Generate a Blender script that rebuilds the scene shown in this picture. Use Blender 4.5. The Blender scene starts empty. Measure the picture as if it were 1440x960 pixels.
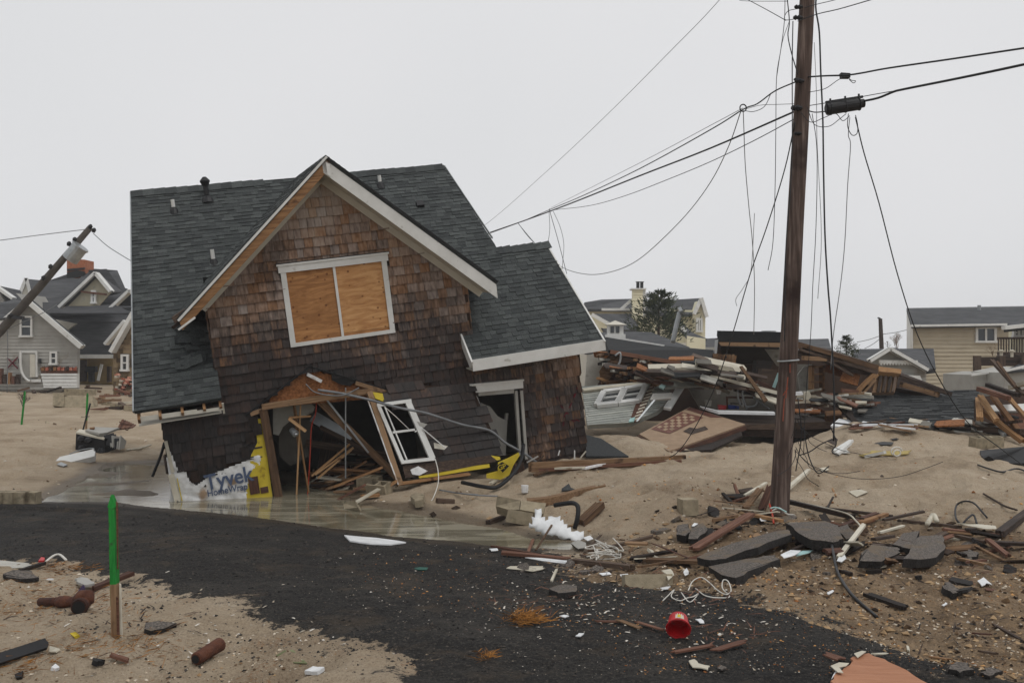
import bpy, math, random
import numpy as np
from mathutils import Vector, Matrix
from mathutils.geometry import tessellate_polygon
random.seed(7); rng = np.random.default_rng(7)
S = bpy.context.scene; COL = S.collection
# ------------------------------------------------------------------ camera, sky, sun, exposure
F = 1300.0; EYE = Vector((0, 0, 2.3)); PITCH = math.atan(20 / F)
cam = bpy.data.cameras.new('camera'); cam.sensor_width = 36; cam.lens = 36 * F / 1440; cam.clip_start = .1; cam.clip_end = 3000
co = bpy.data.objects.new('camera', cam); COL.objects.link(co); co.location = EYE; co.rotation_euler = (math.pi / 2 + PITCH, 0, 0); S.camera = co
W = bpy.data.worlds.new('World'); S.world = W; W.use_nodes = True
nt = W.node_tree; bg = nt.nodes['Background']
sky = nt.nodes.new('ShaderNodeTexSky'); sky.sky_type = 'NISHITA'; sky.sun_disc = False
sky.sun_elevation = math.radians(62); sky.sun_rotation = math.radians(140); sky.air_density = 1; sky.dust_density = 6
hs = nt.nodes.new('ShaderNodeHueSaturation'); hs.inputs['Saturation'].default_value = .05
nt.links.new(sky.outputs[0], hs.inputs['Color'])
mx = nt.nodes.new('ShaderNodeMix'); mx.data_type = 'RGBA'; mx.inputs['Factor'].default_value = .95      # closed cloud deck over the sky
tc = nt.nodes.new('ShaderNodeTexCoord'); nz = nt.nodes.new('ShaderNodeTexNoise'); nz.inputs['Scale'].default_value = 1.3; nz.inputs['Detail'].default_value = 3
nt.links.new(tc.outputs['Generated'], nz.inputs['Vector'])
cr = nt.nodes.new('ShaderNodeValToRGB'); cr.color_ramp.elements[0].position = .3; cr.color_ramp.elements[1].position = .72
cr.color_ramp.elements[0].color = (6.7, 6.85, 7.0, 1); cr.color_ramp.elements[1].color = (7.6, 7.6, 7.75, 1)
nt.links.new(nz.outputs['Fac'], cr.inputs[0]); nt.links.new(hs.outputs[0], mx.inputs[6]); nt.links.new(cr.outputs[0], mx.inputs[7])
nt.links.new(mx.outputs[2], bg.inputs['Color']); bg.inputs['Strength'].default_value = .1
sun = bpy.data.lights.new('sun', 'SUN'); sun.energy = 1.0; sun.angle = math.radians(25); sun.color = (1, .97, .93)
so = bpy.data.objects.new('sun', sun); COL.objects.link(so); so.location = (0, 0, 60)
so.rotation_euler = (math.radians(28), 0, math.radians(40))
S.view_settings.view_transform = 'Standard'; S.view_settings.look = 'None'; S.view_settings.exposure = .07; S.view_settings.gamma = 1
S.render.engine = 'CYCLES'

# ------------------------------------------------------------------ helpers
def ray(px, py):
    a = Vector(((px - 720) / F, 1, (480 - py) / F)); c, s = math.cos(PITCH), math.sin(PITCH)
    return Vector((a.x, a.y * c - a.z * s, a.y * s + a.z * c))
def P(px, py, Y):
    r = ray(px, py); return EYE + r * (Y / r.y)

def tag(o, label=None, cat=None, group=None, kind=None):
    if label: o['label'] = label
    if cat: o['category'] = cat
    if group: o['group'] = group
    if kind: o['kind'] = kind
    return o
def empty(name, loc=(0, 0, 0), label=None, cat=None, group=None, rot=None):
    o = bpy.data.objects.new(name, None); COL.objects.link(o); o.empty_display_size = .2
    o.location = loc
    if rot: o.rotation_euler = rot
    return tag(o, label, cat, group)

class MB:
    def __init__(s): s.v = []; s.f = []; s.a = []; s.g = []
    def add(s, vs, fs, a=None, g=None):
        b = len(s.v); s.v += [tuple(p) for p in vs]; s.g += [tuple(p) for p in (g or vs)]; a = random.random() if a is None else a
        for f in fs: s.f.append([b + i for i in f]); s.a.append(a)
    def box(s, c, X, Y, Z, a=None):
        """centre and half axes"""
        c = Vector(c); X, Y, Z = Vector(X), Vector(Y), Vector(Z)
        vs = [c + X * i + Y * j + Z * k for k in (-1, 1) for j in (-1, 1) for i in (-1, 1)]
        fs = [(0, 2, 3, 1), (4, 5, 7, 6), (0, 1, 5, 4), (2, 6, 7, 3), (0, 4, 6, 2), (1, 3, 7, 5)]
        ln = [X.length, Y.length, Z.length]; od = sorted(range(3), key=lambda i: -ln[i]); o = random.random() * 50; g = []
        for k in (-1, 1):
            for j in (-1, 1):
                for i in (-1, 1): q = (i * ln[0], j * ln[1], k * ln[2]); g.append((q[od[0]] + o, q[od[1]] + o, q[od[2]]))
        s.add(vs, fs, a, g); return s
    def bx(s, x0, x1, y0, y1, z0, z1, a=None):
        return s.box(((x0 + x1) / 2, (y0 + y1) / 2, (z0 + z1) / 2), ((x1 - x0) / 2, 0, 0), (0, (y1 - y0) / 2, 0), (0, 0, (z1 - z0) / 2), a)
    def bar(s, p, q, w, t, up=(0, 0, 1), a=None, rag=0):
        """timber from p to q, w wide, t thick; rag = torn ends"""
        p, q = Vector(p), Vector(q); d = (q - p); L = d.length; d.normalize(); up = Vector(up)
        sd = d.cross(up)
        if sd.length < 1e-3: sd = d.cross(Vector((1, 0, 0)))
        sd.normalize(); u = sd.cross(d).normalized()
        if not rag: return s.box((p + q) / 2, d * (L / 2), sd * (w / 2), u * (t / 2), a)
        n = 5; vs = []; st = [-1, -.5, 0, .5, 1]; g = []; o = random.random() * 50
        e0 = [random.random() * rag for _ in st]; e1 = [random.random() * rag for _ in st]
        for k in (-1, 1):
            for i, x in enumerate(st): vs.append(p + d * e0[i] + sd * x * w / 2 + u * k * t / 2)
            for i, x in enumerate(st): vs.append(q - d * e1[i] + sd * x * w / 2 + u * k * t / 2)
        fs = []
        for i in range(n - 1):
            fs += [(i, i + 1, n + i + 1, n + i), (2 * n + i + 1, 2 * n + i, 3 * n + i, 3 * n + i + 1), (i + 1, i, 2 * n + i, 2 * n + i + 1), (n + i, n + i + 1, 3 * n + i + 1, 3 * n + i)]
        fs += [(0, n, 3 * n, 2 * n), (2 * n - 1, n - 1, 3 * n - 1, 4 * n - 1)]
        for k in (-1, 1): g += [(o, o + x * w / 2, k * t / 2) for x in st] + [(o + L, o + x * w / 2, k * t / 2) for x in st]
        s.add(vs, fs, a, g); return s
    def tube(s, pts, r, n=6, a=None, cap=True):
        pts = [Vector(p) for p in pts]; R = r if isinstance(r, (list, tuple)) else [r] * len(pts); vs = []; fs = []; prev = None
        for i, p in enumerate(pts):
            d = (pts[min(i + 1, len(pts) - 1)] - pts[max(i - 1, 0)])
            if d.length < 1e-9: d = Vector((0, 0, 1))
            d.normalize()
            if prev is None: x = d.cross(Vector((0, 0, 1)) if abs(d.z) < .9 else Vector((1, 0, 0)))
            else: x = prev - d * prev.dot(d)
            x.normalize(); prev = x; y = d.cross(x)
            for k in range(n):
                t = 2 * math.pi * k / n; vs.append(p + (x * math.cos(t) + y * math.sin(t)) * R[i])
        for i in range(len(pts) - 1):
            for k in range(n): fs.append((i * n + k, i * n + (k + 1) % n, (i + 1) * n + (k + 1) % n, (i + 1) * n + k))
        if cap: fs += [tuple(reversed(range(n))), tuple((len(pts) - 1) * n + k for k in range(n))]
        s.add(vs, fs, a); return s
    def ext(s, pts, N, t, a=None):
        """polygon pts extruded by -N*t"""
        pts = [Vector(p) for p in pts]; N = Vector(N).normalized(); n = len(pts)
        tri = tessellate_polygon([pts]); vs = pts + [p - N * t for p in pts]; fs = []
        for f in tri:
            f = list(f); nn = (pts[f[1]] - pts[f[0]]).cross(pts[f[2]] - pts[f[0]])
            if nn.dot(N) < 0: f.reverse()
            fs.append(tuple(f)); fs.append(tuple(n + i for i in reversed(f)))
        nn = Vector((0, 0, 0))
        for i in range(n): nn += (pts[i] - pts[0]).cross(pts[(i + 1) % n] - pts[0])
        for i in range(n):
            j = (i + 1) % n
            fs.append((j, i, n + i, n + j) if nn.dot(N) > 0 else (i, j, n + j, n + i))
        s.add(vs, fs, a); return s
    def build(s, name, m, parent=None, smooth=False):
        me = bpy.data.meshes.new(name); me.from_pydata(s.v, [], s.f)
        at = me.attributes.new('shade', 'FLOAT', 'FACE'); at.data.foreach_set('value', s.a)
        if len(s.g) != len(s.v): s.g = s.v
        ga = me.attributes.new('grain', 'FLOAT_VECTOR', 'POINT'); ga.data.foreach_set('vector', [c for p in s.g for c in p])
        me.materials.append(m)
        if smooth: me.polygons.foreach_set('use_smooth', [True] * len(s.f))
        o = bpy.data.objects.new(name, me); COL.objects.link(o)
        if parent: o.parent = parent
        return o

def spline(pts, n=6):
    pts = [Vector(p) for p in pts]
    if len(pts) < 3: return [pts[0].lerp(pts[1], i / 8) for i in range(9)]
    Q = [pts[0] * 2 - pts[1]] + pts + [pts[-1] * 2 - pts[-2]]; out = []
    for i in range(1, len(Q) - 2):
        a, b, c, d = Q[i - 1:i + 3]
        for k in range(n):
            t = k / n; out.append(.5 * ((2 * b) + (c - a) * t + (2 * a - 5 * b + 4 * c - d) * t * t + (3 * b - a - 3 * c + d) * t ** 3))
    out.append(pts[-1]); return out

def inpoly(x, y, poly):
    r = False; n = len(poly)
    for i in range(n):
        x1, y1 = poly[i]; x2, y2 = poly[(i + 1) % n]
        if (y1 > y) != (y2 > y) and x < (x2 - x1) * (y - y1) / (y2 - y1) + x1: r = not r
    return r
def clip(sub, poly):
    A = sum(poly[i][0] * poly[(i + 1) % len(poly)][1] - poly[(i + 1) % len(poly)][0] * poly[i][1] for i in range(len(poly)))
    if A < 0: poly = poly[::-1]
    for i in range(len(poly)):
        (ax, ay), (bx, by) = poly[i], poly[(i + 1) % len(poly)]; out = []
        for j in range(len(sub)):
            p, q = sub[j], sub[(j + 1) % len(sub)]
            sp = (bx - ax) * (p[1] - ay) - (by - ay) * (p[0] - ax); sq = (bx - ax) * (q[1] - ay) - (by - ay) * (q[0] - ax)
            if sp >= 0: out.append(p)
            if (sp >= 0) != (sq >= 0):
                t = sp / (sp - sq); out.append((p[0] + (q[0] - p[0]) * t, p[1] + (q[1] - p[1]) * t))
        sub = out
        if len(sub) < 3: return []
    return sub

def tiles(mb, O, U, V, N, poly, course, w0, w1, th, mode='clip', gap=.004, jv=.0, two=False, hole=None, cvx=None):
    """courses of overlapping shingles or boards on the plane O+U*u+V*v; poly in (u,v)"""
    O, U, V, N = Vector(O), Vector(U), Vector(V), Vector(N)
    us = [p[0] for p in poly]; vs_ = [p[1] for p in poly]
    v = min(vs_) - course * .3; row = 0
    while v < max(vs_):
        u = min(us) - random.random() * w0; row += 1
        while u < max(us):
            w = random.uniform(w0, w1); t = th * random.uniform(.75, 1.2); dv = random.uniform(-jv, jv)
            if two: t = th * random.choice((.45, 1.0))
            cu, cv = u + w / 2, v + course / 2
            quad = [(u + gap / 2, v + dv), (u + w - gap / 2, v + dv), (u + w - gap / 2, v + course * 1.12), (u + gap / 2, v + course * 1.12)]
            ok = quad
            if mode == 'clip': ok = clip(quad, poly)
            elif not inpoly(cu, cv, poly): ok = []
            if mode != 'clip' and ok and cvx:
                for cp in cvx:
                    if inpoly(cu, cv, cp): ok = clip(quad, cp); break
            if ok and hole and any(inpoly(cu, cv, h) for h in hole): ok = []
            if len(ok) >= 3:
                n = len(ok); a = random.random(); top = []; bot = []
                for (x, y) in ok:
                    h = t * (1 - .85 * (y - v - dv) / (course * 1.12))
                    b = O + U * x + V * y; top.append(b + N * (h + .001)); bot.append(b - N * .001)
                fs = [tuple(range(n))] + [(i, n + i, n + (i + 1) % n, (i + 1) % n) for i in range(n)]
                if U.cross(V).dot(N) < 0: fs = [tuple(reversed(f)) for f in fs]
                mb.add(top + bot, fs, a)
            u += w
        v += course
    return mb

# ------------------------------------------------------------------ materials
def nd(nt, t, **k):
    n = nt.nodes.new(t)
    for a, b in k.items(): setattr(n, a, b)
    return n
def rgb(r, g, b): return tuple(((c / 255 / 12.92) if c / 255 <= .04045 else ((c / 255 + .055) / 1.055) ** 2.4) for c in (r, g, b)) + (1,)
def M(name, cols, scale=4, stretch=(1, 1, 1), rough=.85, bump=.3, bscale=None, shade=.3, metal=0, dark=None, spec=.3, detail=8, grain=False, distort=0, coat=0):
    """cols: colour stops driven by noise and by each piece's own 'shade' value"""
    m = bpy.data.materials.new(name); m.use_nodes = True; t = m.node_tree; L = t.links.new; b = t.nodes['Principled BSDF']
    tc = nd(t, 'ShaderNodeTexCoord'); mp = nd(t, 'ShaderNodeMapping'); mp.inputs['Scale'].default_value = stretch if not grain else (.35, 9, 9); ga = nd(t, 'ShaderNodeAttribute', attribute_name='grain'); L(ga.outputs['Vector'] if grain else tc.outputs['Object'], mp.inputs[0])
    n = nd(t, 'ShaderNodeTexNoise'); n.inputs['Scale'].default_value = scale; n.inputs['Detail'].default_value = detail; n.inputs['Roughness'].default_value = .62; n.inputs['Distortion'].default_value = distort; L(mp.outputs[0], n.inputs['Vector'])
    at = nd(t, 'ShaderNodeAttribute', attribute_name='shade')
    mm = nd(t, 'ShaderNodeMath', operation='MULTIPLY_ADD'); L(at.outputs['Fac'], mm.inputs[0]); mm.inputs[1].default_value = shade; mm.inputs[2].default_value = -shade / 2
    ad = nd(t, 'ShaderNodeMath', operation='ADD'); L(n.outputs['Fac'], ad.inputs[0]); L(mm.outputs[0], ad.inputs[1])
    r = nd(t, 'ShaderNodeValToRGB'); e = r.color_ramp.elements; k = len(cols)
    while len(e) < k: e.new(.5)
    for i, c in enumerate(cols): e[i].position = .3 + .4 * i / max(1, k - 1); e[i].color = c
    L(ad.outputs[0], r.inputs[0]); out = r.outputs[0]
    if dark:      # (colour, scale, threshold): stains with their own shape
        n2 = nd(t, 'ShaderNodeTexNoise'); n2.inputs['Scale'].default_value = dark[1]; n2.inputs['Detail'].default_value = 5; L(tc.outputs['Object'], n2.inputs['Vector'])
        r2 = nd(t, 'ShaderNodeValToRGB'); r2.color_ramp.elements[0].position = dark[2]; r2.color_ramp.elements[1].position = dark[2] + .12; L(n2.outputs['Fac'], r2.inputs[0])
        x = nd(t, 'ShaderNodeMix', data_type='RGBA'); L(r2.outputs[0], x.inputs[0]); L(out, x.inputs[6]); x.inputs[7].default_value = dark[0]; out = x.outputs[2]
    L(out, b.inputs['Base Color']); b.inputs['Roughness'].default_value = rough; b.inputs['Metallic'].default_value = metal; b.inputs['Specular IOR Level'].default_value = spec
    if bump:
        n3 = nd(t, 'ShaderNodeTexNoise'); n3.inputs['Scale'].default_value = bscale or scale * 6; n3.inputs['Detail'].default_value = 6; L(mp.outputs[0], n3.inputs['Vector'])
        bp = nd(t, 'ShaderNodeBump'); bp.inputs['Strength'].default_value = bump; bp.inputs['Distance'].default_value = .01; L(n3.outputs['Fac'], bp.inputs['Height']); L(bp.outputs[0], b.inputs['Normal'])
    return m
def C(r, g, b, k=1): c = rgb(r, g, b); return (c[0] * k, c[1] * k, c[2] * k, 1)
m_roof = M('asphalt_shingle', [C(42, 45, 46), C(58, 62, 62), C(80, 84, 83)], scale=60, shade=.26, rough=.8, bump=.5, bscale=300)
m_roofdk = M('black_shingle', [C(26, 27, 28), C(38, 39, 40), C(54, 55, 55)], scale=30, shade=.4, rough=.85, bump=.5)
m_roof2 = M('worn_asphalt_shingle', [C(38, 40, 41), C(54, 56, 57), C(76, 77, 77)], scale=30, shade=.4, rough=.85, bump=.5, bscale=200)
m_white = M('white_paint', [C(196, 196, 192), C(216, 216, 213)], scale=3, rough=.5, bump=.08, shade=.1, dark=(C(150, 146, 136), 7, .66))
m_soffit = M('soffit_paint', [C(186, 181, 168), C(200, 196, 184)], scale=3, rough=.7, bump=.05, shade=.1)
m_trimwood = M('bare_trim_wood', [C(98, 68, 44), C(134, 98, 64), C(160, 124, 86)], scale=5, stretch=(1, 1, 1), rough=.75, shade=.3, dark=(C(70, 42, 22), 6, .6), grain=True, bump=.6)
m_wood = M('lumber', [C(78, 58, 42), C(112, 86, 62), C(142, 114, 86)], scale=5, rough=.85, shade=.5, dark=(C(50, 34, 24), 5, .6), grain=True, bump=.6)
m_lumber = M('new_lumber', [C(122, 90, 58), C(152, 116, 78), C(176, 142, 104)], scale=5, rough=.8, shade=.4, dark=(C(96, 60, 34), 6, .64), grain=True, bump=.6)
m_dkwood = M('wet_dark_wood', [C(32, 25, 21), C(56, 43, 35), C(88, 72, 60)], scale=6, rough=.75, shade=.5, grain=True, bump=.6)
m_redwood = M('red_brown_wood', [C(66, 42, 32), C(94, 62, 48), C(124, 88, 70)], scale=6, rough=.75, shade=.4, grain=True, bump=.6)
m_ply = M('plywood', [C(142, 98, 58), C(174, 125, 78), C(198, 152, 102)], scale=2.2, stretch=(1, 1, 5), rough=.75, shade=.35, distort=1.6, bump=.1)
_t = m_ply.node_tree; _p = _t.nodes['Principled BSDF']; _l = _p.inputs['Base Color'].links[0].from_socket       # knots and nail heads
_vo = nd(_t, 'ShaderNodeTexVoronoi'); _vo.inputs['Scale'].default_value = 8; _tc = nd(_t, 'ShaderNodeTexCoord'); _t.links.new(_tc.outputs['Object'], _vo.inputs['Vector'])
_mr = nd(_t, 'ShaderNodeMapRange'); _t.links.new(_vo.outputs['Distance'], _mr.inputs[0]); _mr.inputs[1].default_value = .1; _mr.inputs[2].default_value = .2; _mr.inputs[3].default_value = .8; _mr.inputs[4].default_value = 0
_mx = nd(_t, 'ShaderNodeMix', data_type='RGBA'); _t.links.new(_mr.outputs[0], _mx.inputs[0]); _t.links.new(_l, _mx.inputs[6]); _mx.inputs[7].default_value = C(92, 48, 22); _t.links.new(_mx.outputs[2], _p.inputs['Base Color'])
m_osb = M('strand_board', [C(92, 56, 32), C(134, 86, 50), C(164, 114, 72)], scale=26, rough=.85, shade=.1, dark=(C(70, 38, 20), 3, .58))
m_black = M('black_rubber', [C(18, 18, 19), C(34, 34, 36)], rough=.55, bump=.1)
m_wire = M('wire_black', [C(26, 26, 28), C(44, 45, 48)], rough=.6, bump=0)
m_wiregrey = M('wire_grey', [C(96, 98, 100), C(126, 128, 130)], rough=.5, bump=0)
m_wirewhite = M('wire_white', [C(190, 188, 180), C(214, 210, 202)], rough=.5, bump=0)
m_yellow = M('yellow_foam_sheathing', [C(176, 154, 40), C(206, 184, 62)], scale=4, rough=.8, bump=.2, dark=(C(120, 94, 30), 6, .64))
m_wrap = M('house_wrap', [C(186, 186, 184), C(222, 222, 222)], scale=9, rough=.45, bump=.9, bscale=14, dark=(C(150, 128, 106), 3.5, .58))
m_ink = M('blue_grey_ink', [C(72, 84, 108), C(92, 102, 124)], scale=12, bump=0)
m_inkdk = M('black_ink', [C(30, 30, 26), C(44, 42, 32)], bump=0)
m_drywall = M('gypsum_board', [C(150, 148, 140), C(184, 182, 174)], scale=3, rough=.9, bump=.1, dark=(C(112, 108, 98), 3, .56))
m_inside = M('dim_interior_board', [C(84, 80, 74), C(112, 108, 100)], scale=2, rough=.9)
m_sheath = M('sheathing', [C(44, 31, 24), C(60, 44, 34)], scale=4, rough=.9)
m_conc = M('concrete_block', [C(118, 108, 90), C(142, 131, 110), C(160, 148, 126)], scale=9, rough=.95, bump=.6, bscale=120, dark=(C(88, 78, 62), 4, .58))
m_rust = M('rusted_iron', [C(46, 26, 20), C(68, 38, 28), C(88, 52, 36)], scale=18, rough=.8, bump=.8, bscale=70)
m_green = M('green_marker_paint', [C(22, 104, 38), C(34, 146, 56)], scale=8, stretch=(3, 3, .6), rough=.7, bump=.5, shade=.2, dark=(C(46, 62, 36), 16, .6))
m_red = M('red_plastic', [C(150, 16, 22), C(190, 26, 32)], scale=14, rough=.45, bump=.1, spec=.5, shade=.1, dark=(C(96, 40, 34), 22, .6))
m_redpaint = M('red_spray_paint', [C(70, 22, 30), C(104, 26, 38)], scale=12, rough=.8)
m_asph = M('broken_asphalt', [C(48, 44, 42), C(88, 82, 77), C(140, 130, 120)], scale=60, rough=.9, bump=1, bscale=90, shade=.25, dark=(C(104, 92, 78), 4, .52))
m_asphedge = M('asphalt_black', [C(22, 20, 19), C(44, 40, 38)], scale=20, rough=.8, bump=1, bscale=60)
m_snow = M('white_foam', [C(200, 202, 203), C(224, 225, 226)], scale=8, rough=.6, bump=.6, bscale=20, shade=.05)
m_metal = M('galvanised_metal', [C(138, 142, 144), C(170, 173, 174)], rough=.4, metal=.6, bump=.05)
m_glass = bpy.data.materials.new('window_glass'); m_glass.use_nodes = True
_b = m_glass.node_tree.nodes['Principled BSDF']; _b.inputs['Base Color'].default_value = (.03, .035, .04, 1); _b.inputs['Roughness'].default_value = .06
m_greysiding = M('grey_clapboard', [C(146, 144, 138), C(164, 162, 156)], scale=2, rough=.7, bump=.05, shade=.25, dark=(C(128, 120, 108), 1.2, .6))
m_dirtysiding = M('salt_grey_clapboard', [C(136, 139, 134), C(168, 170, 163)], scale=3, rough=.7, bump=.1, shade=.35, dark=(C(112, 96, 80), 3, .62))
m_beige = M('beige_siding', [C(166, 154, 132), C(178, 167, 145)], scale=1.5, rough=.65, bump=.04, shade=.12)
m_cream = M('cream_siding', [C(208, 201, 172), C(220, 214, 188)], scale=1.5, rough=.65, bump=.04, shade=.1)
m_paleyel = M('tan_stucco', [C(158, 134, 88), C(180, 156, 106)], scale=3, rough=.8, dark=(C(96, 72, 48), 1.5, .6))
m_brick = M('salvaged_brick', [C(120, 62, 46), C(160, 90, 70), C(196, 150, 130)], scale=7, rough=.9, shade=.6)
m_chim = M('orange_brick', [C(136, 82, 58), C(172, 110, 78)], scale=7, rough=.9, shade=.5)
m_teal = M('pale_teal_board', [C(150, 186, 184), C(176, 206, 204)], rough=.6)
m_carpet = M('tan_floor_sheet', [C(140, 118, 96), C(164, 142, 118)], scale=5, rough=.8, dark=(C(112, 92, 74), 2.5, .58))
m_tile = M('brown_floor_tile', [C(80, 48, 40), C(104, 66, 54)], scale=6, rough=.6)
m_palew = M('painted_board', [C(170, 163, 146), C(200, 194, 178)], scale=4, rough=.65, dark=(C(130, 112, 88), 5, .62))
m_blue = M('blue_plastic', [C(30, 52, 120), C(44, 70, 150)], rough=.5)
m_purple = M('violet_plastic', [C(60, 52, 110), C(84, 76, 140)], rough=.5)
m_leafdk = M('conifer_needles', [C(34, 44, 32), C(54, 64, 44), C(84, 88, 58)], scale=3, rough=.8, shade=.7, bump=0)
m_twig = M('bare_twigs', [C(96, 76, 60), C(140, 116, 94)], scale=3, rough=.9, shade=.5, bump=0)
m_straw = M('dry_straw', [C(112, 72, 30), C(158, 108, 50)], scale=9, rough=.9, shade=.6, bump=0)
m_cable = M('black_cable', [C(14, 14, 16), C(24, 24, 26)], rough=.4, bump=0)
m_orange = M('orange_cord', [C(150, 44, 24), C(176, 62, 36)], rough=.6, bump=0)
m_olive = M('olive_sheet', [C(100, 106, 72), C(120, 124, 90)], rough=.6)

def m_cedar():
    m = bpy.data.materials.new('cedar_shingle'); m.use_nodes = True; t = m.node_tree; L = t.links.new; b = t.nodes['Principled BSDF']
    tc = nd(t, 'ShaderNodeTexCoord'); mp = nd(t, 'ShaderNodeMapping'); mp.inputs['Scale'].default_value = (1, 1, .12); L(tc.outputs['Object'], mp.inputs[0])
    g = nd(t, 'ShaderNodeTexNoise'); g.inputs['Scale'].default_value = 26; g.inputs['Detail'].default_value = 6; L(mp.outputs[0], g.inputs['Vector'])   # streaks along the grain
    at = nd(t, 'ShaderNodeAttribute', attribute_name='shade')
    w = nd(t, 'ShaderNodeTexNoise'); w.inputs['Scale'].default_value = .9; w.inputs['Detail'].default_value = 4; L(tc.outputs['Object'], w.inputs['Vector'])
    sp = nd(t, 'ShaderNodeSeparateXYZ'); L(tc.outputs['Object'], sp.inputs[0])
    # soaked from below: wet and dark near the flood line, weathered grey-tan under the gable
    hr = nd(t, 'ShaderNodeMapRange'); xr = nd(t, 'ShaderNodeMapRange'); L(sp.outputs['X'], xr.inputs[0]); xr.inputs[1].default_value = 4.6; xr.inputs[2].default_value = 6.2; xr.inputs[4].default_value = 1.9; zz = nd(t, 'ShaderNodeMath', operation='ADD'); L(xr.outputs[0], zz.inputs[0]); L(sp.outputs['Z'], zz.inputs[1]); L(zz.outputs[0], hr.inputs[0]); hr.inputs[1].default_value = 1.0; hr.inputs[2].default_value = 5.0
    a1 = nd(t, 'ShaderNodeMath', operation='MULTIPLY_ADD'); L(w.outputs['Fac'], a1.inputs[0]); a1.inputs[1].default_value = 1.25; a1.inputs[2].default_value = -.8
    a2 = nd(t, 'ShaderNodeMath', operation='ADD'); L(a1.outputs[0], a2.inputs[0]); L(hr.outputs[0], a2.inputs[1])
    s1 = nd(t, 'ShaderNodeMath', operation='MULTIPLY_ADD'); L(at.outputs['Fac'], s1.inputs[0]); s1.inputs[1].default_value = .2; L(a2.outputs[0], s1.inputs[2])
    s2 = nd(t, 'ShaderNodeMath', operation='MULTIPLY_ADD'); L(g.outputs['Fac'], s2.inputs[0]); s2.inputs[1].default_value = .85; L(s1.outputs[0], s2.inputs[2])
    r = nd(t, 'ShaderNodeValToRGB'); e = r.color_ramp.elements
    for i in range(3): e.new(.5)
    for i, (p, c) in enumerate([(.25, C(26, 19, 16)), (.6, C(54, 40, 34)), (.82, C(98, 76, 60)), (1.02, C(134, 108, 90)), (1.4, C(164, 146, 130))]):
        e[i].position = p / 1.6; e[i].color = c
    sc = nd(t, 'ShaderNodeMath', operation='MULTIPLY'); L(s2.outputs[0], sc.inputs[0]); sc.inputs[1].default_value = 1 / 1.6
    L(sc.outputs[0], r.inputs[0])
    # some shingles lean to grey
    gm = nd(t, 'ShaderNodeMath', operation='FRACT'); g2 = nd(t, 'ShaderNodeMath', operation='MULTIPLY'); L(at.outputs['Fac'], g2.inputs[0]); g2.inputs[1].default_value = 7.3; L(g2.outputs[0], gm.inputs[0])
    g3 = nd(t, 'ShaderNodeMath', operation='MULTIPLY'); L(gm.outputs[0], g3.inputs[0]); g3.inputs[1].default_value = .75
    hv = nd(t, 'ShaderNodeHueSaturation'); L(r.outputs[0], hv.inputs['Color']); sb = nd(t, 'ShaderNodeMath', operation='SUBTRACT'); sb.inputs[0].default_value = 1.3; L(g3.outputs[0], sb.inputs[1]); L(sb.outputs[0], hv.inputs['Saturation'])
    L(hv.outputs[0], b.inputs['Base Color'])
    rr = nd(t, 'ShaderNodeMapRange'); L(a2.outputs[0], rr.inputs[0]); rr.inputs[3].default_value = .5; rr.inputs[4].default_value = .9; L(rr.outputs[0], b.inputs['Roughness'])
    b.inputs['Specular IOR Level'].default_value = .3
    bp = nd(t, 'ShaderNodeBump'); bp.inputs['Strength'].default_value = .5; bp.inputs['Distance'].default_value = .006; L(g.outputs['Fac'], bp.inputs['Height']); L(bp.outputs[0], b.inputs['Normal'])
    return m
m_cedar = m_cedar()
m_cedarold = M('old_cedar_far', [C(70, 58, 44), C(104, 88, 66), C(132, 114, 88)], scale=5, rough=.9, shade=.5)

# ------------------------------------------------------------------ ground
def hsh(ix, iy, s): 
    h = (ix.astype(np.int64) * 374761393 + iy.astype(np.int64) * 668265263 + s * 1442695) & 0x7fffffff
    h = ((h ^ (h >> 13)) * 1274126177) & 0x7fffffff
    return ((h ^ (h >> 16)) & 0xffff) / 65535.
def vnoise(x, y, s=0):
    ix, iy = np.floor(x), np.floor(y); fx, fy = x - ix, y - iy; fx = fx * fx * (3 - 2 * fx); fy = fy * fy * (3 - 2 * fy)
    a, b, c, d = hsh(ix, iy, s), hsh(ix + 1, iy, s), hsh(ix, iy + 1, s), hsh(ix + 1, iy + 1, s)
    return (a * (1 - fx) + b * fx) * (1 - fy) + (c * (1 - fx) + d * fx) * fy - .5
def fbm(x, y, o=4, s=0):
    r = 0; a = 1
    for i in range(o): r = r + a * vnoise(x * 2 ** i, y * 2 ** i, s + i); a *= .5
    return r
def pxw(px, py, Y): p = P(px, py, Y); return (p.x, p.y, p.z)
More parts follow.
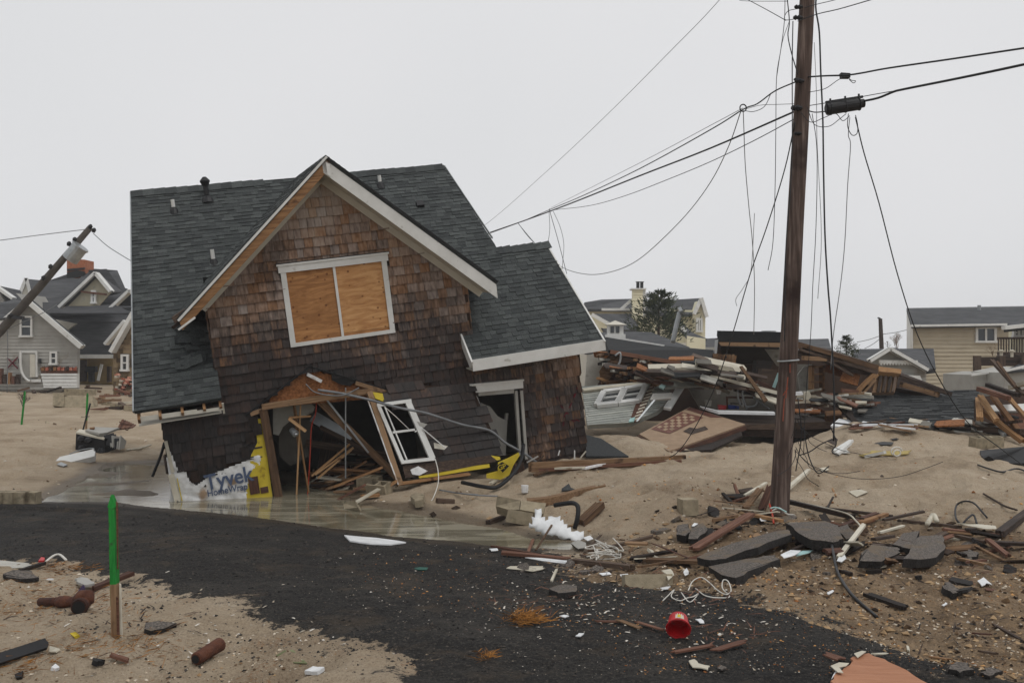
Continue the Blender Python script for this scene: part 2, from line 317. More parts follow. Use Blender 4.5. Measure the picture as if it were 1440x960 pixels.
CTL = [pxw(*p) for p in [
    (-200, 960, 5.1), (200, 960, 5.1), (700, 960, 5.1), (1200, 960, 5.1), (1640, 960, 5.1), (160, 895, 6.0), (600, 895, 6.1), (1100, 895, 6.0), (1440, 895, 6.1), (-250, 895, 6.1), (1700, 880, 6.3),
    (100, 800, 8.3), (400, 850, 7.2), (700, 850, 7.2), (1000, 820, 7.9), (1300, 800, 8.6), (1200, 760, 9.8), (1440, 760, 10), (1700, 760, 10), (1095, 725, 12), (900, 760, 10.7), (960, 700, 12.5), (1300, 700, 12.5),
    (300, 760, 10.5), (500, 790, 9.6), (700, 800, 9.3), (100, 740, 12), (-150, 760, 10.5), (830, 640, 16.9), (740, 655, 16.2), (960, 645, 17), (1000, 637, 17.3), (1070, 634, 17.4), (1200, 595, 19), (1440, 636, 17), (1320, 612, 18.4), (1650, 640, 17),
    (1000, 680, 13.7), (1200, 660, 14.8), (1440, 690, 13.4), (700, 690, 14.2), (600, 692, 14.3), (740, 715, 13.2), (850, 742, 11.9), (880, 612, 18.6), (850, 690, 13.8),
    (160, 706, 14.51), (240, 716, 13.84), (470, 745, 12.2), (560, 757, 11.63), (680, 768, 11.15), (800, 772, 10.99), (490, 708, 14.37), (600, 728, 13.1), (700, 745, 12.2), (740, 758, 11.58), (820, 768, 11.15), (0, 712, 14.1), (-100, 715, 13.9),
    (50, 545, 49), (-200, 545, 49), (150, 558, 38), (100, 600, 25), (20, 620, 21), (30, 662, 17.5), (0, 690, 15.5), (150, 645, 20.), (-200, 690, 15.5), (-200, 620, 21), (70, 690, 15.8), (230, 640, 21), (230, 600, 26)]]
CTL += [(-4.5, 17, -.06), (-2, 17, -.06), (-3, 20, 0), (0, 17, .2), (0, 20, .42), (2.5, 20.5, .42), (4.3, 20, .3), (6.2, 20.6, .3), (5, 22.5, .3), (2, 25, .4), (8, 25, .5), (15, 25, .6), (24, 24, .6), (-8, 30, .45), (0, 40, .6), (15, 45, .6), (30, 45, .6), (-60, 60, .6), (-15, 60, .6), (20, 70, .6), (80, 70, .6), (-150, 300, .3), (0, 300, .3), (150, 300, .3), (-300, 700, 0), (300, 700, 0), (0, 1.5, .55), (-4, 2, .55), (4, 2, .55), (-25, 12, .5), (25, 12, .6), (-12, 4, .6), (12, 4, .6)]
CA = np.array(CTL)
def wrp(x, y): y = np.maximum(y, .8); return np.stack([x / y * 2.2, np.log(y)], -1)
_c = wrp(CA[:, 0], CA[:, 1]); _D = np.linalg.norm(_c[:, None] - _c[None], axis=-1); _n = len(_c)
_A = np.zeros((_n + 3, _n + 3)); _A[:_n, :_n] = _D - np.eye(_n) * .004; _A[:_n, _n] = 1; _A[:_n, _n + 1:_n + 3] = _c; _A[_n, :_n] = 1; _A[_n + 1:_n + 3, :_n] = _c.T
_w = np.linalg.solve(_A, np.concatenate([CA[:, 2], np.zeros(3)]))
def base_h(x, y):
    x = np.asarray(x, float); y = np.asarray(y, float); q = wrp(x, y); r = _w[_n] + q @ _w[_n + 1:_n + 3]
    for i in range(_n): r = r + _w[i] * np.sqrt(((q - _c[i]) ** 2).sum(-1))
    return r
def wpoly(pts, z=.0):
    out = []
    for px, py in pts:
        r = ray(px, py); t = (z - EYE.z) / r.z; out.append((r.x * t, r.y * t))
    return np.array(out)
WATER = wpoly([(60, 706), (90, 690), (135, 668), (150, 655), (235, 650), (300, 672), (480, 690), (495, 708), (560, 718), (640, 734), (700, 744), (745, 757), (830, 766), (800, 774), (690, 769), (560, 757), (470, 745), (240, 717), (160, 708)])
PUD = wpoly([(-120, 785), (0, 787), (40, 791), (62, 796), (20, 798), (-120, 800)], .33)
PUD2 = wpoly([(738, 818), (790, 812), (820, 820), (815, 836), (760, 840), (738, 832)], .3)
ROAD = np.concatenate([wpoly([(-300, 704), (0, 705), (160, 697), (240, 703), (470, 726), (560, 740), (680, 757), (770, 772), ], .03), wpoly([(830, 800), (930, 830), (1010, 848), (1090, 880), (1180, 915), (1290, 955), (1420, 1000), (1500, 1060), (640, 1100), (560, 965), (480, 935), (430, 900), (330, 880), (310, 855), (220, 835), (150, 812), (110, 806), (60, 797), (0, 790), (-300, 785)], .3)])
DIRT = wpoly([(1010, 700), (1100, 720), (1440, 745), (1700, 750), (1900, 1100), (1300, 1000), (1150, 900), (1000, 845), (880, 825), (760, 800), (730, 775), (840, 765), (900, 740)], .35)
def sdist(x, y, poly):
    """signed distance, positive inside"""
    d = np.full(x.shape, 1e9); ins = np.zeros(x.shape, bool); n = len(poly)
    for i in range(n):
        ax, ay = poly[i]; bx, by = poly[(i + 1) % n]; dx, dy = bx - ax, by - ay
        t = np.clip(((x - ax) * dx + (y - ay) * dy) / (dx * dx + dy * dy), 0, 1)
        d = np.minimum(d, np.hypot(x - ax - t * dx, y - ay - t * dy))
        c = ((ay > y) != (by > y)); ins ^= c & (x < (bx - ax) * (y - ay) / (by - ay + 1e-12) + ax)
    return np.where(ins, d, -d)
def height(x, y, fine=True):
    h = base_h(x, y); wd = sdist(x, y, WATER) + .1 * vnoise(x * 3, y * 3, 9) * (y < 22); rd = sdist(x, y, ROAD); dd = sdist(x, y, DIRT)
    near = np.clip((30 - y) / 12, 0, 1); shore = np.clip(-wd / 1.2, .0, 1)
    rm = np.clip(rd / .25 + .5, 0, 1); dm = np.clip(dd / .5 + .5, 0, 1) * (1 - rm); sm = (1 - rm) * (1 - dm)
    h = h + near * shore * (sm * (.19 * fbm(x * .55, y * .55, 4, 1) + .085 * (.12 - np.abs(fbm(x * 1.3, y * 1.3, 4, 14))) * 2 + .055 * fbm(x * 3.4, y * 3.4, 4, 4) - .045 * np.clip(fbm(x * 2.2, y * 2.2, 2, 41) - .22, 0, .3) * 6) + dm * (.11 * fbm(x * 1.1, y * 1.1, 3, 2) + .055 * fbm(x * 5, y * 5, 4, 3)) + rm * (.05 * fbm(x * .7, y * .7, 3, 6) + .02 * fbm(x * 7, y * 7, 3, 8)))
    h = h + rm * .02 * np.clip(rd / .3, 0, 1)
    h = h + np.where(y >= 30, .35 * fbm(x * .15, y * .15, 4, 5), 0)
    spit = (x < -4.4) & (y > 15.0); h = h - np.where(wd > 0, np.where(spit, np.minimum(.05 + np.clip(.22 * fbm(x * .8, y * 1.7, 3, 51), -.08, .2), wd * .55 + .03), np.minimum(.3, wd * .55 + .03)), 0) 
    h = np.where((wd < 0) & (wd > -1.0) & (y < 24), np.maximum(h, .012 - wd * .09), h)
    for pp, z in ((PUD, .33), (PUD2, .3)):
        pd = sdist(x, y, pp); h = np.where(pd > 0, h - np.minimum(.05, pd * .3), h)
    return h
us = np.concatenate([np.linspace(-3.2, -.66, 50)[:-1], np.linspace(-.66, .66, 800), np.linspace(.66, 3.2, 50)[1:]])
vs = np.concatenate([np.linspace(1600, 520, 40)[:-1], np.linspace(520, 60, 560)[:-1], np.geomspace(60, 3.2, 70)])
YY = 1.9 * F / vs
GX = us[None, :] * (YY[:, None] + .0); GY = np.repeat(YY[:, None], len(us), 1); GZ = height(GX, GY)
nr, ncol = GX.shape
Vt = np.stack([GX, GY, GZ], -1).reshape(-1, 3)
idx = np.arange(nr * ncol).reshape(nr, ncol)
Q = np.stack([idx[:-1, :-1], idx[:-1, 1:], idx[1:, 1:], idx[1:, :-1]], -1).reshape(-1, 4)
me = bpy.data.meshes.new('ground'); me.vertices.add(len(Vt)); me.vertices.foreach_set('co', Vt.ravel()); me.loops.add(Q.size); me.loops.foreach_set('vertex_index', Q.ravel())
me.polygons.add(len(Q)); me.polygons.foreach_set('loop_start', np.arange(len(Q)) * 4); me.polygons.foreach_set('loop_total', np.full(len(Q), 4)); me.update(); me.validate()
me.polygons.foreach_set('use_smooth', np.ones(len(Q), bool))
for nm, po in (('road', ROAD), ('dirt', DIRT), ('wet', WATER)):
    a = me.attributes.new(nm, 'FLOAT', 'POINT'); a.data.foreach_set('value', np.clip(sdist(GX, GY, po), -3, 3).ravel())
ground = bpy.data.objects.new('ground', me); COL.objects.link(ground); tag(ground, kind='structure')
def G(px, py):
    """where the sight line meets the ground"""
    r = ray(px, py); ts = np.concatenate([np.linspace(3.5, 30, 90), np.linspace(30, 400, 120)[1:]])
    for _ in range(2):
        hh = EYE.z + r.z / r.y * ts - height(r.x / r.y * ts, ts); k = int(np.argmax(hh < 0))
        if k == 0: k = len(ts) - 1
        a, b = ts[k - 1], ts[k]; fa, fb = hh[k - 1], hh[k]
        if _ == 0: ts = np.linspace(a, b, 24)
    t0 = a + (b - a) * (fa / (fa - fb + 1e-9))
    return EYE + r * (t0 / r.y)
def zg(x, y): return float(height(np.array([x]), np.array([y]))[0])

def ground_mat():
    m = bpy.data.materials.new('ground'); m.use_nodes = True; t = m.node_tree; L = t.links.new; b = t.nodes['Principled BSDF']
    tc = nd(t, 'ShaderNodeTexCoord')
    def no(s, d=6, r=.6):
        n = nd(t, 'ShaderNodeTexNoise'); n.inputs['Scale'].default_value = s; n.inputs['Detail'].default_value = d; n.inputs['Roughness'].default_value = r; L(tc.outputs['Object'], n.inputs['Vector']); return n.outputs['Fac']
    def ramp(f, st):
        r = nd(t, 'ShaderNodeValToRGB'); e = r.color_ramp.elements
        while len(e) < len(st): e.new(.5)
        for i, (p, c) in enumerate(st): e[i].position = p; e[i].color = c
        L(f, r.inputs[0]); return r.outputs[0]
    def mix(f, a, b2, mode='MIX'):
        x = nd(t, 'ShaderNodeMix', data_type='RGBA', blend_type=mode); 
        L(f, x.inputs[0]) if not isinstance(f, float) else setattr(x.inputs[0], 'default_value', f)
        L(a, x.inputs[6]) if not isinstance(a, tuple) else setattr(x.inputs[6], 'default_value', a)
        L(b2, x.inputs[7]) if not isinstance(b2, tuple) else setattr(x.inputs[7], 'default_value', b2)
        return x.outputs[2]
    def ma(op, a, b2, c=None):
        x = nd(t, 'ShaderNodeMath', operation=op)
        for i, v in enumerate((a, b2, c)):
            if v is None: continue
            L(v, x.inputs[i]) if not isinstance(v, (int, float)) else setattr(x.inputs[i], 'default_value', v)
        return x.outputs[0]
    def mask(nm, soft, amp, sc, off=0):
        a = nd(t, 'ShaderNodeAttribute', attribute_name=nm).outputs['Fac']
        s = ma('MULTIPLY_ADD', no(sc, 9, .72), amp, -amp / 2 + off); s = ma('ADD', a, s)
        r = nd(t, 'ShaderNodeMapRange'); L(s, r.inputs[0]); r.inputs[1].default_value = -soft; r.inputs[2].default_value = soft; return r.outputs[0]
    B, Wh = (0, 0, 0, 1), (1, 1, 1, 1)
    sand = ramp(no(.8, 9, .68), [(.34, C(122, 106, 88)), (.45, C(160, 144, 123)), (.58, C(178, 163, 143)), (.7, C(192, 178, 158))])
    grain = ramp(no(60, 3, .8), [(.3, C(96, 80, 62)), (.5, C(168, 149, 124)), (.75, C(200, 184, 160))]); sand = mix(.4, sand, grain)
    rusty = ramp(no(3.0), [(.56, B), (.66, Wh)]); speck = ramp(no(34, 4, .8), [(.52, B), (.6, Wh)]); sand = mix(ma('MULTIPLY', ma('MULTIPLY', rusty, speck), .7), sand, C(136, 94, 54))
    dspk = ramp(no(48, 2, .7), [(.66, B), (.7, Wh)]); sand = mix(ma('MULTIPLY', dspk, .7), sand, C(70, 56, 44))
    dirt = ramp(no(2.2, 9, .72), [(.34, C(50, 40, 31)), (.46, C(98, 80, 61)), (.6, C(144, 123, 98))]); dirt = mix(.45, dirt, ramp(no(38, 4, .8), [(.35, C(48, 36, 28)), (.5, C(126, 100, 72)), (.66, C(180, 150, 112))]))
    road = ramp(no(1.6, 8, .7), [(.34, C(22, 21, 21)), (.5, C(42, 41, 39)), (.66, C(76, 72, 66))]); road = mix(.6, road, ramp(no(45, 4, .85), [(.38, C(10, 10, 10)), (.52, C(40, 38, 37)), (.66, C(96, 89, 82))]))
    spark = ramp(no(95, 1, .5), [(.735, B), (.76, Wh)]); road = mix(ma('MULTIPLY', spark, .6), road, C(150, 130, 104))
    brown = ramp(no(2.2), [(.54, B), (.68, Wh)]); road = mix(ma('MULTIPLY', brown, .35), road, C(92, 78, 62))
    c = mix(ma('MULTIPLY', mask('dirt', .5, 1.6, 1.6), .85), sand, dirt)
    c = mix(mask('road', .035, 1.8, 3.2), c, road)
    wet = mask('wet', .12, .35, 3, .3); c = mix(ma('MULTIPLY', wet, .62), c, C(66, 56, 44))
    L(c, b.inputs['Base Color'])
    ro = nd(t, 'ShaderNodeMapRange'); L(wet, ro.inputs[0]); ro.inputs[3].default_value = .93; ro.inputs[4].default_value = .5; L(ro.outputs[0], b.inputs['Roughness']); b.inputs['Specular IOR Level'].default_value = .25
    hgt = ma('ADD', ma('MULTIPLY', no(45, 5, .8), .5), no(12, 4, .7))
    bp = nd(t, 'ShaderNodeBump'); bp.inputs['Strength'].default_value = 1; bp.inputs['Distance'].default_value = .05; L(hgt, bp.inputs['Height']); L(bp.outputs[0], b.inputs['Normal'])
    return m
ground.data.materials.append(ground_mat())
hz = bpy.data.materials.new('haze'); hz.use_nodes = True; hz.node_tree.nodes.remove(hz.node_tree.nodes['Principled BSDF']); _v = hz.node_tree.nodes.new('ShaderNodeVolumePrincipled'); _v.inputs['Density'].default_value = .0011; _v.inputs['Color'].default_value = (.93, .94, .96, 1); _v.inputs['Anisotropy'].default_value = 0; hz.node_tree.links.new(_v.outputs[0], hz.node_tree.nodes['Material Output'].inputs['Volume'])
_m = MB(); _m.bx(-160, 160, -20, 160, -3, 12); tag(_m.build('haze', hz), kind='stuff')
mb = MB(); mb.add([(-2500, -600, -.8), (2500, -600, -.8), (2500, 2800, -.8), (-2500, 2800, -.8)], [(0, 1, 2, 3)])
tag(mb.build('sand_plain', M('far_sand', [C(150, 132, 108), C(170, 152, 128)])), kind='structure')

def water_mat():
    m = bpy.data.materials.new('murky_water'); m.use_nodes = True; t = m.node_tree; L = t.links.new; b = t.nodes['Principled BSDF']
    tc = nd(t, 'ShaderNodeTexCoord'); mp = nd(t, 'ShaderNodeMapping'); mp.inputs['Scale'].default_value = (.5, 2.2, 1); mp.inputs['Rotation'].default_value = (0, 0, -.5); L(tc.outputs['Object'], mp.inputs[0])
    n = nd(t, 'ShaderNodeTexNoise'); n.inputs['Scale'].default_value = 1.6; n.inputs['Detail'].default_value = 5; n.inputs['Distortion'].default_value = 1.2; L(mp.outputs[0], n.inputs['Vector'])
    r = nd(t, 'ShaderNodeValToRGB'); e = r.color_ramp.elements; e[0].position = .4; e[0].color = C(98, 92, 76); e[1].position = .62; e[1].color = C(150, 144, 126); L(n.outputs['Fac'], r.inputs[0]); L(r.outputs[0], b.inputs['Base Color'])
    b.inputs['Roughness'].default_value = .1; b.inputs['Specular IOR Level'].default_value = .5
    n2 = nd(t, 'ShaderNodeTexNoise'); n2.inputs['Scale'].default_value = 9; L(tc.outputs['Object'], n2.inputs['Vector'])
    bp = nd(t, 'ShaderNodeBump'); bp.inputs['Strength'].default_value = .05; bp.inputs['Distance'].default_value = .02; L(n2.outputs['Fac'], bp.inputs['Height']); L(bp.outputs[0], b.inputs['Normal'])
    return m
m_water = water_mat()
def water(name, poly, z, grow):
    c = poly.mean(0); mb = MB(); pts = [Vector((p[0], p[1], z)) for p in poly]
    mb.ext(pts, (0, 0, 1), .004); return tag(mb.build(name, m_water), kind='structure')
# the flood channel: a sheet a little wider than the basin; the banks rise through it
_w2 = wpoly([(40, 708), (80, 684), (125, 660), (150, 648), (240, 644), (300, 664), (490, 680), (515, 704), (570, 714), (640, 728), (710, 740), (760, 754), (850, 765), (800, 777), (690, 772), (560, 760), (470, 748), (240, 720), (160, 711)])
water('flood_water', _w2, 0.012, 0)
water('puddle', wpoly([(-120, 785), (0, 787), (40, 791), (62, 796), (20, 798), (-120, 800)], .33), zg(*wpoly([(55, 795)], .33)[0]) + .0, 0)

# ------------------------------------------------------------------ the wrecked shingled house (built straight in its own frame, then leaned over)
HO = P(245, 705, 14.6)
HR = Matrix.Rotation(math.radians(19), 3, 'Z') @ Matrix.Rotation(math.radians(6), 3, 'X') @ Matrix.Rotation(math.radians(-8.5), 3, 'Y')
house = empty('leaning_house', HO, 'two storey brown cedar shingled house leaning left with its ground floor torn open', 'house', rot=HR.to_euler())
HRi = HR.inverted()
def hp(px, py, y=0.0):
    r = ray(px, py); n = HR @ Vector((0, 1, 0)); t = (y - (EYE - HO).dot(n)) / r.dot(n); return HRi @ (EYE + r * t - HO)
def h2(px, py, y=0.0): p = hp(px, py, y); return (p.x, p.z)
X, Y, Z = Vector((1, 0, 0)), Vector((0, 1, 0)), Vector((0, 0, 1))
SL = .88; nl = math.hypot(1, SL)
def rz(y): return 1.48 + SL * (y + .45)        # main roof plane
OPEN = [h2(*p) for p in [(352, 580), (435, 517), (528, 545), (545, 548), (560, 556), (600, 720), (385, 730), (368, 600)]]
DOOR = [h2(*p) for p in [(664, 549), (733, 543), (742, 652), (690, 660)]]
WIN = [(2.1, 2.16), (3.82, 2.16), (3.82, 3.46), (2.1, 3.46)]
SECT = [h2(*p) for p in [(543, 548), (560, 540), (664, 545), (700, 640), (708, 740), (560, 740)]]
def sheet(poly, y0, y1, holes, name, m, step=.1):
    """board of small squares so that openings stay open"""
    mb = MB(); us = [p[0] for p in poly]; vs_ = [p[1] for p in poly]; v = min(vs_)
    while v < max(vs_):
        u = min(us); run = None
        while u < max(us) + step:
            ok = inpoly(u + step / 2, v + step / 2, poly) and not any(inpoly(u + step / 2, v + step / 2, h) for h in holes)
            if ok and run is None: run = u
            if not ok and run is not None: mb.bx(run, u, y0, y1, v, v + step, .5); run = None
            u += step
        v += step
    return mb.build(name, m, house)
wall_poly = [(.0, -.6), (7.05, -1.35), (7.08, 1.42), (5.15, 1.42), (5.15, 2.95), (2.98, 4.86), (.90, 3.05), (.90, 1.42), (0, 1.42)]
TYV = [h2(*p) for p in [(230, 620), (238, 640), (248, 664), (262, 668), (275, 683), (300, 665), (345, 648), (365, 636), (362, 622), (354, 600), (355, 587), (374, 585), (388, 720), (225, 720)]]
mb = MB()
tiles(mb, (0, 0, 0), X, Z, -Y, wall_poly, .155, .09, .2, .045, mode='centre', gap=.005, jv=.003, hole=[OPEN, DOOR, WIN, SECT, TYV], cvx=[[(0, -2.4), (7.05, -2.4), (7.07, 1.42), (0, 1.42)], [(.9, 1.42), (5.15, 1.42), (5.15, 2.95), (2.98, 4.86), (.9, 3.05)]])
mb.build('front_wall', m_cedar, house)
sheet(wall_poly, .002, .06, [OPEN, DOOR, WIN, SECT], 'wall_sheathing', m_sheath, .05)
# sides, back, floors: keep the inside dark
mb = MB(); mb.ext([(0, .06, -.7), (0, 5, -.7), (0, 7.4, 1.5), (0, 3.5, 4.75), (0, .06, 1.45)], -X, .12)
tiles(mb, (-.0, 0, 0), Y, Z, -X, [(0.02, -.6), (6.9, -.6), (6.9, 1.6), (3.5, 4.6), (.0, 1.5)], .15, .1, .2, .02); mb.build('side_wall', m_cedar, house)
mb = MB(); mb.ext([(5.78, 1.5, 1.5), (5.78, 7.0, 1.5), (5.78, 3.5, 4.6), (5.78, 1.5, 2.9)], X, .12); mb.build('upper_side_wall', m_cedar, house)
mb = MB(); mb.ext([(7.05, .06, -2.2), (7.05, 6.8, -2.2), (7.05, 6.8, 1.4), (7.05, 3.0, 1.5), (7.05, 1.5, 3.0), (7.05, .06, 1.6)], X, .12)
tiles(mb, (7.05, 0, 0), Y, Z, X, [(0.02, -1.3), (3.4, -1.3), (3.4, 1.6), (1.5, 3.0), (.0, 1.7)], .15, .1, .2, .02); mb.build('side_wall', m_cedar, house)
mb = MB(); mb.bx(.1, 6.95, 6.7, 6.8, -2.4, 1.9); mb.build('back_wall', m_sheath, house)
mb = MB()
for x in (.90, 5.09): mb.ext([(x, .06, 1.3), (x, 1.25 if x < 3 else 1.35, 2.95), (x, .06, 2.95)], -X if x < 3 else X, .06)
tiles(mb, (.90, 0, 0), Y, Z, -X, [(0, 1.3), (1.3, 2.95), (0, 2.95)], .15, .1, .2, .02); tiles(mb, (5.15, 0, 0), Y, Z, X, [(0, 1.3), (1.3, 2.95), (0, 2.95)], .15, .1, .2, .02)
mb.build('dormer_cheek', m_cedar, house)
mb = MB(); mb.bx(.1, 6.9, .1, 6.6, 1.45, 1.6); 
for k in range(16): mb.bx(.3 + k * .42, .34 + k * .42, .15, 6.5, 1.25, 1.45)
mb.build('upper_floor', m_dkwood, house)
# ---- roofs
def roof_piece(mb, poly_xy, z_of, sx=0, sy=1, under=.09):
    pass
Vr = Vector((0, 1, SL)).normalized(); Nr = Vector((0, -SL, 1)).normalized(); O = Vector((0, -.45, 1.48 + .10))
def sy(y): return (y + .45) * nl
main = [(-.33, 0), (.9, 0), (.9, sy(1.3)), (5.0, sy(1.3)), (5.0, sy(1.45)), (6.24, sy(1.48)), (5.94, sy(3.5)), (-.10, sy(3.5)), (-.31, sy(.2))]
mb = MB()
for c in ([(-.33, 0), (.93, 0), (.93, sy(1.6)), (-.22, sy(1.6))], [(-.22, sy(1.6)), (6.24, sy(1.6)), (5.94, sy(3.5)), (-.10, sy(3.5))], [(4.9, sy(1.3)), (6.27, sy(1.3)), (6.24, sy(1.6)), (4.9, sy(1.6))]):
    mb.ext([O + X * u + Vr * v - Nr * .004 for u, v in c], Nr, .05, .5)
    tiles(mb, O, X, Vr, Nr, c, .098, .1, .22, .015, two=True)
# back slope
Vb = Vector((0, -1, SL)).normalized(); Nb = Vector((0, SL, 1)).normalized(); Ob = Vector((0, 7.45, 1.58)); Lb = 3.95 * nl
mb.ext([Ob + X * u + Vb * v for u, v in [(-.33, 0), (6.3, 0), (5.94, Lb), (-.10, Lb)]], Nb, .05, .4)
mb.build('main_roof', m_roof, house)
mb = MB()      # ridge caps
for k in range(30):
    x = -.1 + k * .2; zt = 5.06 + .004 * math.sin(k * .9)  
    if x < 5.75 and not 2.3 < x < 3.6: mb.ext([(x, 3.36, zt - .10), (x + .21, 3.36, zt - .09), (x + .21, 3.5, zt + .035), (x, 3.5, zt + .025)], (0, -.7, .7), .012); mb.ext([(x, 3.64, zt - .10), (x + .21, 3.64, zt - .09), (x + .21, 3.5, zt + .035), (x, 3.5, zt + .025)], (0, .7, .7), .012)
mb.build('ridge_cap', m_roof, house)
WX1, WX0 = 7.39, 4.97; Ov = Vector((0, -.45, 1.46 + .1))
mb = MB(); c = [(WX0, 0), (WX1, 0), (7.25, sy(1.52)), (WX0, sy(1.52))]
mb.ext([Ov + X * u + Vr * v - Nr * .004 for u, v in c], Nr, .05, .5); tiles(mb, Ov, X, Vr, Nr, c, .105, .1, .24, .017, two=True, gap=.005)
Ow = Vector((0, 3.45, 1.56)); mb.ext([Ow + X * u + Vb * v for u, v in [(6.0, 0), (7.39, 0), (7.25, 1.97 * nl), (6.0, 1.97 * nl)]], Nb, .05, .4)
for k in range(8):
    x = 6.02 + k * .16; zt = 3.31 + .005 * (k % 3); mb.ext([(x, 1.37, zt - .12), (x + .17, 1.37, zt - .11), (x + .17, 1.52, zt + .02), (x, 1.52, zt)], (0, -.7, .7), .014)
mb.build('wing_roof', m_roof, house)
mb = MB(); mb.bar((WX0 - .01, -.47, 1.475), (WX1 + .01, -.47, 1.475), .03, .19, a=.5); mb.bar((WX0 - .02, -.46, 1.48), (WX0 - .02, .25, 1.48 + .7 * SL), .03, .17, a=.4); mb.bar((WX1 + .0, -.46, 1.49), (WX1 - .14, 1.5, 3.2), .03, .14, a=.4)
mb.build('wing_fascia', m_white, house)
mb = MB(); mb.bx(WX0, WX1, -.44, .0, 1.37, 1.385); mb.build('wing_soffit', m_soffit, house)
# left eave: torn fascia, rafter tails
mb = MB(); mb.bar((-.3, -.42, 1.45), (.55, -.42, 1.43), .015, .07, a=.3); mb.bar((.5, -.43, 1.42), (.93, -.43, 1.42), .012, .05, a=.3); mb.bar((.935, -.46, 1.5), (.935, -.38, 1.33), .03, .02); mb.bx(-.3, .9, -.38, 0, 1.335, 1.35); mb.build('eave_fascia', m_soffit, house)
for x in (-.28, .02, .34, .66, .9):
    mb = MB(); mb.bar((x, -.44, 1.42), (x, .1, 1.9), .04, .09); mb.build('rafter_tail', m_trimwood, house)
mb = MB(); mb.bar((-.34, -.46, 1.58), (-.1, 3.5, 5.05), .02, .05, a=.3); mb.build('drip_edge', m_metal, house); mb = MB(); mb.bar((6.26, 1.75, 3.5), (5.955, 3.5, 5.04), .015, .04, a=.3); mb.build('drip_edge', m_metal, house)
# gable roof (two slopes) with barge boards
ZP = 5.10; XP = 2.98; gs = .885; gn = math.hypot(1, gs); Vl = Vector((1, 0, gs)).normalized(); Nl = Vector((-gs, 0, 1)).normalized(); Vg = Vector((-1, 0, gs)).normalized(); Ng = Vector((gs, 0, 1)).normalized()
YF = -.5
for side in (0, 1):
    XE = .46 if side == 0 else 5.56; ze = ZP - abs(XP - XE) * gs; yv = (ze - 1.58) / SL - .45
    V_, N_ = (Vl, Nl) if side == 0 else (Vg, Ng); Og = Vector((XE, 0, ze)); L = abs(XP - XE) * gn
    c = [(YF, 0), (yv, 0), (3.55, L), (YF, L)]; mb = MB()
    mb.ext([Og + Y * u + V_ * v for u, v in c], N_, .06, .5); tiles(mb, Og, Y, V_, N_, c, .1, .1, .22, .015, two=True); mb.build('gable_roof_slope', m_roof, house)
    e = Og - N_ * .06 ; pk = Vector((XP, 0, ZP)) - N_ * .06
    # soffit board under the overhang
    mb = MB(); so_ = .12 if side == 0 else .175; a0 = e - N_ * so_ + V_ * .0; a1 = pk - N_ * so_
    if side == 0: a0 = a0 + V_ * .34
    mb.ext([a0 + Y * (YF + .03), a0 + Y * -.01, a1 + Y * -.01 - V_ * .0, a1 + Y * (YF + .03) - V_ * .0], -N_, .015, .5); mb.build('gable_soffit', m_soffit, house)
    mb = MB(); b0 = a0 + N_ * .02; b1 = a1 + N_ * .02; fw_ = .10 if side == 0 else .12; mb.ext([b0 + Y * -.05, b1 + Y * -.05, b1 - Z * (fw_ / .75) + Y * -.05, b0 - N_ * fw_ + Y * -.05], -Y, .02, .5); mb.build('frieze_board', m_soffit, house)
    # barge board
    mb = MB()
    if side == 1:
        mb.ext([e + Y * YF - N_ * .0, pk + Y * YF + V_ * .03, pk + Y * YF + V_ * .03 - Z * .24, e + Y * YF - Z * .235], -Y, .03, .5); mb.build('barge_board', m_white, house)
        mb = MB(); mb.bar(e + Y * (YF - .01) + N_ * .05, pk + Y * (YF - .01) + N_ * .05, .02, .035, up=N_); mb.build('drip_edge', m_black, house)
    else:
        mb.ext([e + Y * YF, pk + Y * YF + V_ * .03, pk + Y * YF + V_ * .03 - Z * .17, e + Y * YF - Z * .15 + V_ * .03], -Y, .03, .5); mb.build('barge_board', m_trimwood, house)
        mb = MB(); mb.bar(e + Y * (YF - .012) + N_ * .03, pk + Y * (YF - .012) + N_ * .03, .02, .035, up=N_, a=.3); mb.bar(e + Y * (YF - .012) - V_ * .1 - N_ * .06, e + Y * (YF - .012) + V_ * .2 - N_ * .12, .02, .03, up=N_, a=.3); mb.build('drip_edge', m_white, house)
mb = MB(); mb.ext([(XP - .01, YF - .035, 4.99), (XP + .05, YF - .035, 4.96), (XP + .05, YF - .035, 4.76), (XP - .01, YF - .035, 4.8)], -Y, .01); mb.build('barge_joint', m_white, house)
mb = MB(); mb.bar((.40, -.5, 2.86), (.7, -.35, 3.0), .05, .1, rag=.08); mb.bar((.38, -.45, 2.74), (.62, -.3, 2.9), .03, .05, rag=.05); mb.build('broken_rafter_end', m_dkwood, house)
# torn shingles at the valley
for k in range(26):
    mb = MB(); u = random.uniform(.35, .85); y = random.uniform(.0, 1.0); p = Vector((u, y, rz(y) + .13 + random.random() * .05)); d = Vector((random.uniform(-.2, .2), .7, .6 + random.uniform(-.2, .3))).normalized(); mb.bar(p, p + d * .2, .22, .012, up=(random.uniform(-.4, .4), -.6, 1), rag=.03); mb.build('lifted_shingle', m_roof, house)
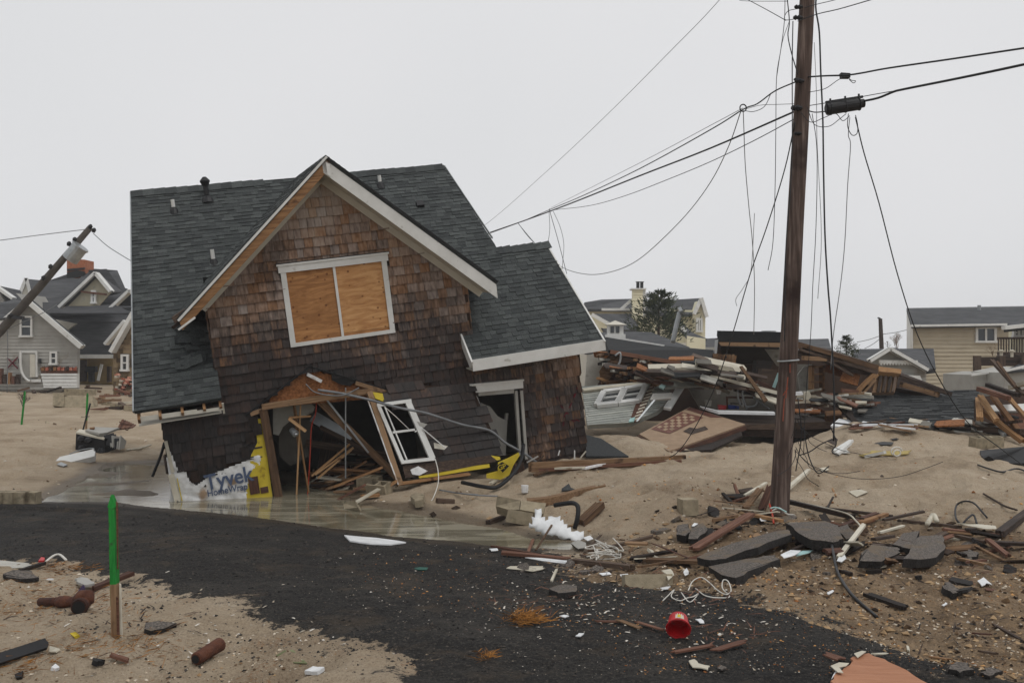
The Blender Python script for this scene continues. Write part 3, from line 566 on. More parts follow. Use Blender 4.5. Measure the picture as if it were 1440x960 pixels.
# roof vents
def vent(px, py0, py1, m, r=.045, boot=True, cap=False):
    for k in range(60):      # foot of the pipe on the roof plane
        y = -.4 + k * .066; p = hp(px, py1, y)
        if p.z < rz(y) + .1: break
    mb = MB(); hgt = max(.12, (py1 - py0) / F * 17.5); mb.tube([p - Z * .1, p + Z * hgt], r, 10); o = mb.build('vent_pipe', m, house)
    if boot: mb = MB(); mb.tube([p - Z * .08 - Y * .05, p + Z * .03, p + Z * .09], [r * 2.6, r * 2.2, r * 1.2], 12); mb.box(p + Vr * -.02 + Nr * .005, X * .14, Vr * .14, Nr * .006); mb.build('pipe_boot', m_black, o)
    if cap: mb = MB(); mb.tube([p + Z * (hgt - .12), p + Z * (hgt - .04), p + Z * (hgt - .02), p + Z * (hgt + .05)], [r * 1.1, r * 1.9, r * 1.9, r * .6], 10); mb.build('pipe_cap', m, o)
vent(245, 281, 298, m_white, .035); vent(292, 253, 282, m_black, .05, cap=True); vent(301, 352, 371, m_white, .035); vent(535, 246, 262, m_white, .035)
p = hp(590, 283, 2.6); p.z = rz(2.6) + .12; p.x = hp(590, 283, 2.6).x; mb = MB(); mb.box(p, X * .07, Vr * .07, Nr * .05); mb.build('roof_vent_box', m_black, house)
# ---- big window: frame, mullion, two plywood sheets
mb = MB(); x0, x1, z0, z1 = 2.1, 3.82, 2.16, 3.46; fw = .085
mb.bx(x0 - .03, x1 + .03, -.06, .02, z1 - .10, z1 + .01, .5); mb.bx(x0 - .05, x1 + .05, -.075, .02, z1 + .01, z1 + .04, .4)
mb.bx(x0, x0 + fw, -.05, .02, z0, z1 - .10, .5); mb.bx(x1 - fw, x1, -.05, .02, z0, z1 - .10, .6); mb.bx(x0 + fw, x1 - fw, -.05, .02, z0, z0 + .06, .4)
win = mb.build('boarded_window', m_white, house)
mb = MB(); mb.bx(x0 - .06, x1 + .06, -.07, -.02, z1 + .04, z1 + .055); mb.build('head_flashing', m_black, win)
xm = (x0 + x1) / 2 - .01; mb = MB(); mb.bx(xm - .02, xm + .02, -.045, .02, z0 + .06, z1 - .1); mb.build('mullion', m_white, win)
for i, (a, b) in enumerate(((x0 + fw, xm - .02), (xm + .02, x1 - fw))):
    mb = MB(); mb.bx(a, b, -.02, .0, z0 + .06 if i == 0 else z0 + .11, z1 - .1, .15 + .6 * i); pb = mb.build('plywood_sheet', m_ply, win)
    if i == 1: mb = MB(); mb.bx(a, b, -.02, .0, z0 + .06, z0 + .106, .0); mb.build('plywood_strip', m_ply, win)
# ---- scar of the missing porch roof: strand-board triangle, header, flashing
pl = [hp(*q, .03) for q in [(380, 560), (404, 538), (434, 521), (447, 521), (500, 538), (545, 552), (530, 560), (376, 573)]]
mb = MB(); mb.ext(pl, -Y, .03, .5); scar = mb.build('porch_roof_scar', m_osb, house)
mb = MB(); mb.bar(hp(368, 572, -.05), hp(530, 548, -.05), .09, .09); mb.build('header_beam', m_wood, house)
mb = MB(); mb.bar(hp(345, 584, -.04), hp(436, 515, -.04), .04, .025, up=(-.6, 0, 1), a=.2); mb.bar(hp(436, 515, -.04), hp(548, 549, -.04), .04, .025, a=.2); mb.build('step_flashing', m_black, house)
mb = MB(); mb.bar(hp(432, 526, -.06), hp(452, 536, -.06), .08, .05, a=.2); mb.build('wire_outlet', m_wrap, house)
mb = MB(); mb.bar(hp(500, 538, -.05), hp(560, 556, -.05), .06, .05, up=(0, -1, 0)); mb.build('broken_ledger', m_wood, house)
mb = MB(); mb.ext([hp(*q, -.025) for q in [(470, 522), (500, 536), (492, 543), (478, 540), (466, 534)]], -Y, .006, .1); mb.build('burn_hole_patch', m_black, scar)
# posts of the opening, yellow foam sheathing, house wrap
mb = MB(); mb.bar(hp(370, 575, -.03), hp(392, 700, -.03), .13, .11, up=(0, 1, 0)); mb.bar(hp(352, 582, -.03), hp(370, 576, -.03), .05, .07, up=(0, 0, 1)); mb.build('corner_post', m_wood, house)
mb = MB(); mb.bar(hp(394, 700, .02), hp(380, 612, .02), .05, .1, up=(0, 1, 0)); mb.build('jack_stud', m_greysiding, house)
mb = MB(); mb.ext([hp(*q, -.04) for q in [(358, 590), (369, 588), (372, 612), (385, 712), (300, 716), (345, 700), (350, 660), (353, 640), (362, 622)]], -Y, .02, .5); mb.build('foam_sheathing', m_yellow, house)
mb = MB(); mb.bx(*[v for v in (hp(356, 690).x - .05, hp(356, 690).x + .1, -.06, -.035, hp(356, 690).z - .04, hp(356, 690).z + .24)]); mb.bx(hp(372, 690).x - .06, hp(372, 690).x + .06, -.055, -.035, hp(372, 690).z - .02, hp(372, 690).z + .08); mb.build('torn_sheathing_patch', m_redwood, house)
# crinkled house wrap
wr = [(233, 622), (242, 640), (250, 660), (262, 664), (266, 676), (276, 682), (300, 665), (345, 648), (366, 637), (366, 652), (350, 664), (346, 700), (330, 702), (310, 705), (290, 707), (262, 708), (250, 706), (238, 706), (240, 690), (236, 660)]
mb = MB(); pw = [h2(*q, -.03) for q in wr]; st = .02; gx0, gz0 = min(p[0] for p in pw), min(p[1] for p in pw); cache = {}
def wv(i, j):
    if (i, j) not in cache: cache[i, j] = len(mb.v); x = gx0 + i * st; z = gz0 + j * st; mb.v.append((x, -.03 - .016 * abs(math.sin(x * 9 + z * 5 + math.sin(z * 13))) - .008 * random.random(), z))
    return cache[i, j]
for i in range(110):
    for j in range(80):
        if inpoly(gx0 + (i + .5) * st, gz0 + (j + .5) * st, pw): mb.f.append([wv(i, j), wv(i + 1, j), wv(i + 1, j + 1), wv(i, j + 1)]); mb.a.append(.5)
wrap = mb.build('house_wrap', m_wrap, house, smooth=True)
def text(s, size, m, parent, origin, U, V, depth=.002, bold=.0, name='lettering', shear=0, sx=1):
    cu = bpy.data.curves.new(name, 'FONT'); cu.body = s; cu.size = size; cu.extrude = depth; cu.offset = bold; cu.shear = shear; to = bpy.data.objects.new(name, cu); COL.objects.link(to)
    bpy.context.view_layer.update(); me = bpy.data.meshes.new_from_object(to); bpy.data.objects.remove(to)
    U, V = Vector(U).normalized(), Vector(V).normalized(); N = U.cross(V)
    for v in me.vertices: q = v.co; v.co = Vector(origin) + U * q.x * sx + V * q.y + N * q.z
    me.materials.clear(); me.materials.append(m); o = bpy.data.objects.new(name, me); COL.objects.link(o); o.parent = parent; return o
a, b = hp(290, 689, -.062), hp(350, 676, -.062); U = (b - a)
text('Tyvek', .35, m_ink, wrap, a, U, (-U.z, 0, U.x), bold=.006, name='big_lettering', sx=.86)
a, b = hp(292, 698, -.062), hp(345, 688, -.062); U = (b - a); text('HomeWrap', .155, m_ink, wrap, a, U, (-U.z, 0, U.x), bold=.0025, name='small_lettering', sx=.82)
for i in range(6):
    p = hp(292 + 40 * random.random(), 702 - random.random() * 2, -.075); 
mb = MB(); mb.bar(hp(249, 672, -.08), hp(256, 704, -.08), .015, .01, up=(0, 1, 0)); mb.build('wrap_tear_strip', m_yellow, wrap)
mb = MB(); mb.bar(hp(233, 620, -.06), hp(243, 664, -.06), .05, .02, up=(0, 1, 0), a=.2); mb.bar(hp(240, 664, -.06), hp(250, 706, -.1), .09, .012, up=(0, 1, 0), rag=.04); mb.build('torn_corner_wrap', m_palew, wrap)
# loose shingle rows at the torn lower edge
mb = MB()
for px, py in [(275, 672), (285, 662), (345, 638), (352, 618), (311, 652), (362, 606), (357, 596)]:
    q = hp(px, py, -.05); mb = MB(); mb.bx(q.x - .07, q.x + .07, -.07, -.05, q.z - .06, q.z + .12); mb.build('loose_shingle', m_cedar, house)
mb = MB(); mb.ext([hp(*q, -.02) for q in [(540, 549), (562, 553), (566, 565), (548, 562)]], -Y, .012); mb.build('foam_sheathing', m_yellow, house)
# red spray-painted X and marks on the wing wall
mb = MB()
for pts in ([(780, 552), (784, 560), (790, 572), (797, 580), (806, 588), (815, 592)], [(812, 545), (806, 562), (800, 574), (794, 584), (792, 600)], [(798, 582), (803, 590), (812, 594)]):
    w = [.018 + .014 * random.random() for _ in pts]
    for (p, q, ww) in zip(pts, pts[1:], w): mb.bar(hp(*p, -.024), hp(*q, -.024), ww, .004, up=(0, 1, 0))
mb.build('sprayed_cross', m_redpaint, house)
# ---- door opening of the wing
mb = MB(); a, b = hp(663, 547, -.06), hp(735, 540, -.06); mb.bar(a, b, .05, .13, a=.5); mb.bar(hp(660, 541, -.07), hp(736, 534, -.07), .08, .025, a=.5); mb.build('door_head_trim', m_white, house)
mb = MB(); mb.bar(hp(672, 553, -.02), hp(722, 549, -.02), .08, .08, a=.3); mb.bar(hp(725, 549, -.01), hp(731, 640, -.01), .05, .08, up=(0, 1, 0), a=.3); mb.bar(hp(733, 549, -.04), hp(740, 645, -.04), .05, .05, up=(0, 1, 0), a=.9); mb.build('door_frame', m_greysiding, house)
mb = MB(); mb.bar(hp(666, 552, -.04), hp(700, 634, -.04), .06, .03, up=(0, 1, 0), a=.8); mb.build('loose_jamb', m_wrap, house)
mb = MB()
for k in range(9): q = hp(667 + k * 3.6, 558 + k * 8.5, -.065); mb = MB(); mb.bx(q.x - .03, q.x + .012, -.066, -.06, q.z - .02, q.z + .02); mb.build('tape_mark', m_ink, house)
mb = MB(); mb.ext([hp(*q, .25) for q in [(676, 566), (690, 572), (700, 585), (710, 590), (711, 584), (714, 584), (711, 640), (690, 640)]], -Y, .05, .3); mb.tube([hp(712.5, 590, .24), hp(712.5, 581, .24)], [.02, .035], 8); mb.build('painted_headboard', m_greysiding, house)
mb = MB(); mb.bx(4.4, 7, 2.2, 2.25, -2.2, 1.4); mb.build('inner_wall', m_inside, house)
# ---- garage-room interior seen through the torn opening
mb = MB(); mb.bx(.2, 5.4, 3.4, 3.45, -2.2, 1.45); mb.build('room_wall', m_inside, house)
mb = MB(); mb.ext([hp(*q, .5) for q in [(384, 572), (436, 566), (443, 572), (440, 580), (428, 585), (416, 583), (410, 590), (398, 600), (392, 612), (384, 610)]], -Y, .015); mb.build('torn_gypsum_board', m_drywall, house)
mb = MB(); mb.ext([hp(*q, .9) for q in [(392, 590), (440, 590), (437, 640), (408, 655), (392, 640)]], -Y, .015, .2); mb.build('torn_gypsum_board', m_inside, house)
mb = MB(); mb.bar(hp(440, 585, .8), hp(494, 617, .5), .2, .03, up=(0, -1, .3), a=.4); mb.build('grey_duct', m_metal, house)
mb = MB(); mb.bar(hp(448, 562, .1), hp(560, 672, .0), .12, .09, up=(0, -1, 0)); mb.build('fallen_header', m_wood, house)
mb = MB(); mb.bar(hp(458, 560, .02), hp(518, 636, -.02), .03, .03, up=(0, -1, 0)); mb.build('metal_track', m_metal, house)
mb = MB(); mb.bar(hp(450, 600, .5), hp(530, 640, .5), .07, .07, up=(0, -1, 0)); mb.bar(hp(430, 622, .8), hp(545, 640, .6), .12, .05, up=(0, -1, 0)); mb.bar(hp(470, 590, 1.2), hp(452, 690, 1.2), .3, .04, up=(0, 1, 0)); mb.build('fallen_studs', m_dkwood, house)
for (p, q, y) in [((413, 562), (434, 692), .15), ((423, 560), (417, 695), .1), ((412, 562), (421, 640), .3)]:
    mb = MB(); mb.bar(hp(*p, y), hp(*q, y - .05), .025, .025); mb.build('hanging_lath', m_lumber, house)
for (p, q) in [((438, 669), (492, 624)), ((443, 667), (497, 629)), ((447, 672), (494, 632))]:
    mb = MB(); mb.bar(hp(*p, .25), hp(*q, .3), .03, .03); mb.build('leaning_lath', m_lumber, house)
mb = MB(); mb.bar(hp(406, 587, .0), hp(437, 585, 0), .03, .03); mb.bar(hp(406, 588, -.02), hp(430, 606, -.02), .05, .04, up=(0, 1, 0)); mb.build('broken_lath_knot', m_lumber, house)
mb = MB(); mb.tube([hp(410, 604, .1), hp(416, 610, 0)], [.045, .06], 10); mb.tube([hp(416, 610, 0), hp(417, 612, -.02)], [.03, .03], 8); mb.build('hanging_lamp_socket', m_metal, house)
mb = MB(); mb.tube([hp(486, 545, -.05), hp(486, 600, -.05), hp(486, 672, -.05)], .012, 6); mb.build('conduit_pipe', m_metal, house)
mb = MB(); mb.tube(spline([hp(445, 552, .1), hp(444, 580, .1), hp(438, 600, .08), hp(436, 640, .1), hp(433, 690, .1), hp(430, 712, 0)]), .008, 5); mb.build('dangling_red_wire', m_orange, house)


def newell(pts):
    n = Vector((0, 0, 0))
    for i in range(len(pts)): n += (pts[i] - pts[0]).cross(pts[(i + 1) % len(pts)] - pts[0])
    return n.normalized()
def facing(pts): 
    n = newell(pts); return n if n.dot(EYE - pts[0]) > 0 else -n
class Plane:
    """plane through three world points, with sight-line lookup"""
    def __init__(s, a, b, c): s.a = a; s.n = (b - a).cross(c - a).normalized(); s.n = s.n if s.n.dot(EYE - a) > 0 else -s.n
    def __call__(s, px, py, off=0): r = ray(px, py); a = s.a + s.n * off; return EYE + r * ((a - EYE).dot(s.n) / r.dot(s.n))
    def uv(s, O, U, V, p):     # oblique coordinates
        d = p - O; uu, uv_, vv = U.dot(U), U.dot(V), V.dot(V); du, dv = d.dot(U), d.dot(V); D = uu * vv - uv_ * uv_; return ((du * vv - dv * uv_) / D, (dv * uu - du * uv_) / D)
def slab(name, m, pts, t, parent=None, a=None, label=None, cat=None, group=None, up=False):
    pts = [p if isinstance(p, Vector) else P(*p) for p in pts]; N = facing(pts)
    if up and N.z < 0: N = -N
    mb = MB(); mb.ext(pts, N, t, a); o = mb.build(name, m, parent); return tag(o, label, cat, group)
def wood(name, m, p, q, w, t, label=None, cat='board', group=None, parent=None, rag=.0, up=(0, 0, 1), a=None):
    mb = MB(); mb.bar(p, q, w, t, up=up, rag=rag, a=a); o = mb.build(name, m, parent)
    if parent is None: tag(o, label, cat, group)
    return o
def strand(name, m, pts, r, label=None, cat=None, group=None, parent=None, n=5, seg=6):
    mb = MB(); mb.tube(spline(pts, seg), r, n, a=.5); o = mb.build(name, m, parent, smooth=True)
    if parent is None: tag(o, label, cat, group)
    return o

# ------------------------------------------------------------------ wall section that has swung out between the opening and the door
pl = Plane(HO + HR @ hp(518, 550, -.08), HO + HR @ hp(664, 545, -.08), HO + HR @ hp(563, 681, -.62))
sec = empty('fallen_wall_section', pl(563, 681), 'wall piece of dark wet shingles with an empty white window, slumped out between garage opening and side door', 'wall section')
def kid(o, parent):
    o.parent = parent; o.matrix_parent_inverse = Matrix.Translation(parent.location).inverted() if not parent.rotation_euler.x else parent.matrix_world.inverted(); return o
O_ = pl(563, 681); U_ = (pl(690, 650) - pl(575, 668)).normalized(); V_ = (pl(518, 550) - O_).normalized()
pg = [pl.uv(O_, U_, V_, pl(*q)) for q in [(538, 552), (560, 541), (664, 543), (672, 560), (704, 636), (690, 640), (640, 652), (600, 660), (572, 668)]]
wh = [pl.uv(O_, U_, V_, pl(*q)) for q in [(535, 575), (574, 570), (603, 640), (566, 646)]]
mb = MB(); tiles(mb, O_, U_, V_, pl.n, pg, .145, .12, .24, .024, mode='centre', hole=[wh], gap=.003); kid(mb.build('shingle_cladding', m_cedar), sec)
for q in ([(536, 552), (562, 541), (664, 543), (672, 556), (578, 564), (532, 568)], [(576, 563), (664, 543), (706, 638), (606, 662)], [(566, 651), (611, 645), (640, 652), (690, 650), (600, 664), (572, 670)]):
    kid(slab('backing_board', m_sheath, [pl(*x, -.012) for x in q], .03), sec)
kid(wood('edge_stud', m_wood, pl(519, 551, .0), pl(563, 682, .0), .09, .11, parent=sec, up=pl.n), sec) 
kid(wood('edge_strip', m_wrap, pl(516.5, 560, .03), pl(560, 681, .05), .02, .02, parent=sec, up=pl.n), sec)
kid(wood('bottom_plate', m_trimwood, pl(562, 680, .0), pl(662, 666, .0), .05, .12, parent=sec, up=pl.n, rag=.06), sec)
kid(slab('foam_edge', m_yellow, [pl(*q, .03) for q in [(588, 668), (600, 663), (640, 658), (688, 652), (689, 657), (650, 663), (610, 670), (590, 672)]], .03), sec)
kid(slab('foam_edge', m_yellow, [pl(*q, .03) for q in [(690, 640), (703, 642), (704, 646), (694, 648)]], .02), sec)
kid(slab('foam_edge', m_yellow, [pl(*q, .02) for q in [(524, 551), (538, 553), (541, 565), (528, 560)]], .02), sec)
kid(slab('wrap_scrap', m_wrap, [pl(*q, .05) for q in [(577, 660), (588, 655), (602, 662), (590, 668), (580, 667)]], .012), sec)
kid(slab('torn_bottom_shingles', m_dkwood, [pl(*q, .035) for q in [(566, 655), (690, 640), (700, 648), (640, 660), (600, 667), (570, 672)]], .015), sec)
kid(slab('head_flashing', m_black, [pl(*q, .05) for q in [(540, 565), (574, 558), (577, 563), (541, 568)]], .02), sec)
wn = bpy.data.objects.new('white_window', None); COL.objects.link(wn); wn.parent = sec; wn.matrix_parent_inverse = Matrix.Translation(sec.location).inverted(); wn.name = 'window'
def wbar(nm, p, q, w, t=.07, m=m_white, off=.05):
    mb = MB(); mb.bar(pl(*p, off), pl(*q, off), w, t, up=pl.n); o = mb.build(nm, m); o.parent = wn; return o
wbar('window_jamb', (531.5, 569), (566, 650), .055); wbar('window_jamb', (573, 564), (608, 645), .10); wbar('window_head', (530, 570), (578, 563.5), .055, .075); wbar('window_sill', (564, 650), (611, 645), .055, .08)
wbar('sash_rail', (552, 608), (583, 604), .035, .05); wbar('sash_stile', (541, 572), (572, 646), .02, .04)
wbar('latch', (583, 607), (594, 602), .02, .04)
kid(slab('torn_window_film', m_greysiding, [pl(*q, .09) for q in [(586, 592), (601, 596), (596, 601), (590, 598)]], .006), sec)
kid(wood('dangling_blind_rod', m_white, pl(594, 602, .1), pl(627, 630, .2), .025, .012, parent=sec), sec)
kid(slab('torn_window_film', m_soffit, [pl(*q, .12) for q in [(610, 622), (630, 627), (625, 632), (611, 630)]], .006), sec)
kid(strand('window_cord', m_wirewhite, [pl(540, 571, .06), pl(556, 585, .08), pl(575, 603, .08)], .007, parent=sec), sec)
# foam board and brand mark at the bend
fb = slab('yellow_foam_board', m_yellow, [P(*q, 15.2) for q in [(700, 650), (716, 643), (729, 636), (731, 640), (722, 654), (716, 668), (704, 674), (684, 672), (684, 666), (700, 662)]], .03, label='bent yellow foam board with black diamond mark below the side door', cat='foam board')
mk = slab('diamond_mark', m_inkdk, [P(*q, 15.13) for q in [(698, 655), (706, 649), (716, 655), (707, 664)]], .006); mk.parent = fb
a, b = P(701, 661, 15.11), P(714, 657, 15.11); U = b - a; text('GP', .11, m_yellow, fb, a, U, (-U.z, 0, U.x), bold=.002, name='diamond_letters')
strand('rubber_hose', m_black, [P(736, 625, 15.6), P(733, 645, 15.2), P(722, 665, 14.8), P(700, 684, 14.4), P(680, 684, 14.4), P(650, 678, 14.8)], .032, 'thick black corrugated hose curling under the side door', 'hose', n=8)

# ------------------------------------------------------------------ rubble under and in front of the house
def GH(px, py, dz=0): g = G(px, py); return g + Vector((0, 0, dz))
def gplank(px1, py1, px2, py2, w, t, m, label, name='board', cat='board', d1=0.03, d2=0.03, group=None, rag=.05, up=(0, 0, 1)):
    return wood(name, m, GH(px1, py1, d1), GH(px2, py2, d2), w, t, label, cat, group, rag=rag, up=up)
def gslab(name, m, pxs, t_, label, cat, lift=0.02, group=None, tilt=None, jag=0, edge=None, sub=3):
    """flat broken piece lying on the ground; pxs outline; tilt=(dz at first point .. ) list of lifts"""
    t = t_; pts = []
    for i, q in enumerate(pxs):
        l = lift if tilt is None else tilt[i]; g = G(*q); r = (EYE - g).normalized(); pts.append(g + r * (l / max(.1, r.z)) if l > .06 else g + Vector((0, 0, l)))
    if jag:
        out = []
        for i, p in enumerate(pts):
            q = pts[(i + 1) % len(pts)]
            for k in range(sub): v = p.lerp(q, k / sub); out.append(v + Vector((random.uniform(-jag, jag), random.uniform(-jag, jag), 0)) if k else v)
        pts = out
    n = newell(pts); n = n if n.z > 0 else -n
    mb = MB(); mb.ext(pts, n, t, .5); o = mb.build(name, m); tag(o, label, cat, group)
    if edge:      # differently coloured broken sides
        o.data.materials.append(edge)
        for p in o.data.polygons:
            if p.normal.dot(n) < .7: p.material_index = 1
    return o
def cmu(p, yaw, tilt=0, name='concrete_block', label='', group=None, cat='concrete block', roll=0, L=.39, Hh=.19, D=.19):
    r = empty(name, p, label, cat, group, rot=(tilt, roll, yaw)); mb = MB()
    mb.bx(-L / 2, L / 2, -D / 2, -D / 2 + .03, 0, Hh); mb.bx(-L / 2, L / 2, D / 2 - .03, D / 2, 0, Hh)
    for x in (-L / 2, -.017, L / 2 - .034): mb.bx(x, x + .034, -D / 2 + .03, D / 2 - .03, .001, Hh - .001)
    bm = mb.build('block_shell', m_conc); bm.parent = r; return r
# block wall fragment: three courses still mortared together, tipped
bw = empty('block_wall_fragment', GH(750, 735), 'tipped concrete block wall fragment of three staggered blocks by the flood water', 'block wall', rot=(0, 0, 0))
for i, q in enumerate([[(699, 697), (732, 703), (730, 716), (714, 716), (697, 711)], [(733, 703), (768, 707), (764, 722), (731, 716)], [(715, 715), (750, 722), (747, 740), (711, 733)]]):
    yb = GH(735, 742).y; pts = [P(*x, yb + .1 + .15 * (x[1] < 712)) for x in q]; mb = MB(); mb.ext(pts, facing(pts), .19, .3 + .2 * i); kid(mb.build('concrete_block', m_conc), bw)
slab('upright_concrete_block', m_conc, [P(*q, 13.5) for q in [(768, 706), (775, 705), (786, 707), (785, 722), (770, 728)]], .25, label='concrete block standing on end beside the tipped block fragment', cat='concrete block')
def shape(name, m, pxs, Y, t, label, cat, group=None, dY=0):
    return slab(name, m, [P(x, y, (Y(x, y) if callable(Y) else Y)) for x, y in pxs], t, label=label, cat=cat, group=group)
# white foam heap
def lump(name, m, pxs, Y, t, label, cat, step=.045, amp=.014):
    pts = [P(x, y, Y) for x, y in pxs]; poly = [(p.x, p.z) for p in pts]; mb = MB(); x0 = min(p[0] for p in poly); z0 = min(p[1] for p in poly); c = {}
    zt = max(p[1] for p in poly)
    def g(i, j):
        if (i, j) not in c:
            x, z = x0 + i * step, z0 + j * step; e = sdist(np.array([x]), np.array([z]), np.array(poly))[0]; c[i, j] = len(mb.v)
            mb.v.append((x + random.uniform(-.008, .008), Y - t * min(1, max(0, e + .02) * 6) ** .5 + (z - z0) * .9 + amp * random.uniform(-1, 1), z + random.uniform(-.012, .012)))
        return c[i, j]
    n = int((max(p[0] for p in poly) - x0) / step) + 2; k = int((zt - z0) / step) + 2
    for i in range(n):
        for j in range(k):
            if inpoly(x0 + (i + .5) * step, z0 + (j + .5) * step, poly): mb.f.append([g(i, j), g(i + 1, j), g(i + 1, j + 1), g(i, j + 1)]); mb.a.append(.5)
    o = mb.build(name, m, smooth=True); md = o.modifiers.new('thickness', 'SOLIDIFY'); md.thickness = .05; md.offset = -1; return tag(o, label, cat)
lump('foam_heap', m_snow, [(744, 742), (751, 729), (757, 721), (762, 721), (765, 725), (763, 731), (770, 733), (780, 731), (790, 731), (793, 737), (800, 744), (803, 746), (812, 750), (818, 748), (822, 748), (820, 758), (817, 762), (803, 760), (790, 756), (770, 753), (755, 748)], GH(785, 762).y, .1, 'bright white foam heap melting at the end of the flood water', 'foam', .04)
_y = GH(808, 745).y; strand('bent_black_pipe', m_black, [P(780, 710, _y + .3), P(800, 707, _y + .15), P(809, 708, _y + .1), P(813, 714, _y + .05), P(812, 728, _y), P(808, 743, _y)], .03, 'bent black pipe arching over the sand beside the white foam heap', 'pipe', n=8)
def curved_board(pts, w, t, m, label, name='board'):
    mb = MB(); P_ = spline(pts, 4); n = len(P_)
    top = []; bot = []
    for i, p in enumerate(P_):
        ww = w * min(1, (n - 1 - i) / n * 2.2 + .15); top.append(p); bot.append(p - Vector((0, 0, ww)))
    vs = top + bot + [p + Vector((0, t, 0)) for p in top] + [p + Vector((0, t, 0)) for p in bot]; fs = []
    for i in range(n - 1): fs += [(n + i, n + i + 1, i + 1, i), (i, i + 1, 2 * n + i + 1, 2 * n + i), (2 * n + i, 2 * n + i + 1, 3 * n + i + 1, 3 * n + i), (3 * n + i, 3 * n + i + 1, n + i + 1, n + i)]
    fs += [(n, 0, 2 * n, 3 * n), (n - 1, 2 * n - 1, 4 * n - 1, 3 * n - 1)]
    mb.add(vs, fs); return tag(mb.build(name, m), label, 'board')
_y = GH(775, 712).y - .1; curved_board([P(741, 703, _y), P(765, 701, _y + .1), P(790, 696, _y + .3), P(820, 688, GH(820, 693).y - .15), P(852, 682, GH(852, 684).y)], .1, .2, m_wood, 'sand-crusted board arching over the sand above the tipped block fragment', 'curved_board')
gplank(815, 740, 845, 717, .12, .09, m_wood, 'short slanted board stub stuck in sand right of the bent black pipe', 'board_stub', d2=.08, up=(0, 0, 1))
gplank(685, 738, 712, 728, .06, .05, m_dkwood, 'dark narrow board half in water left of the block fragment')
gslab('roofing_scrap', m_roof2, [(790, 690), (800, 683), (803, 689), (810, 692), (790, 693)], .015, 'small dark roofing scrap on sand above the curved board', 'scrap', .04)
mb = MB(); mb.tube([GH(738, 694, .02), GH(738, 694, .13)], [.05, .06], 10); tag(mb.build('paper_cup', m_wrap), 'crushed white paper cup on sand below the side door', 'cup')
# long timber in front of the wing wall
lb = empty('long_timber', P(750, 656, 15.3), 'long pale brown timber with split end on sand in front of the side wing', 'timber')
kid(wood('timber_shaft', m_wood, P(744, 657, 15.3), P(948, 647, 16.4), .11, .16, parent=lb, rag=.1), lb); kid(wood('split_end', m_wood, P(930, 644, 16.5), P(966, 642, 16.6), .06, .07, parent=lb, rag=.15), lb)
kid(wood('doubled_board', m_redwood, P(750, 661, 15.3), P(958, 648, 16.3), .06, .05, parent=lb, rag=.1), lb)
for (a, b, c, d, w, m, l) in [(768, 662, 822, 664, .1, m_palew, 'flat white trim strip under the long timber'), (690, 683, 720, 668, .06, m_palew, 'white splintered strip leaning by the black hose'), (820, 662, 880, 652, .07, m_wrap, 'crumpled white wrap strip along the long timber'), (751, 672, 775, 664, .1, m_wood, 'short grey board sunk in sand under the long timber')]:
    gplank(a, b, c, d, w, .03, m, l, 'trim_strip', 'strip', .04, .08)
for k, (a, b, c, d, Yy, m, l) in enumerate([(808, 645, 808, 633, 15.9, m_white, 'short white stick standing against the wing corner, leftmost of two'), (785, 640, 787, 633, 15.9, m_white, 'stub of white trim standing at the wing wall foot'), (815, 645, 824, 634, 16, m_palew, 'short pale stick leaning at the wing corner'), (755, 650, 765, 640, 15.6, m_dkwood, 'dark splinter leaning at the wall foot right of the door'), (741, 650, 757, 641, 15.4, m_greysiding, 'grey lath leaning beside the side door foot')]):
    wood('broken_stick', m, P(a, b, Yy), P(c, d, Yy), .04, .02, l, 'stick')
# sagging service cable across the house front
strand('service_cable', m_wiregrey, [HO + HR @ hp(*q, yy) for q, yy in [((447, 548), -.05), ((480, 553), -.15), ((520, 562), -.3), ((560, 573), -.45), ((600, 581), -.5), ((650, 597), -.5), ((688, 605), -.4), ((710, 622), -.4), ((735, 636), -.4), ((755, 650), -.4)]], .022, 'grey service cable sagging across the torn opening and wall section to the sand', 'cable', n=7)
strand('service_wire', m_wiregrey, [HO + HR @ hp(*q, yy) for q, yy in [((430, 540), -.1), ((445, 552), -.12), ((480, 556), -.2), ((505, 545), -.2)]], .01, 'thin grey wire twisting at the porch roof scar', 'wire')
strand('window_wire', m_wirewhite, [P(612, 645, 14.6), P(616, 662, 14.4), P(616, 680, 14.2), P(609, 700, 14.0), P(601, 712, 13.8), P(604, 724, 13.4)], .008, 'thin white wire hanging from the slumped window to the water', 'wire')
slab('electrical_plug', m_wirewhite, [P(*q, 13.9) for q in [(598, 713), (603, 712), (604, 716), (599, 717)]], .03, label='small white plug at the end of the hanging window wire', cat='plug')
# rubble heap inside the opening
for k in range(64):
    px, py = random.uniform(436, 545), random.uniform(655, 704); an = random.uniform(-.7, .2); L = random.uniform(.3, .9); p = GH(px, py, random.uniform(.02, .45) * (1 - abs(px - 495) / 60)); d = Vector((math.cos(an), random.uniform(-.3, .3), math.sin(-an) * .8)).normalized()
    wood('rubble_board', random.choice((m_dkwood, m_wood, m_wood, m_redwood, m_palew, m_trimwood)), p - d * L / 2, p + d * L / 2, random.uniform(.04, .18), .035, 'sandy broken board in the rubble heap inside the garage opening', 'board', 'broken boards heaped inside the garage opening', rag=.06)
cmu(GH(520, 690, .06), -.3, .1, label='concrete block with its cores showing at the foot of the wall section'); cmu(GH(534, 694, .0), -.5, .3, name='concrete_block', label='second concrete block half sunk below the wall section')
wood('white_trim_board', m_palew, P(497, 708, 14.0), P(533, 687, 14.3), .09, .02, 'white trim board leaning up from the water at the garage opening', 'board')
gslab('concrete_lump', m_conc, [(472, 703), (500, 704), (503, 713), (474, 716)], .12, 'grey concrete lump at the water edge below the rubble', 'concrete lump', .12); 
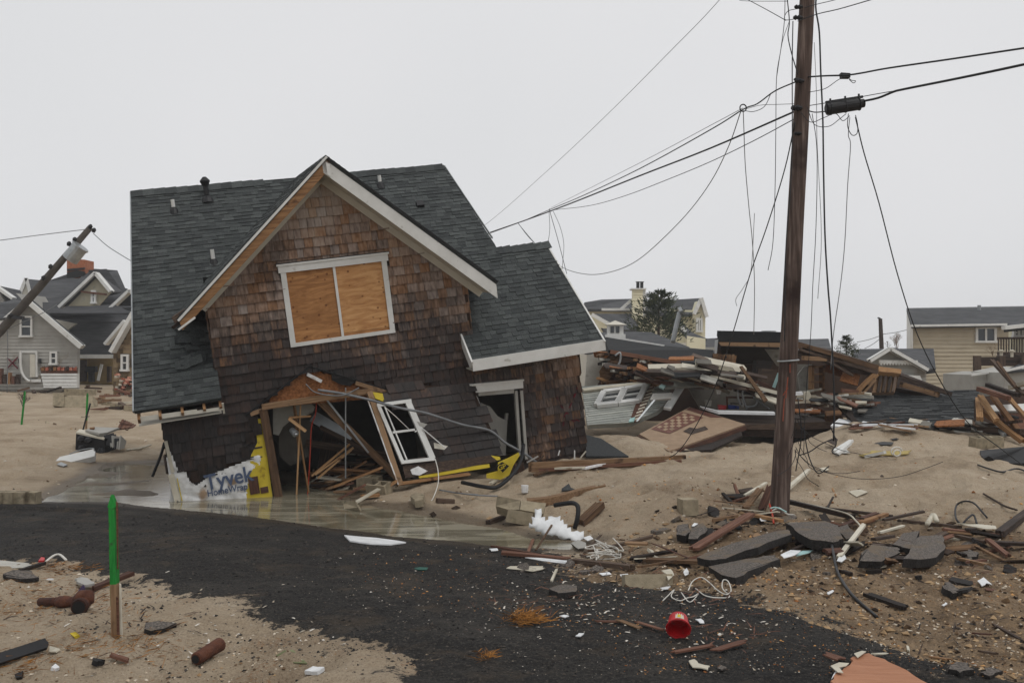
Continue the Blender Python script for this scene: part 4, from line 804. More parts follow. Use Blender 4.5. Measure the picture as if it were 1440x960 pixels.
gslab('foam_lump', m_conc, [(577, 697), (586, 692), (597, 694), (595, 702), (583, 704)], .1, 'rounded pale rock on the sandy bank under the wall section', 'rock', .1, jag=.02)
gplank(612, 706, 640, 708, .12, .06, m_dkwood, 'short dark board bedded in the bank beside the pale rock')
for k, (a, b, c, d) in enumerate([(618, 693, 672, 700), (640, 697, 700, 702)]): strand('bank_wire', m_wiregrey, [GH(a, b, .05), GH((a + c) / 2, (b + d) / 2 + 2, .06), GH(c, d, .05)], .012, ['grey wire on the bank under the wall section, left one', 'grey wire on the bank running to the block fragment'][k], 'wire')
# sticks in the water at the left corner
strand('leaning_bar', m_black, [P(231, 622, 15.4), P(226, 640, 15.3), P(214, 670, 15.2)], .025, 'thin dark bar leaning from the left house corner into the water', 'bar'); strand('leaning_bar', m_dkwood, [P(232, 640, 15.6), P(236, 665, 15.4)], .03, 'short brown stick at the left house corner', 'stick')
slab('snow_patch', m_snow, [GH(x, y, .02) for x, y in [(484, 754), (505, 756), (530, 758), (560, 762), (571, 764), (550, 767), (520, 766), (492, 762)]], .015, label='flat white foam sheet on black road edge by the water', cat='foam sheet', up=True)

# ------------------------------------------------------------------ utility pole, its gear and the wires
def line(pts, Y0, Y1):
    """points whose depth runs like a straight line in space"""
    n = len(pts); L = [0]
    for a, b in zip(pts, pts[1:]): L.append(L[-1] + math.hypot(b[0] - a[0], b[1] - a[1]))
    return [P(p[0], p[1], 1 / (1 / Y0 + (1 / Y1 - 1 / Y0) * l / L[-1])) for p, l in zip(pts, L)]
PY = 12.0
up_ = empty('utility_pole', GH(1095, 727), 'tall brown wooden utility pole standing in the asphalt rubble', 'utility pole')
mb = MB(); cl = [(1096, 745, 13.6), (1097, 700, 13.4), (1103, 600, 12.9), (1110, 480, 12.4), (1118, 320, 11.6), (1126, 180, 11), (1132, 60, 10.6), (1138, -60, 10.2), (1144, -200, 9.8)]
mb.tube(spline([P(x, y, PY) for x, y, r in cl], 4), [r for i in range(len(cl) - 1) for r in [(cl[i][2] + (cl[i + 1][2] - cl[i][2]) * k / 4) / F * PY for k in range(4)]] + [cl[-1][2] / F * PY], 18, a=.5)
m_pole = M('weathered_pole_wood', [C(50, 39, 34), C(82, 67, 60), C(128, 113, 105)], scale=7, stretch=(3, 3, .16), rough=.85, shade=0, dark=(C(44, 30, 25), 1.2, .56), bump=.8, bscale=22)
kid(mb.build('pole_shaft', m_pole, smooth=True), up_)
def upart(nm, m, q, w, t, **k): mb = MB(); mb.bar(P(*q[0]), P(*q[1]), w, t, **k); kid(mb.build(nm, m), up_)
mb = MB(); mb.tube([P(1092, 508, 12), P(1123, 505, 12)], .005, 6)
mb = MB(); c_ = P(1108.5, 507, 12); rr = .128; mb.tube([c_ + Vector((rr * math.cos(t), rr * math.sin(t), .01 * math.cos(t))) for t in [k * math.pi / 12 for k in range(25)]], .012, 6); kid(mb.build('metal_strap', m_metal), up_)
for (px, py, r) in ((1129, 114, .05), (1126, 112, .035), (1125, 152, .06), (1128, 10, .045), (1127, 25, .05), (1127, 188, .04)):
    mb = MB(); c_ = P(px - 6, py, 11.87); mb.tube([c_ - Vector((r, 0, 0)), c_ - Vector((r * .4, 0, 0)), c_, c_ + Vector((r * .4, 0, 0)), c_ + Vector((r * 1.4, 0, 0))], [r * .3, r * .7, r * .4, r * .7, r * .3], 8); kid(mb.build('insulator', m_black), up_)
for (a, b, c, d) in ((1111, 512, 1111, 524), (1108, 530, 1105, 560), (1103, 560, 1101, 592), (1108, 545, 1101, 556)): 
    mb = MB(); mb.bar(P(a, b, 11.868), P(c, d, 11.862), .012, .004, up=(0, 1, 0)); kid(mb.build('orange_paint_mark', M('orange_spray', [C(120, 58, 42), C(146, 78, 58)])), up_)
# cable splice closure
sc_ = empty('splice_closure', P(1188, 151, 11.9), 'black cylindrical cable splice case hanging right of the utility pole', 'splice case')
d = P(1216, 145, 11.9) - P(1161, 154, 11.9); a0 = P(1161, 154, 11.9); mb = MB(); mb.tube([a0, a0 + d * .03, a0 + d * .82, a0 + d * .86, a0 + d * .98, a0 + d], [.05, .078, .078, .055, .055, .03], 14); kid(mb.build('case_body', m_black, smooth=False), sc_)
mb = MB(); mb.bar(a0 + Vector((.0, 0, .09)), a0 + d * .95 + Vector((0, 0, .085)), .03, .03); kid(mb.build('hanger_bar', m_black), sc_)
for t_ in (.12, .5, .85): mb = MB(); q_ = a0 + d * t_; mb.tube([q_ - d * .012, q_ + d * .012], .086, 14); mb.bar(q_ + Vector((0, 0, .05)), q_ + Vector((0, 0, .13)), .02, .02); kid(mb.build('case_clamp', m_wire), sc_)
slab('cable_clamp', m_wire, [P(*q, 11.9) for q in [(1183, 102), (1196, 103), (1196, 109), (1184, 109)]], .08, label='small black clamp on the upper right cable', cat='clamp')
W_ = [   # name, material, radius, points, Y0, Y1, label
 ('power_cable', m_wire, .017, [(1124, 154), (1000, 208), (900, 247), (800, 287), (735, 311), (680, 330), (560, 372), (430, 420)], 12, 60, 'thick black cable running from the pole down left behind the big house roof'),
 ('power_cable', m_wire, .012, [(1122, 114), (1090, 128), (1065, 146), (1045, 154), (1000, 182), (900, 237), (820, 275), (775, 294), (735, 311), (700, 324), (600, 360)], 12, 45, 'twisted black cable above the thick one, left of the pole'),
 ('power_cable', m_wiregrey, .006, [(1045, 152), (1000, 176), (900, 229), (775, 292)], 13, 26, 'fine grey wire just above the twisted cable'),
 ('phone_wire', m_wire, .008, [(1116, 168), (1060, 198), (1000, 227), (940, 252), (880, 275), (830, 289), (780, 295)], 12, 24, 'thin wire sagging below the thick cable, left of the pole'),
 ('phone_wire', m_wiregrey, .007, [(1100, -110), (1012, 0), (940, 75), (850, 165), (770, 240), (680, 318), (600, 372)], 14, 40, 'fine pale wire sloping alone across the sky above the cables'),
 ('drop_wire', m_wiregrey, .009, [(1042, 156), (1025, 205), (1000, 255), (965, 302), (920, 347), (890, 370), (860, 382), (830, 386), (800, 380), (780, 368), (755, 345), (730, 316)], 13, 24, 'long loop of wire sagging in a big bowl over the side wing'),
 ('drop_wire', m_wiregrey, .008, [(1045, 154), (1046, 180), (1048, 232), (1053, 290), (1058, 340), (1061, 400), (1060, 470)], 13, 16, 'thin wire hanging straight down from the cable knot left of the pole'),
 ('drop_wire', m_wiregrey, .006, [(1061, 300), (1056, 380), (1045, 405), (1035, 420), (1036, 430)], 14, 16, 'faint curled wire end below the cable knot'),
 ('drop_wire', m_wire, .008, [(773, 293), (774, 300), (784, 335), (797, 385)], 20, 20, 'straight wire dropping to the wing roof edge from the cable clip'),
 ('drop_wire', m_wiregrey, .007, [(778, 297), (788, 320), (793, 345), (791, 378), (798, 395)], 20, 20, 'bowed thin wire beside the straight one at the wing roof'),
 ('drop_wire', m_wiregrey, .007, [(772, 296), (773, 325), (768, 352)], 20, 20, 'short faint wire above the wing roof ridge'),
 ('drop_wire', m_wire, .008, [(728, 313), (745, 335), (766, 354)], 20, 19, 'short wire sloping onto the wing ridge from the thick cable'),
 ('power_cable', m_wire, .014, [(1128, 109), (1160, 107), (1190, 106), (1212, 103), (1250, 96), (1340, 83), (1440, 68), (1600, 44)], 12, 8.5, 'upper thick cable running right from the pole'),
 ('power_cable', m_wire, .019, [(1212, 143), (1235, 138), (1255, 130), (1270, 126), (1350, 110), (1440, 91), (1600, 55)], 11.9, 8.5, 'lower thick cable running right from the splice case'),
 ('guy_wire', m_wire, .007, [(1130, 150), (1180, 142), (1235, 132), (1270, 126)], 12, 11.6, 'thin support wire above the splice case'),
 ('power_cable', m_wire, .01, [(1132, 154), (1145, 158), (1162, 157)], 12, 11.9, 'short black cable joining pole and splice case'),
 ('power_cable', m_wire, .008, [(1122, 30), (1150, 20), (1180, 13), (1225, 0), (1320, -28)], 12, 9, 'upper thin wire leaving the pole top to the right'),
 ('power_cable', m_wire, .006, [(1128, 12), (1150, 6), (1175, 0), (1240, -18)], 12, 10, 'topmost thin wire leaving the pole to the right'),
 ('power_cable', m_wire, .007, [(1105, 29), (1080, 15), (1050, -1), (1000, -28)], 12, 16, 'thin wire leaving the pole top up to the left'),
 ('power_cable', m_wire, .006, [(1126, 12), (1108, 16), (1104, 28), (1124, 26)], 12, 12, 'short jumper wire looping at the pole top'),
 ('power_cable', m_wire, .005, [(1108, 2), (1060, 2), (1040, 1)], 12, 14, 'faint level wire at the very top left of the pole'),
 ('hanging_rope', m_wire, .014, [(1150, -20), (1147, 10), (1152, 45), (1154, 100), (1157, 170), (1158, 240), (1160, 330), (1164, 400), (1168, 450), (1172, 530), (1173, 580), (1172, 620)], 11.6, 11.4, 'knotted black rope-like cable hanging right of the pole'),
 ('hanging_wire', m_wire, .009, [(1106, -10), (1110, 30), (1108, 50), (1113, 75), (1122, 105)], 11.8, 11.8, 'dark wire curling down to the upper cable left of the pole'),
 ('hanging_wire', m_wire, .006, [(1104, -10), (1103, 30), (1098, 70), (1092, 110), (1091, 180), (1090, 260), (1087, 340), (1080, 380)], 11.8, 12, 'long thin wire left of the pole'),
 ('hanging_wire', m_wiregrey, .005, [(1110, 30), (1100, 60), (1092, 110)], 11.8, 11.9, 'short pale curl near the pole top'),
 ('hanging_wire', m_wire, .009, [(1115, 30), (1114, 90), (1114, 190), (1112, 260), (1105, 350), (1104, 430), (1103, 480)], 11.7, 11.7, 'dark wire hugging the left side of the pole'),
 ('guy_wire', m_wire, .010, [(1118, 172), (1103, 240), (1078, 320), (1055, 385), (1030, 470), (1005, 545), (975, 605), (950, 638), (925, 646)], 11.9, 16.5, 'dark wire slanting down left from the pole to the sand'),
 ('guy_wire', m_wire, .010, [(1203, 165), (1215, 215), (1236, 285), (1262, 385), (1290, 470), (1325, 540), (1362, 595), (1400, 625), (1440, 655)], 11.8, 14.5, 'dark wire slanting down right from the splice case to the sand'),
 ('hanging_wire', m_wiregrey, .007, [(1195, 165), (1193, 190), (1196, 205), (1192, 260), (1188, 340), (1182, 400), (1172, 470), (1168, 520)], 11.8, 11.8, 'thin grey wire hanging below the splice case'),
 ('wire_loop', m_wire, .007, [(1193, 160), (1192, 178), (1198, 190), (1205, 188), (1206, 176), (1203, 162)], 11.7, 11.7, 'small wire loop under the right end of the splice case'),
 ('wire_loop', m_wire, .006, [(1135, 150), (1145, 175), (1165, 178), (1180, 168), (1190, 160)], 11.7, 11.7, 'shallow wire loop under the splice case'),
 ('wire_loop', m_wire, .006, [(1126, 158), (1140, 172), (1158, 166), (1175, 160), (1185, 170), (1195, 163)], 11.6, 11.6, 'wavy wire loop between pole and splice case'),
 ('hanging_wire', m_wire, .006, [(1142, 160), (1148, 200), (1149, 250), (1147, 330), (1143, 400), (1140, 470), (1133, 560), (1130, 640)], 11.7, 11.6, 'thin wire hanging close right of the pole'),
 ('hanging_wire', m_wiregrey, .005, [(1145, 60), (1148, 130), (1149, 200), (1155, 330), (1150, 420)], 11.7, 11.6, 'faint wire between the pole and the hanging rope'),
 ('jumper_wire', m_wire, .006, [(1084, 132), (1075, 150), (1060, 157), (1048, 156)], 12.3, 12.8, 'curved jumper wire by the cable knot'),
 ('jumper_wire', m_wiregrey, .005, [(1122, 146), (1095, 147), (1070, 148), (1050, 153)], 12.1, 12.8, 'level thin wire from pole to the cable knot'),
 ('jumper_wire', m_wire, .006, [(1137, 130), (1160, 125), (1178, 113), (1190, 108), (1197, 113), (1203, 114), (1200, 117), (1194, 112)], 11.9, 11.9, 'curled jumper wire right of the pole by the upper clamp'),
]
for n_, m_, r_, pts, y0, y1, lab in W_: strand(n_, m_, line(pts, y0, y1), r_ * .8, lab, 'wire', seg=5)
mb = MB(); c_ = P(1045, 152, 12.9); mb.tube([c_ + Vector((.045 * math.cos(t), 0, .05 * math.sin(t))) for t in [k * math.pi / 8 for k in range(17)]], .009, 6); tag(mb.build('wire_ring', m_wire), 'small black ring where the drop wires leave the cable', 'ring')
# tangle of cut wires at the foot of the pole
for k in range(9):
    p = P(1118 + random.uniform(-2, 6), random.uniform(585, 640), 11.8); pts = [p]; q = p.copy(); v = Vector((random.uniform(-.03, .12), random.uniform(-.05, .05), -.12))
    for i in range(random.randint(4, 8)): q = q + v; v += Vector((random.uniform(-.05, .09), random.uniform(-.04, .04), random.uniform(-.02, .05))); pts.append(q.copy())
    strand('cut_wire', m_wire, pts, .004, 'stiff cut wire end in the tangle at the right foot of the utility pole', 'wire', 'cut wire ends tangled at the pole foot')
for k, pts in enumerate([[(1124, 640), (1140, 634), (1153, 625), (1170, 617)], [(1130, 600), (1137, 640), (1150, 665), (1166, 655)], [(1122, 560), (1127, 610), (1121, 650), (1119, 662)], [(1168, 600), (1176, 622), (1170, 635), (1180, 640)]]):
    strand('long_wire_end', m_wire, [P(x, y, 11.8 + .1 * k) for x, y in pts], .008, ['dark wire end reaching right over the sand by the pole', 'drooping wire end right of the pole foot', 'wire end hanging against the pole foot', 'wire end under the hanging rope'][k], 'wire')

# ------------------------------------------------------------------ leaning pole with transformer (left, far)
PL = 32
lp = empty('leaning_pole', P(-150, 600, PL), 'grey utility pole leaning far over in front of the left houses with a transformer can', 'utility pole')
mb = MB(); mb.tube([P(-160, 615, PL), P(0, 466, PL), P(60, 398, PL), P(127, 320, PL)], [.17, .155, .135, .1], 12); kid(mb.build('pole_shaft', M('grey_pole_wood', [C(56, 50, 46), C(84, 78, 72)], scale=4), smooth=True), lp)
a, b = P(98, 365, PL - .3), P(112, 348, PL - .3); mb = MB(); d = (b - a).normalized(); mb.tube([a - d * .02, a, b, b + d * .03], [.2, .27, .27, .18], 16); kid(mb.build('transformer_can', m_metal), lp)
mb = MB(); mb.tube([b, b + d * .06], [.3, .3], 16); kid(mb.build('transformer_lid', m_metal), lp)
for (x, y) in ((104, 340), (96, 346), (126, 322), (131, 327), (70, 378), (60, 394), (14, 447)): mb = MB(); c_ = P(x, y, PL - .25); mb.tube([c_, c_ + Vector((.03, 0, .1)), c_ + Vector((.05, 0, .16))], [.05, .08, .03], 7); kid(mb.build('insulator', m_black), lp)
mb = MB(); mb.bar(P(12, 445, PL - .2), P(33, 447, PL - .2), .15, .12); kid(mb.build('bracket', m_wire), lp)
for k, (pts, lab) in enumerate([([(-60, 346), (0, 338), (60, 330), (126, 322)], 'faint wire reaching left from the leaning pole tip'), ([(131, 328), (150, 345), (168, 357), (200, 376)], 'faint wire running from the leaning pole tip behind the house'), ([(0, 468), (60, 440), (80, 428)], 'faint wire in front of the grey gable house'), ([(10, 448), (11, 500), (10, 552)], 'thin wire hanging from the leaning pole bracket to the sand')]):
    strand('faint_wire', m_wiregrey, [P(x, y, PL) for x, y in pts], .014, lab, 'wire')

# ------------------------------------------------------------------ houses behind (each at its own distance, with depth)
class Hs:
    def __init__(s, name, label, cat, Y, px, py):
        s.Y = Y; s.r = empty(name, P(px, py, Y), label, cat)
    def poly(s, nm, m, pts, t=.15, dy=0, a=.5, parent=None):
        w = [P(q[0], q[1], s.Y + dy + (q[2] if len(q) > 2 else 0)) for q in pts]; mb = MB(); mb.ext(w, facing(w), t, a); o = mb.build(nm, m); kid(o, s.r)
        if parent: 
            mw = s.r.location.copy(); o.parent = parent; o.matrix_parent_inverse = Matrix.Identity(4)
            if False: pass
        return o
    def siding(s, nm, m, pts, course, dy=0, hole=None, back=True):
        w = [P(q[0], q[1], s.Y + dy) for q in pts]; O_ = Vector((0, s.Y + dy, 0)); pg = [(p.x, p.z) for p in w]; mb = MB()
        mb.ext(w, Vector((0, -1, 0)), .2, .5)
        hv = [[(P(x, y, s.Y + dy).x, P(x, y, s.Y + dy).z) for x, y in h] for h in (hole or [])]
        tiles(mb, O_ - Vector((0, .01, 0)), Vector((1, 0, 0)), Vector((0, 0, 1)), Vector((0, -1, 0)), pg, course, 3, 5, course * .3, gap=.0, hole=hv); o = mb.build(nm, m); kid(o, s.r); return o
    def trim(s, nm, m, a, b, w, t=.08, dy=-.1):
        mb = MB(); mb.bar(P(a[0], a[1], s.Y + dy), P(b[0], b[1], s.Y + dy), t, w * (.72 if w > .15 else 1), a=.5); o = mb.build(nm, m); kid(o, s.r); return o
    def window(s, x0, y0, x1, y1, fr=.09, dy=-.12, mull=1, bar=True, m=None, skew=0):
        Y_ = s.Y + dy; a, b = P(x0, y1, Y_), P(x1, y0, Y_); m = m or m_white; mb = MB(); f = fr
        mb.bx(a.x, b.x, Y_ - .05, Y_ + .1, b.z - f, b.z); mb.bx(a.x - .03, b.x + .03, Y_ - .08, Y_ + .1, a.z, a.z + f); mb.bx(a.x, a.x + f, Y_ - .05, Y_ + .1, a.z + f, b.z - f); mb.bx(b.x - f, b.x, Y_ - .05, Y_ + .1, a.z + f, b.z - f)
        wd = mb.build('window', m); kid(wd, s.r)
        mb = MB(); mb.bx(a.x + f, b.x - f, Y_ + .02, Y_ + .04, a.z + f, b.z - f); g = mb.build('pane', m_glass); g.parent = wd
        if bar: mb = MB(); zm = (a.z + b.z) / 2; mb.bx(a.x + f, b.x - f, Y_ - .02, Y_ + .015, zm - .03, zm + .03); g = mb.build('sash_bar', m); g.parent = wd
        if mull > 1: mb = MB(); xm = (a.x + b.x) / 2; mb.bx(xm - .05, xm + .05, Y_ - .03, Y_ + .015, a.z + f, b.z - f); g = mb.build('mullion', m); g.parent = wd
        return wd
m_froof = M('dark_roof_far', [C(58, 59, 61), C(70, 71, 73), C(84, 84, 86)], scale=3, stretch=(.4, .4, 3), rough=.95, shade=0, bump=.2)
# big dark roofed house (left, farthest)
h = Hs('dark_roofed_house', 'large dark grey roofed house with orange chimney and several gables behind the grey gable house', 'house', 52, 110, 540)
h.poly('rear_roof', m_froof, [(37, 392, 6), (64, 396, 6), (119, 377, 6), (165, 380, 6), (176, 405, 4), (186, 408, 4), (186, 432, 1), (157, 434, 1), (100, 440, 0), (40, 440, 0), (30, 425, 2)])
h.poly('main_roof', m_froof, [(43, 414, 3), (60, 430, 2), (186, 425, 2), (190, 452, 0), (178, 455, 0), (160, 500, -1), (108, 500, -1), (77, 452, 0), (20, 425, 1)])
h.poly('side_gable', m_soffit, [(27, 417), (37, 392), (43, 415)], dy=1); h.trim('side_barge', m_white, (26, 418), (37, 391), .25, dy=.9); h.trim('side_barge', m_white, (37, 391), (43, 415), .15, dy=.9)
h.poly('gable_wall', M('wrapped_gable', [C(172, 164, 140), C(186, 180, 160)], scale=2, dark=(C(120, 128, 140), 2.5, .6)), [(96, 430), (135, 391), (155, 411), (138, 430)], dy=-1.2)
h.trim('gable_barge', m_white, (85, 432), (135.5, 384), .22, .5, dy=-1.4); h.trim('gable_barge', m_white, (135.5, 384), (157, 410), .22, .5, dy=-1.4); h.poly('gable_roof', m_froof, [(86, 430, 0), (135.5, 383, 0), (158, 409, 0), (172, 409, 4), (150, 378, 4), (120, 380, 4)], .1, dy=-1.5)
h.window(128, 408, 135, 427, fr=.1, dy=-1.4); h.trim('gable_board', m_redwood, (114, 410), (150, 414), .1, dy=-1.5)
h.poly('porch_roof', m_froof, [(84, 433, -1.5), (160, 428, -1.5), (188, 440, -2.5), (80, 440, -2.5)], .1)
h.trim('gable_barge', m_white, (156, 434), (184, 408), .2, .5, dy=-1.5); h.trim('gable_barge', m_white, (184, 408), (190, 415), .2, .5, dy=-1.5); h.poly('dark_gable', m_black, [(163, 430), (184, 413), (188, 430)], dy=-1.2)
h.trim('gable_barge', m_white, (149, 484), (177, 451), .2, .5, dy=-2.5); h.poly('small_gable_wall', m_paleyel, [(156, 484), (176, 460), (178, 484)], dy=-2.3)
h.poly('chimney', m_chim, [(94, 389), (94, 364), (119, 365), (119, 384), (108, 388)], 1.2, dy=2); h.poly('chimney_flashing', m_black, [(94, 391), (94, 383), (108, 380), (119, 382), (119, 386), (108, 390)], .1, dy=1.8); h.poly('chimney_band', m_wire, [(94, 378), (119, 376), (119, 378), (94, 381)], .1, dy=1.9)
h.poly('ground_floor_wall', m_paleyel, [(108, 500), (160, 500), (160, 540), (110, 540)], 6, dy=.2); h.trim('eave_board', m_white, (107, 501), (160, 501), .3, .2, dy=-1.2)
h.poly('upper_wall', m_soffit, [(76, 449), (107, 455), (92, 466), (80, 462)], .2, dy=-.6); h.poly('left_house_body', m_froof, [(-20, 440), (186, 440), (186, 540), (-20, 540)], 5, dy=1.5)
for (x, y, w_, h_, m_) in ((112, 506, 7, 30, m_dkwood), (120, 515, 14, 8, m_black), (124, 523, 6, 14, m_black), (150, 515, 4, 22, m_dkwood)): h.poly('porch_junk', m_, [(x, y), (x + w_, y), (x + w_, y + h_), (x, y + h_)], .3, dy=-.5)
h.trim('leaning_board', m_white, (138, 535), (143, 512), .2, dy=-.8)
# small neighbour at the far left edge
h = Hs('edge_house', 'partly seen grey house with white barge boards at the left picture edge', 'house', 49, 0, 540)
h.poly('roof', m_froof, [(-60, 400, 3), (0, 402, 0), (28, 408, 3), (30, 440, 0), (-60, 460, 0)]); h.poly('gable_wall', m_greysiding, [(-40, 445), (-3, 409), (16, 440), (16, 540), (-60, 540)], 5, dy=0)
h.trim('barge_board', m_white, (-6, 402), (20, 420), .2, .4, dy=-.3); h.trim('barge_board', m_white, (-4, 452), (16, 436), .2, .4, dy=-.3)
# grey clapboard gable house
h = Hs('grey_gable_house', 'light grey clapboard gable house with a white doorway trim hanging loose, at left', 'house', 44, 50, 540)
h.siding('front_wall', m_greysiding, [(-60, 560), (-60, 500), (40, 424), (110, 486), (109, 548), (60, 548)], .16)
h.poly('roof_slope', m_froof, [(40, 421, -.4), (33, 420, 5), (-80, 505, 5), (-75, 518, -.4)], .12); h.poly('roof_slope', m_froof, [(40, 421, -.4), (33, 420, 5), (108, 482, 5), (116, 487, -.4)], .12)
h.poly('left_roof', m_froof, [(-20, 450, -.6), (14, 446, -.6), (36, 424, -.6), (20, 421, 2), (-20, 430, 2)], .1)
h.trim('barge_board', m_white, (-75, 520), (40.5, 423), .3, .35, dy=-.35); h.trim('barge_board', m_white, (40, 423), (116, 488), .3, .35, dy=-.35)
h.window(28, 444, 46, 474); h.window(70, 494, 81, 513)
h.poly('door', m_greysiding, [(31, 496), (51, 496), (51, 532), (31, 532)], .1, dy=-.1); h.poly('door_panel', m_soffit, [(42, 498), (49, 498), (49, 530), (42, 530)], .05, dy=-.2)
h.trim('door_trim', m_white, (28, 494.5), (52, 494.5), .1); h.trim('door_trim', m_white, (51.5, 494), (52, 530), .1, .1)
mb = MB(); mb.tube(spline([P(x, y, 43.7) for x, y in [(29, 494), (29, 512), (31, 524), (36, 532), (42, 536)]]), .06, 6); kid(mb.build('loose_door_trim', m_white), h.r); h.trim('door_sill', m_white, (38, 535), (58, 535), .14)
for x in (27, 55): h.poly('porch_lamp', m_black, [(x - 1.5, 504), (x + 1.5, 504), (x + 2, 511), (x - 1, 511)], .1, dy=-.2)
h.trim('sprayed_cross', m_redpaint, (10, 503), (25, 518), .06, .02, dy=-.13); h.trim('sprayed_cross', m_redpaint, (25, 502), (10, 518), .06, .02, dy=-.13)
h.poly('torn_wall_band', m_redwood, [(56, 517), (70, 515), (88, 516), (108, 517), (108, 525), (58, 525)], .1, dy=-.12)
for k in range(9): x = 58 + k * 5.6; h.poly('band_block', random.choice((m_brick, m_dkwood, m_trimwood)), [(x, 516 + k % 3), (x + 4, 515 + k % 2), (x + 4, 521), (x, 521)], .1, dy=-.2)
h.siding('lower_wall', m_white, [(58, 525), (109, 525), (109, 545), (62, 545)], .16, dy=-.1)
for x, hh, m_ in ((0, 20, m_redwood), (6, 12, m_dkwood), (12, 14, m_trimwood), (18, 9, m_redwood), (24, 12, m_dkwood), (-6, 16, m_wood)): h.poly('broken_porch_post', m_, [(x - 2, 538 - hh), (x + 2, 538 - hh), (x + 2, 540), (x - 2, 540)], .2, dy=-.6)
# brown shingled cottage with brick foot
h = Hs('brown_cottage', 'small brown shingled cottage with white window and broken brick foot beside the big house', 'house', 40, 170, 545)
w = [P(*q, 40) for q in [(160, 560), (160, 494), (190, 440), (215, 470), (215, 560)]]; mb = MB(); mb.ext(w, (0, -1, 0), 5, .5); tiles(mb, (0, 39.97, 0), X, Z, -Y, [(p.x, p.z) for p in w], .2, .15, .3, .04); kid(mb.build('front_wall', m_cedarold), h.r)
h.trim('barge_board', m_white, (158, 495), (189, 440), .22, .5, dy=-.3); h.poly('roof_slope', m_froof, [(157, 493, -.4), (188, 439, -.4), (192, 439, 5), (165, 490, 5)], .1); h.window(170, 498, 181, 522)
for k in range(60):
    x, y = random.uniform(160, 186), random.uniform(524, 556)
    if x < 166 or y > 526 + random.random() * 8: h.poly('brick_lump', m_brick if random.random() < .75 else m_palew, [(x, y), (x + random.uniform(2, 5), y + 1), (x + 4, y + 3), (x, y + 3)], .2, dy=-.3 - random.random() * .3, a=random.random())
# ---- right side: yellow house with tall chimney
h = Hs('yellow_house', 'cream yellow house with tall chimney and dark roofs beyond the conifer', 'house', 70, 900, 490)
h.poly('wall', m_cream, [(824, 434), (982, 436), (982, 535), (824, 535)], 8, dy=0); h.poly('roof', m_froof, [(818, 434, -.6), (822, 425, 0), (846, 421, 4), (888, 420, 4), (890, 435, -.6)], .2); h.poly('roof', m_froof, [(890, 436, -.6), (905, 424, 3), (985, 419, 2), (990, 440, 0), (977, 442, -.6), (930, 442, -.6)], .2)
h.poly('porch_roof', m_froof, [(836, 441, -3), (888, 441, -1), (900, 462, -5), (850, 466, -5)], .2); h.poly('small_gable', m_cream, [(832, 460), (833, 443), (856, 456), (858, 462)], .2, dy=-5.2); h.trim('small_gable_barge', m_white, (832, 442), (859, 457), .35, dy=-5.4)
h.siding('chimney_stack', m_cream, [(889, 448), (889, 407), (904, 407), (904, 448)], .2, dy=-2.4); h.poly('chimney_side', m_white, [(904, 407), (908, 407), (908, 444), (904, 446)], .8, dy=-2.3); h.poly('chimney_cap', m_white, [(888, 405), (909, 405), (909, 407), (888, 407)], 1.2, dy=-2.6)
for x in (897, 902.5): mb = MB(); mb.tube([P(x, 405, 67.5), P(x, 397, 67.5), P(x, 396, 67.5)], [.12, .12, .2], 8); kid(mb.build('flue_pipe', m_wire), h.r)
h.poly('gable_face', m_cream, [(975, 535), (975, 442), (986, 422), (992, 444), (991, 535)], 3, dy=-.9); h.trim('gable_barge', m_white, (985.5, 419), (993.5, 446), .35, .5, dy=-1.1); h.trim('gable_barge', m_white, (986, 420), (976, 442), .3, .4, dy=-1.1); h.window(979, 447, 988, 467, fr=.15, dy=-1.1, bar=False, mull=2)
h.poly('low_roof', m_froof, [(945, 447, -1), (953, 447, -1), (973, 467, -3), (994, 476, -4), (966, 473, -4)], .2); h.trim('low_barge', m_white, (943, 447), (964, 466), .3, .4, dy=-3); h.poly('low_wall', m_cream, [(966, 472), (992, 476), (992, 535), (966, 535)], 1, dy=-4); h.trim('eave_board', m_white, (846, 435), (888, 435), .25, dy=-1); h.trim('chimney_gable_barge', m_white, (873, 435), (889, 421), .3, dy=-2)
# cupola on the nearer grey roof
cp = empty('white_cupola', P(865, 478, 42), 'small white roof cupola with window on a grey roof ridge', 'cupola')
for nm, m_, y0, y1, w0, t_ in (('cupola_base', m_white, 470, 477, .42, .42), ('cupola_body', m_white, 457, 470, .34, .34)):
    a, b = P(865, y1, 42), P(865, y0, 42); mb = MB(); mb.bx(a.x - w0, a.x + w0, 42 - t_, 42 + t_, a.z, b.z); kid(mb.build(nm, m_), cp)
mb = MB(); a = P(865, 457, 42); b = P(865, 452, 42); mb.add([(a.x - .48, 41.5, a.z), (a.x + .48, 41.5, a.z), (a.x + .48, 42.5, a.z), (a.x - .48, 42.5, a.z), (b.x, 42, b.z + .05)], [(0, 1, 4), (1, 2, 4), (2, 3, 4), (3, 0, 4), (3, 2, 1, 0)]); kid(mb.build('cupola_roof', m_soffit), cp)
for x in (861, 868.5): a = P(x, 468, 41.64); mb = MB(); mb.bx(a.x - .08, a.x + .08, 41.62, 41.65, a.z, a.z + .3); kid(mb.build('cupola_pane', m_glass), cp)
rh = empty('low_grey_roof_house', P(920, 500, 42), 'low grey hip roof behind the black fallen roof slab', 'house')
kid(slab('roof', m_froof, [P(*q) for q in [(846, 476, 41), (884, 466, 44), (916, 467, 44), (970, 488, 41), (960, 492, 40), (850, 490, 40)]], .2), rh); kid(slab('roof_plane', m_froof, [P(*q) for q in [(822, 470, 43), (858, 466, 45), (884, 466, 44), (900, 492, 40), (822, 492, 40)]], .2), rh); kid(slab('wall', m_soffit, [P(*q, 43.5) for q in [(825, 480), (965, 482), (965, 550), (825, 550)]], 4), rh)
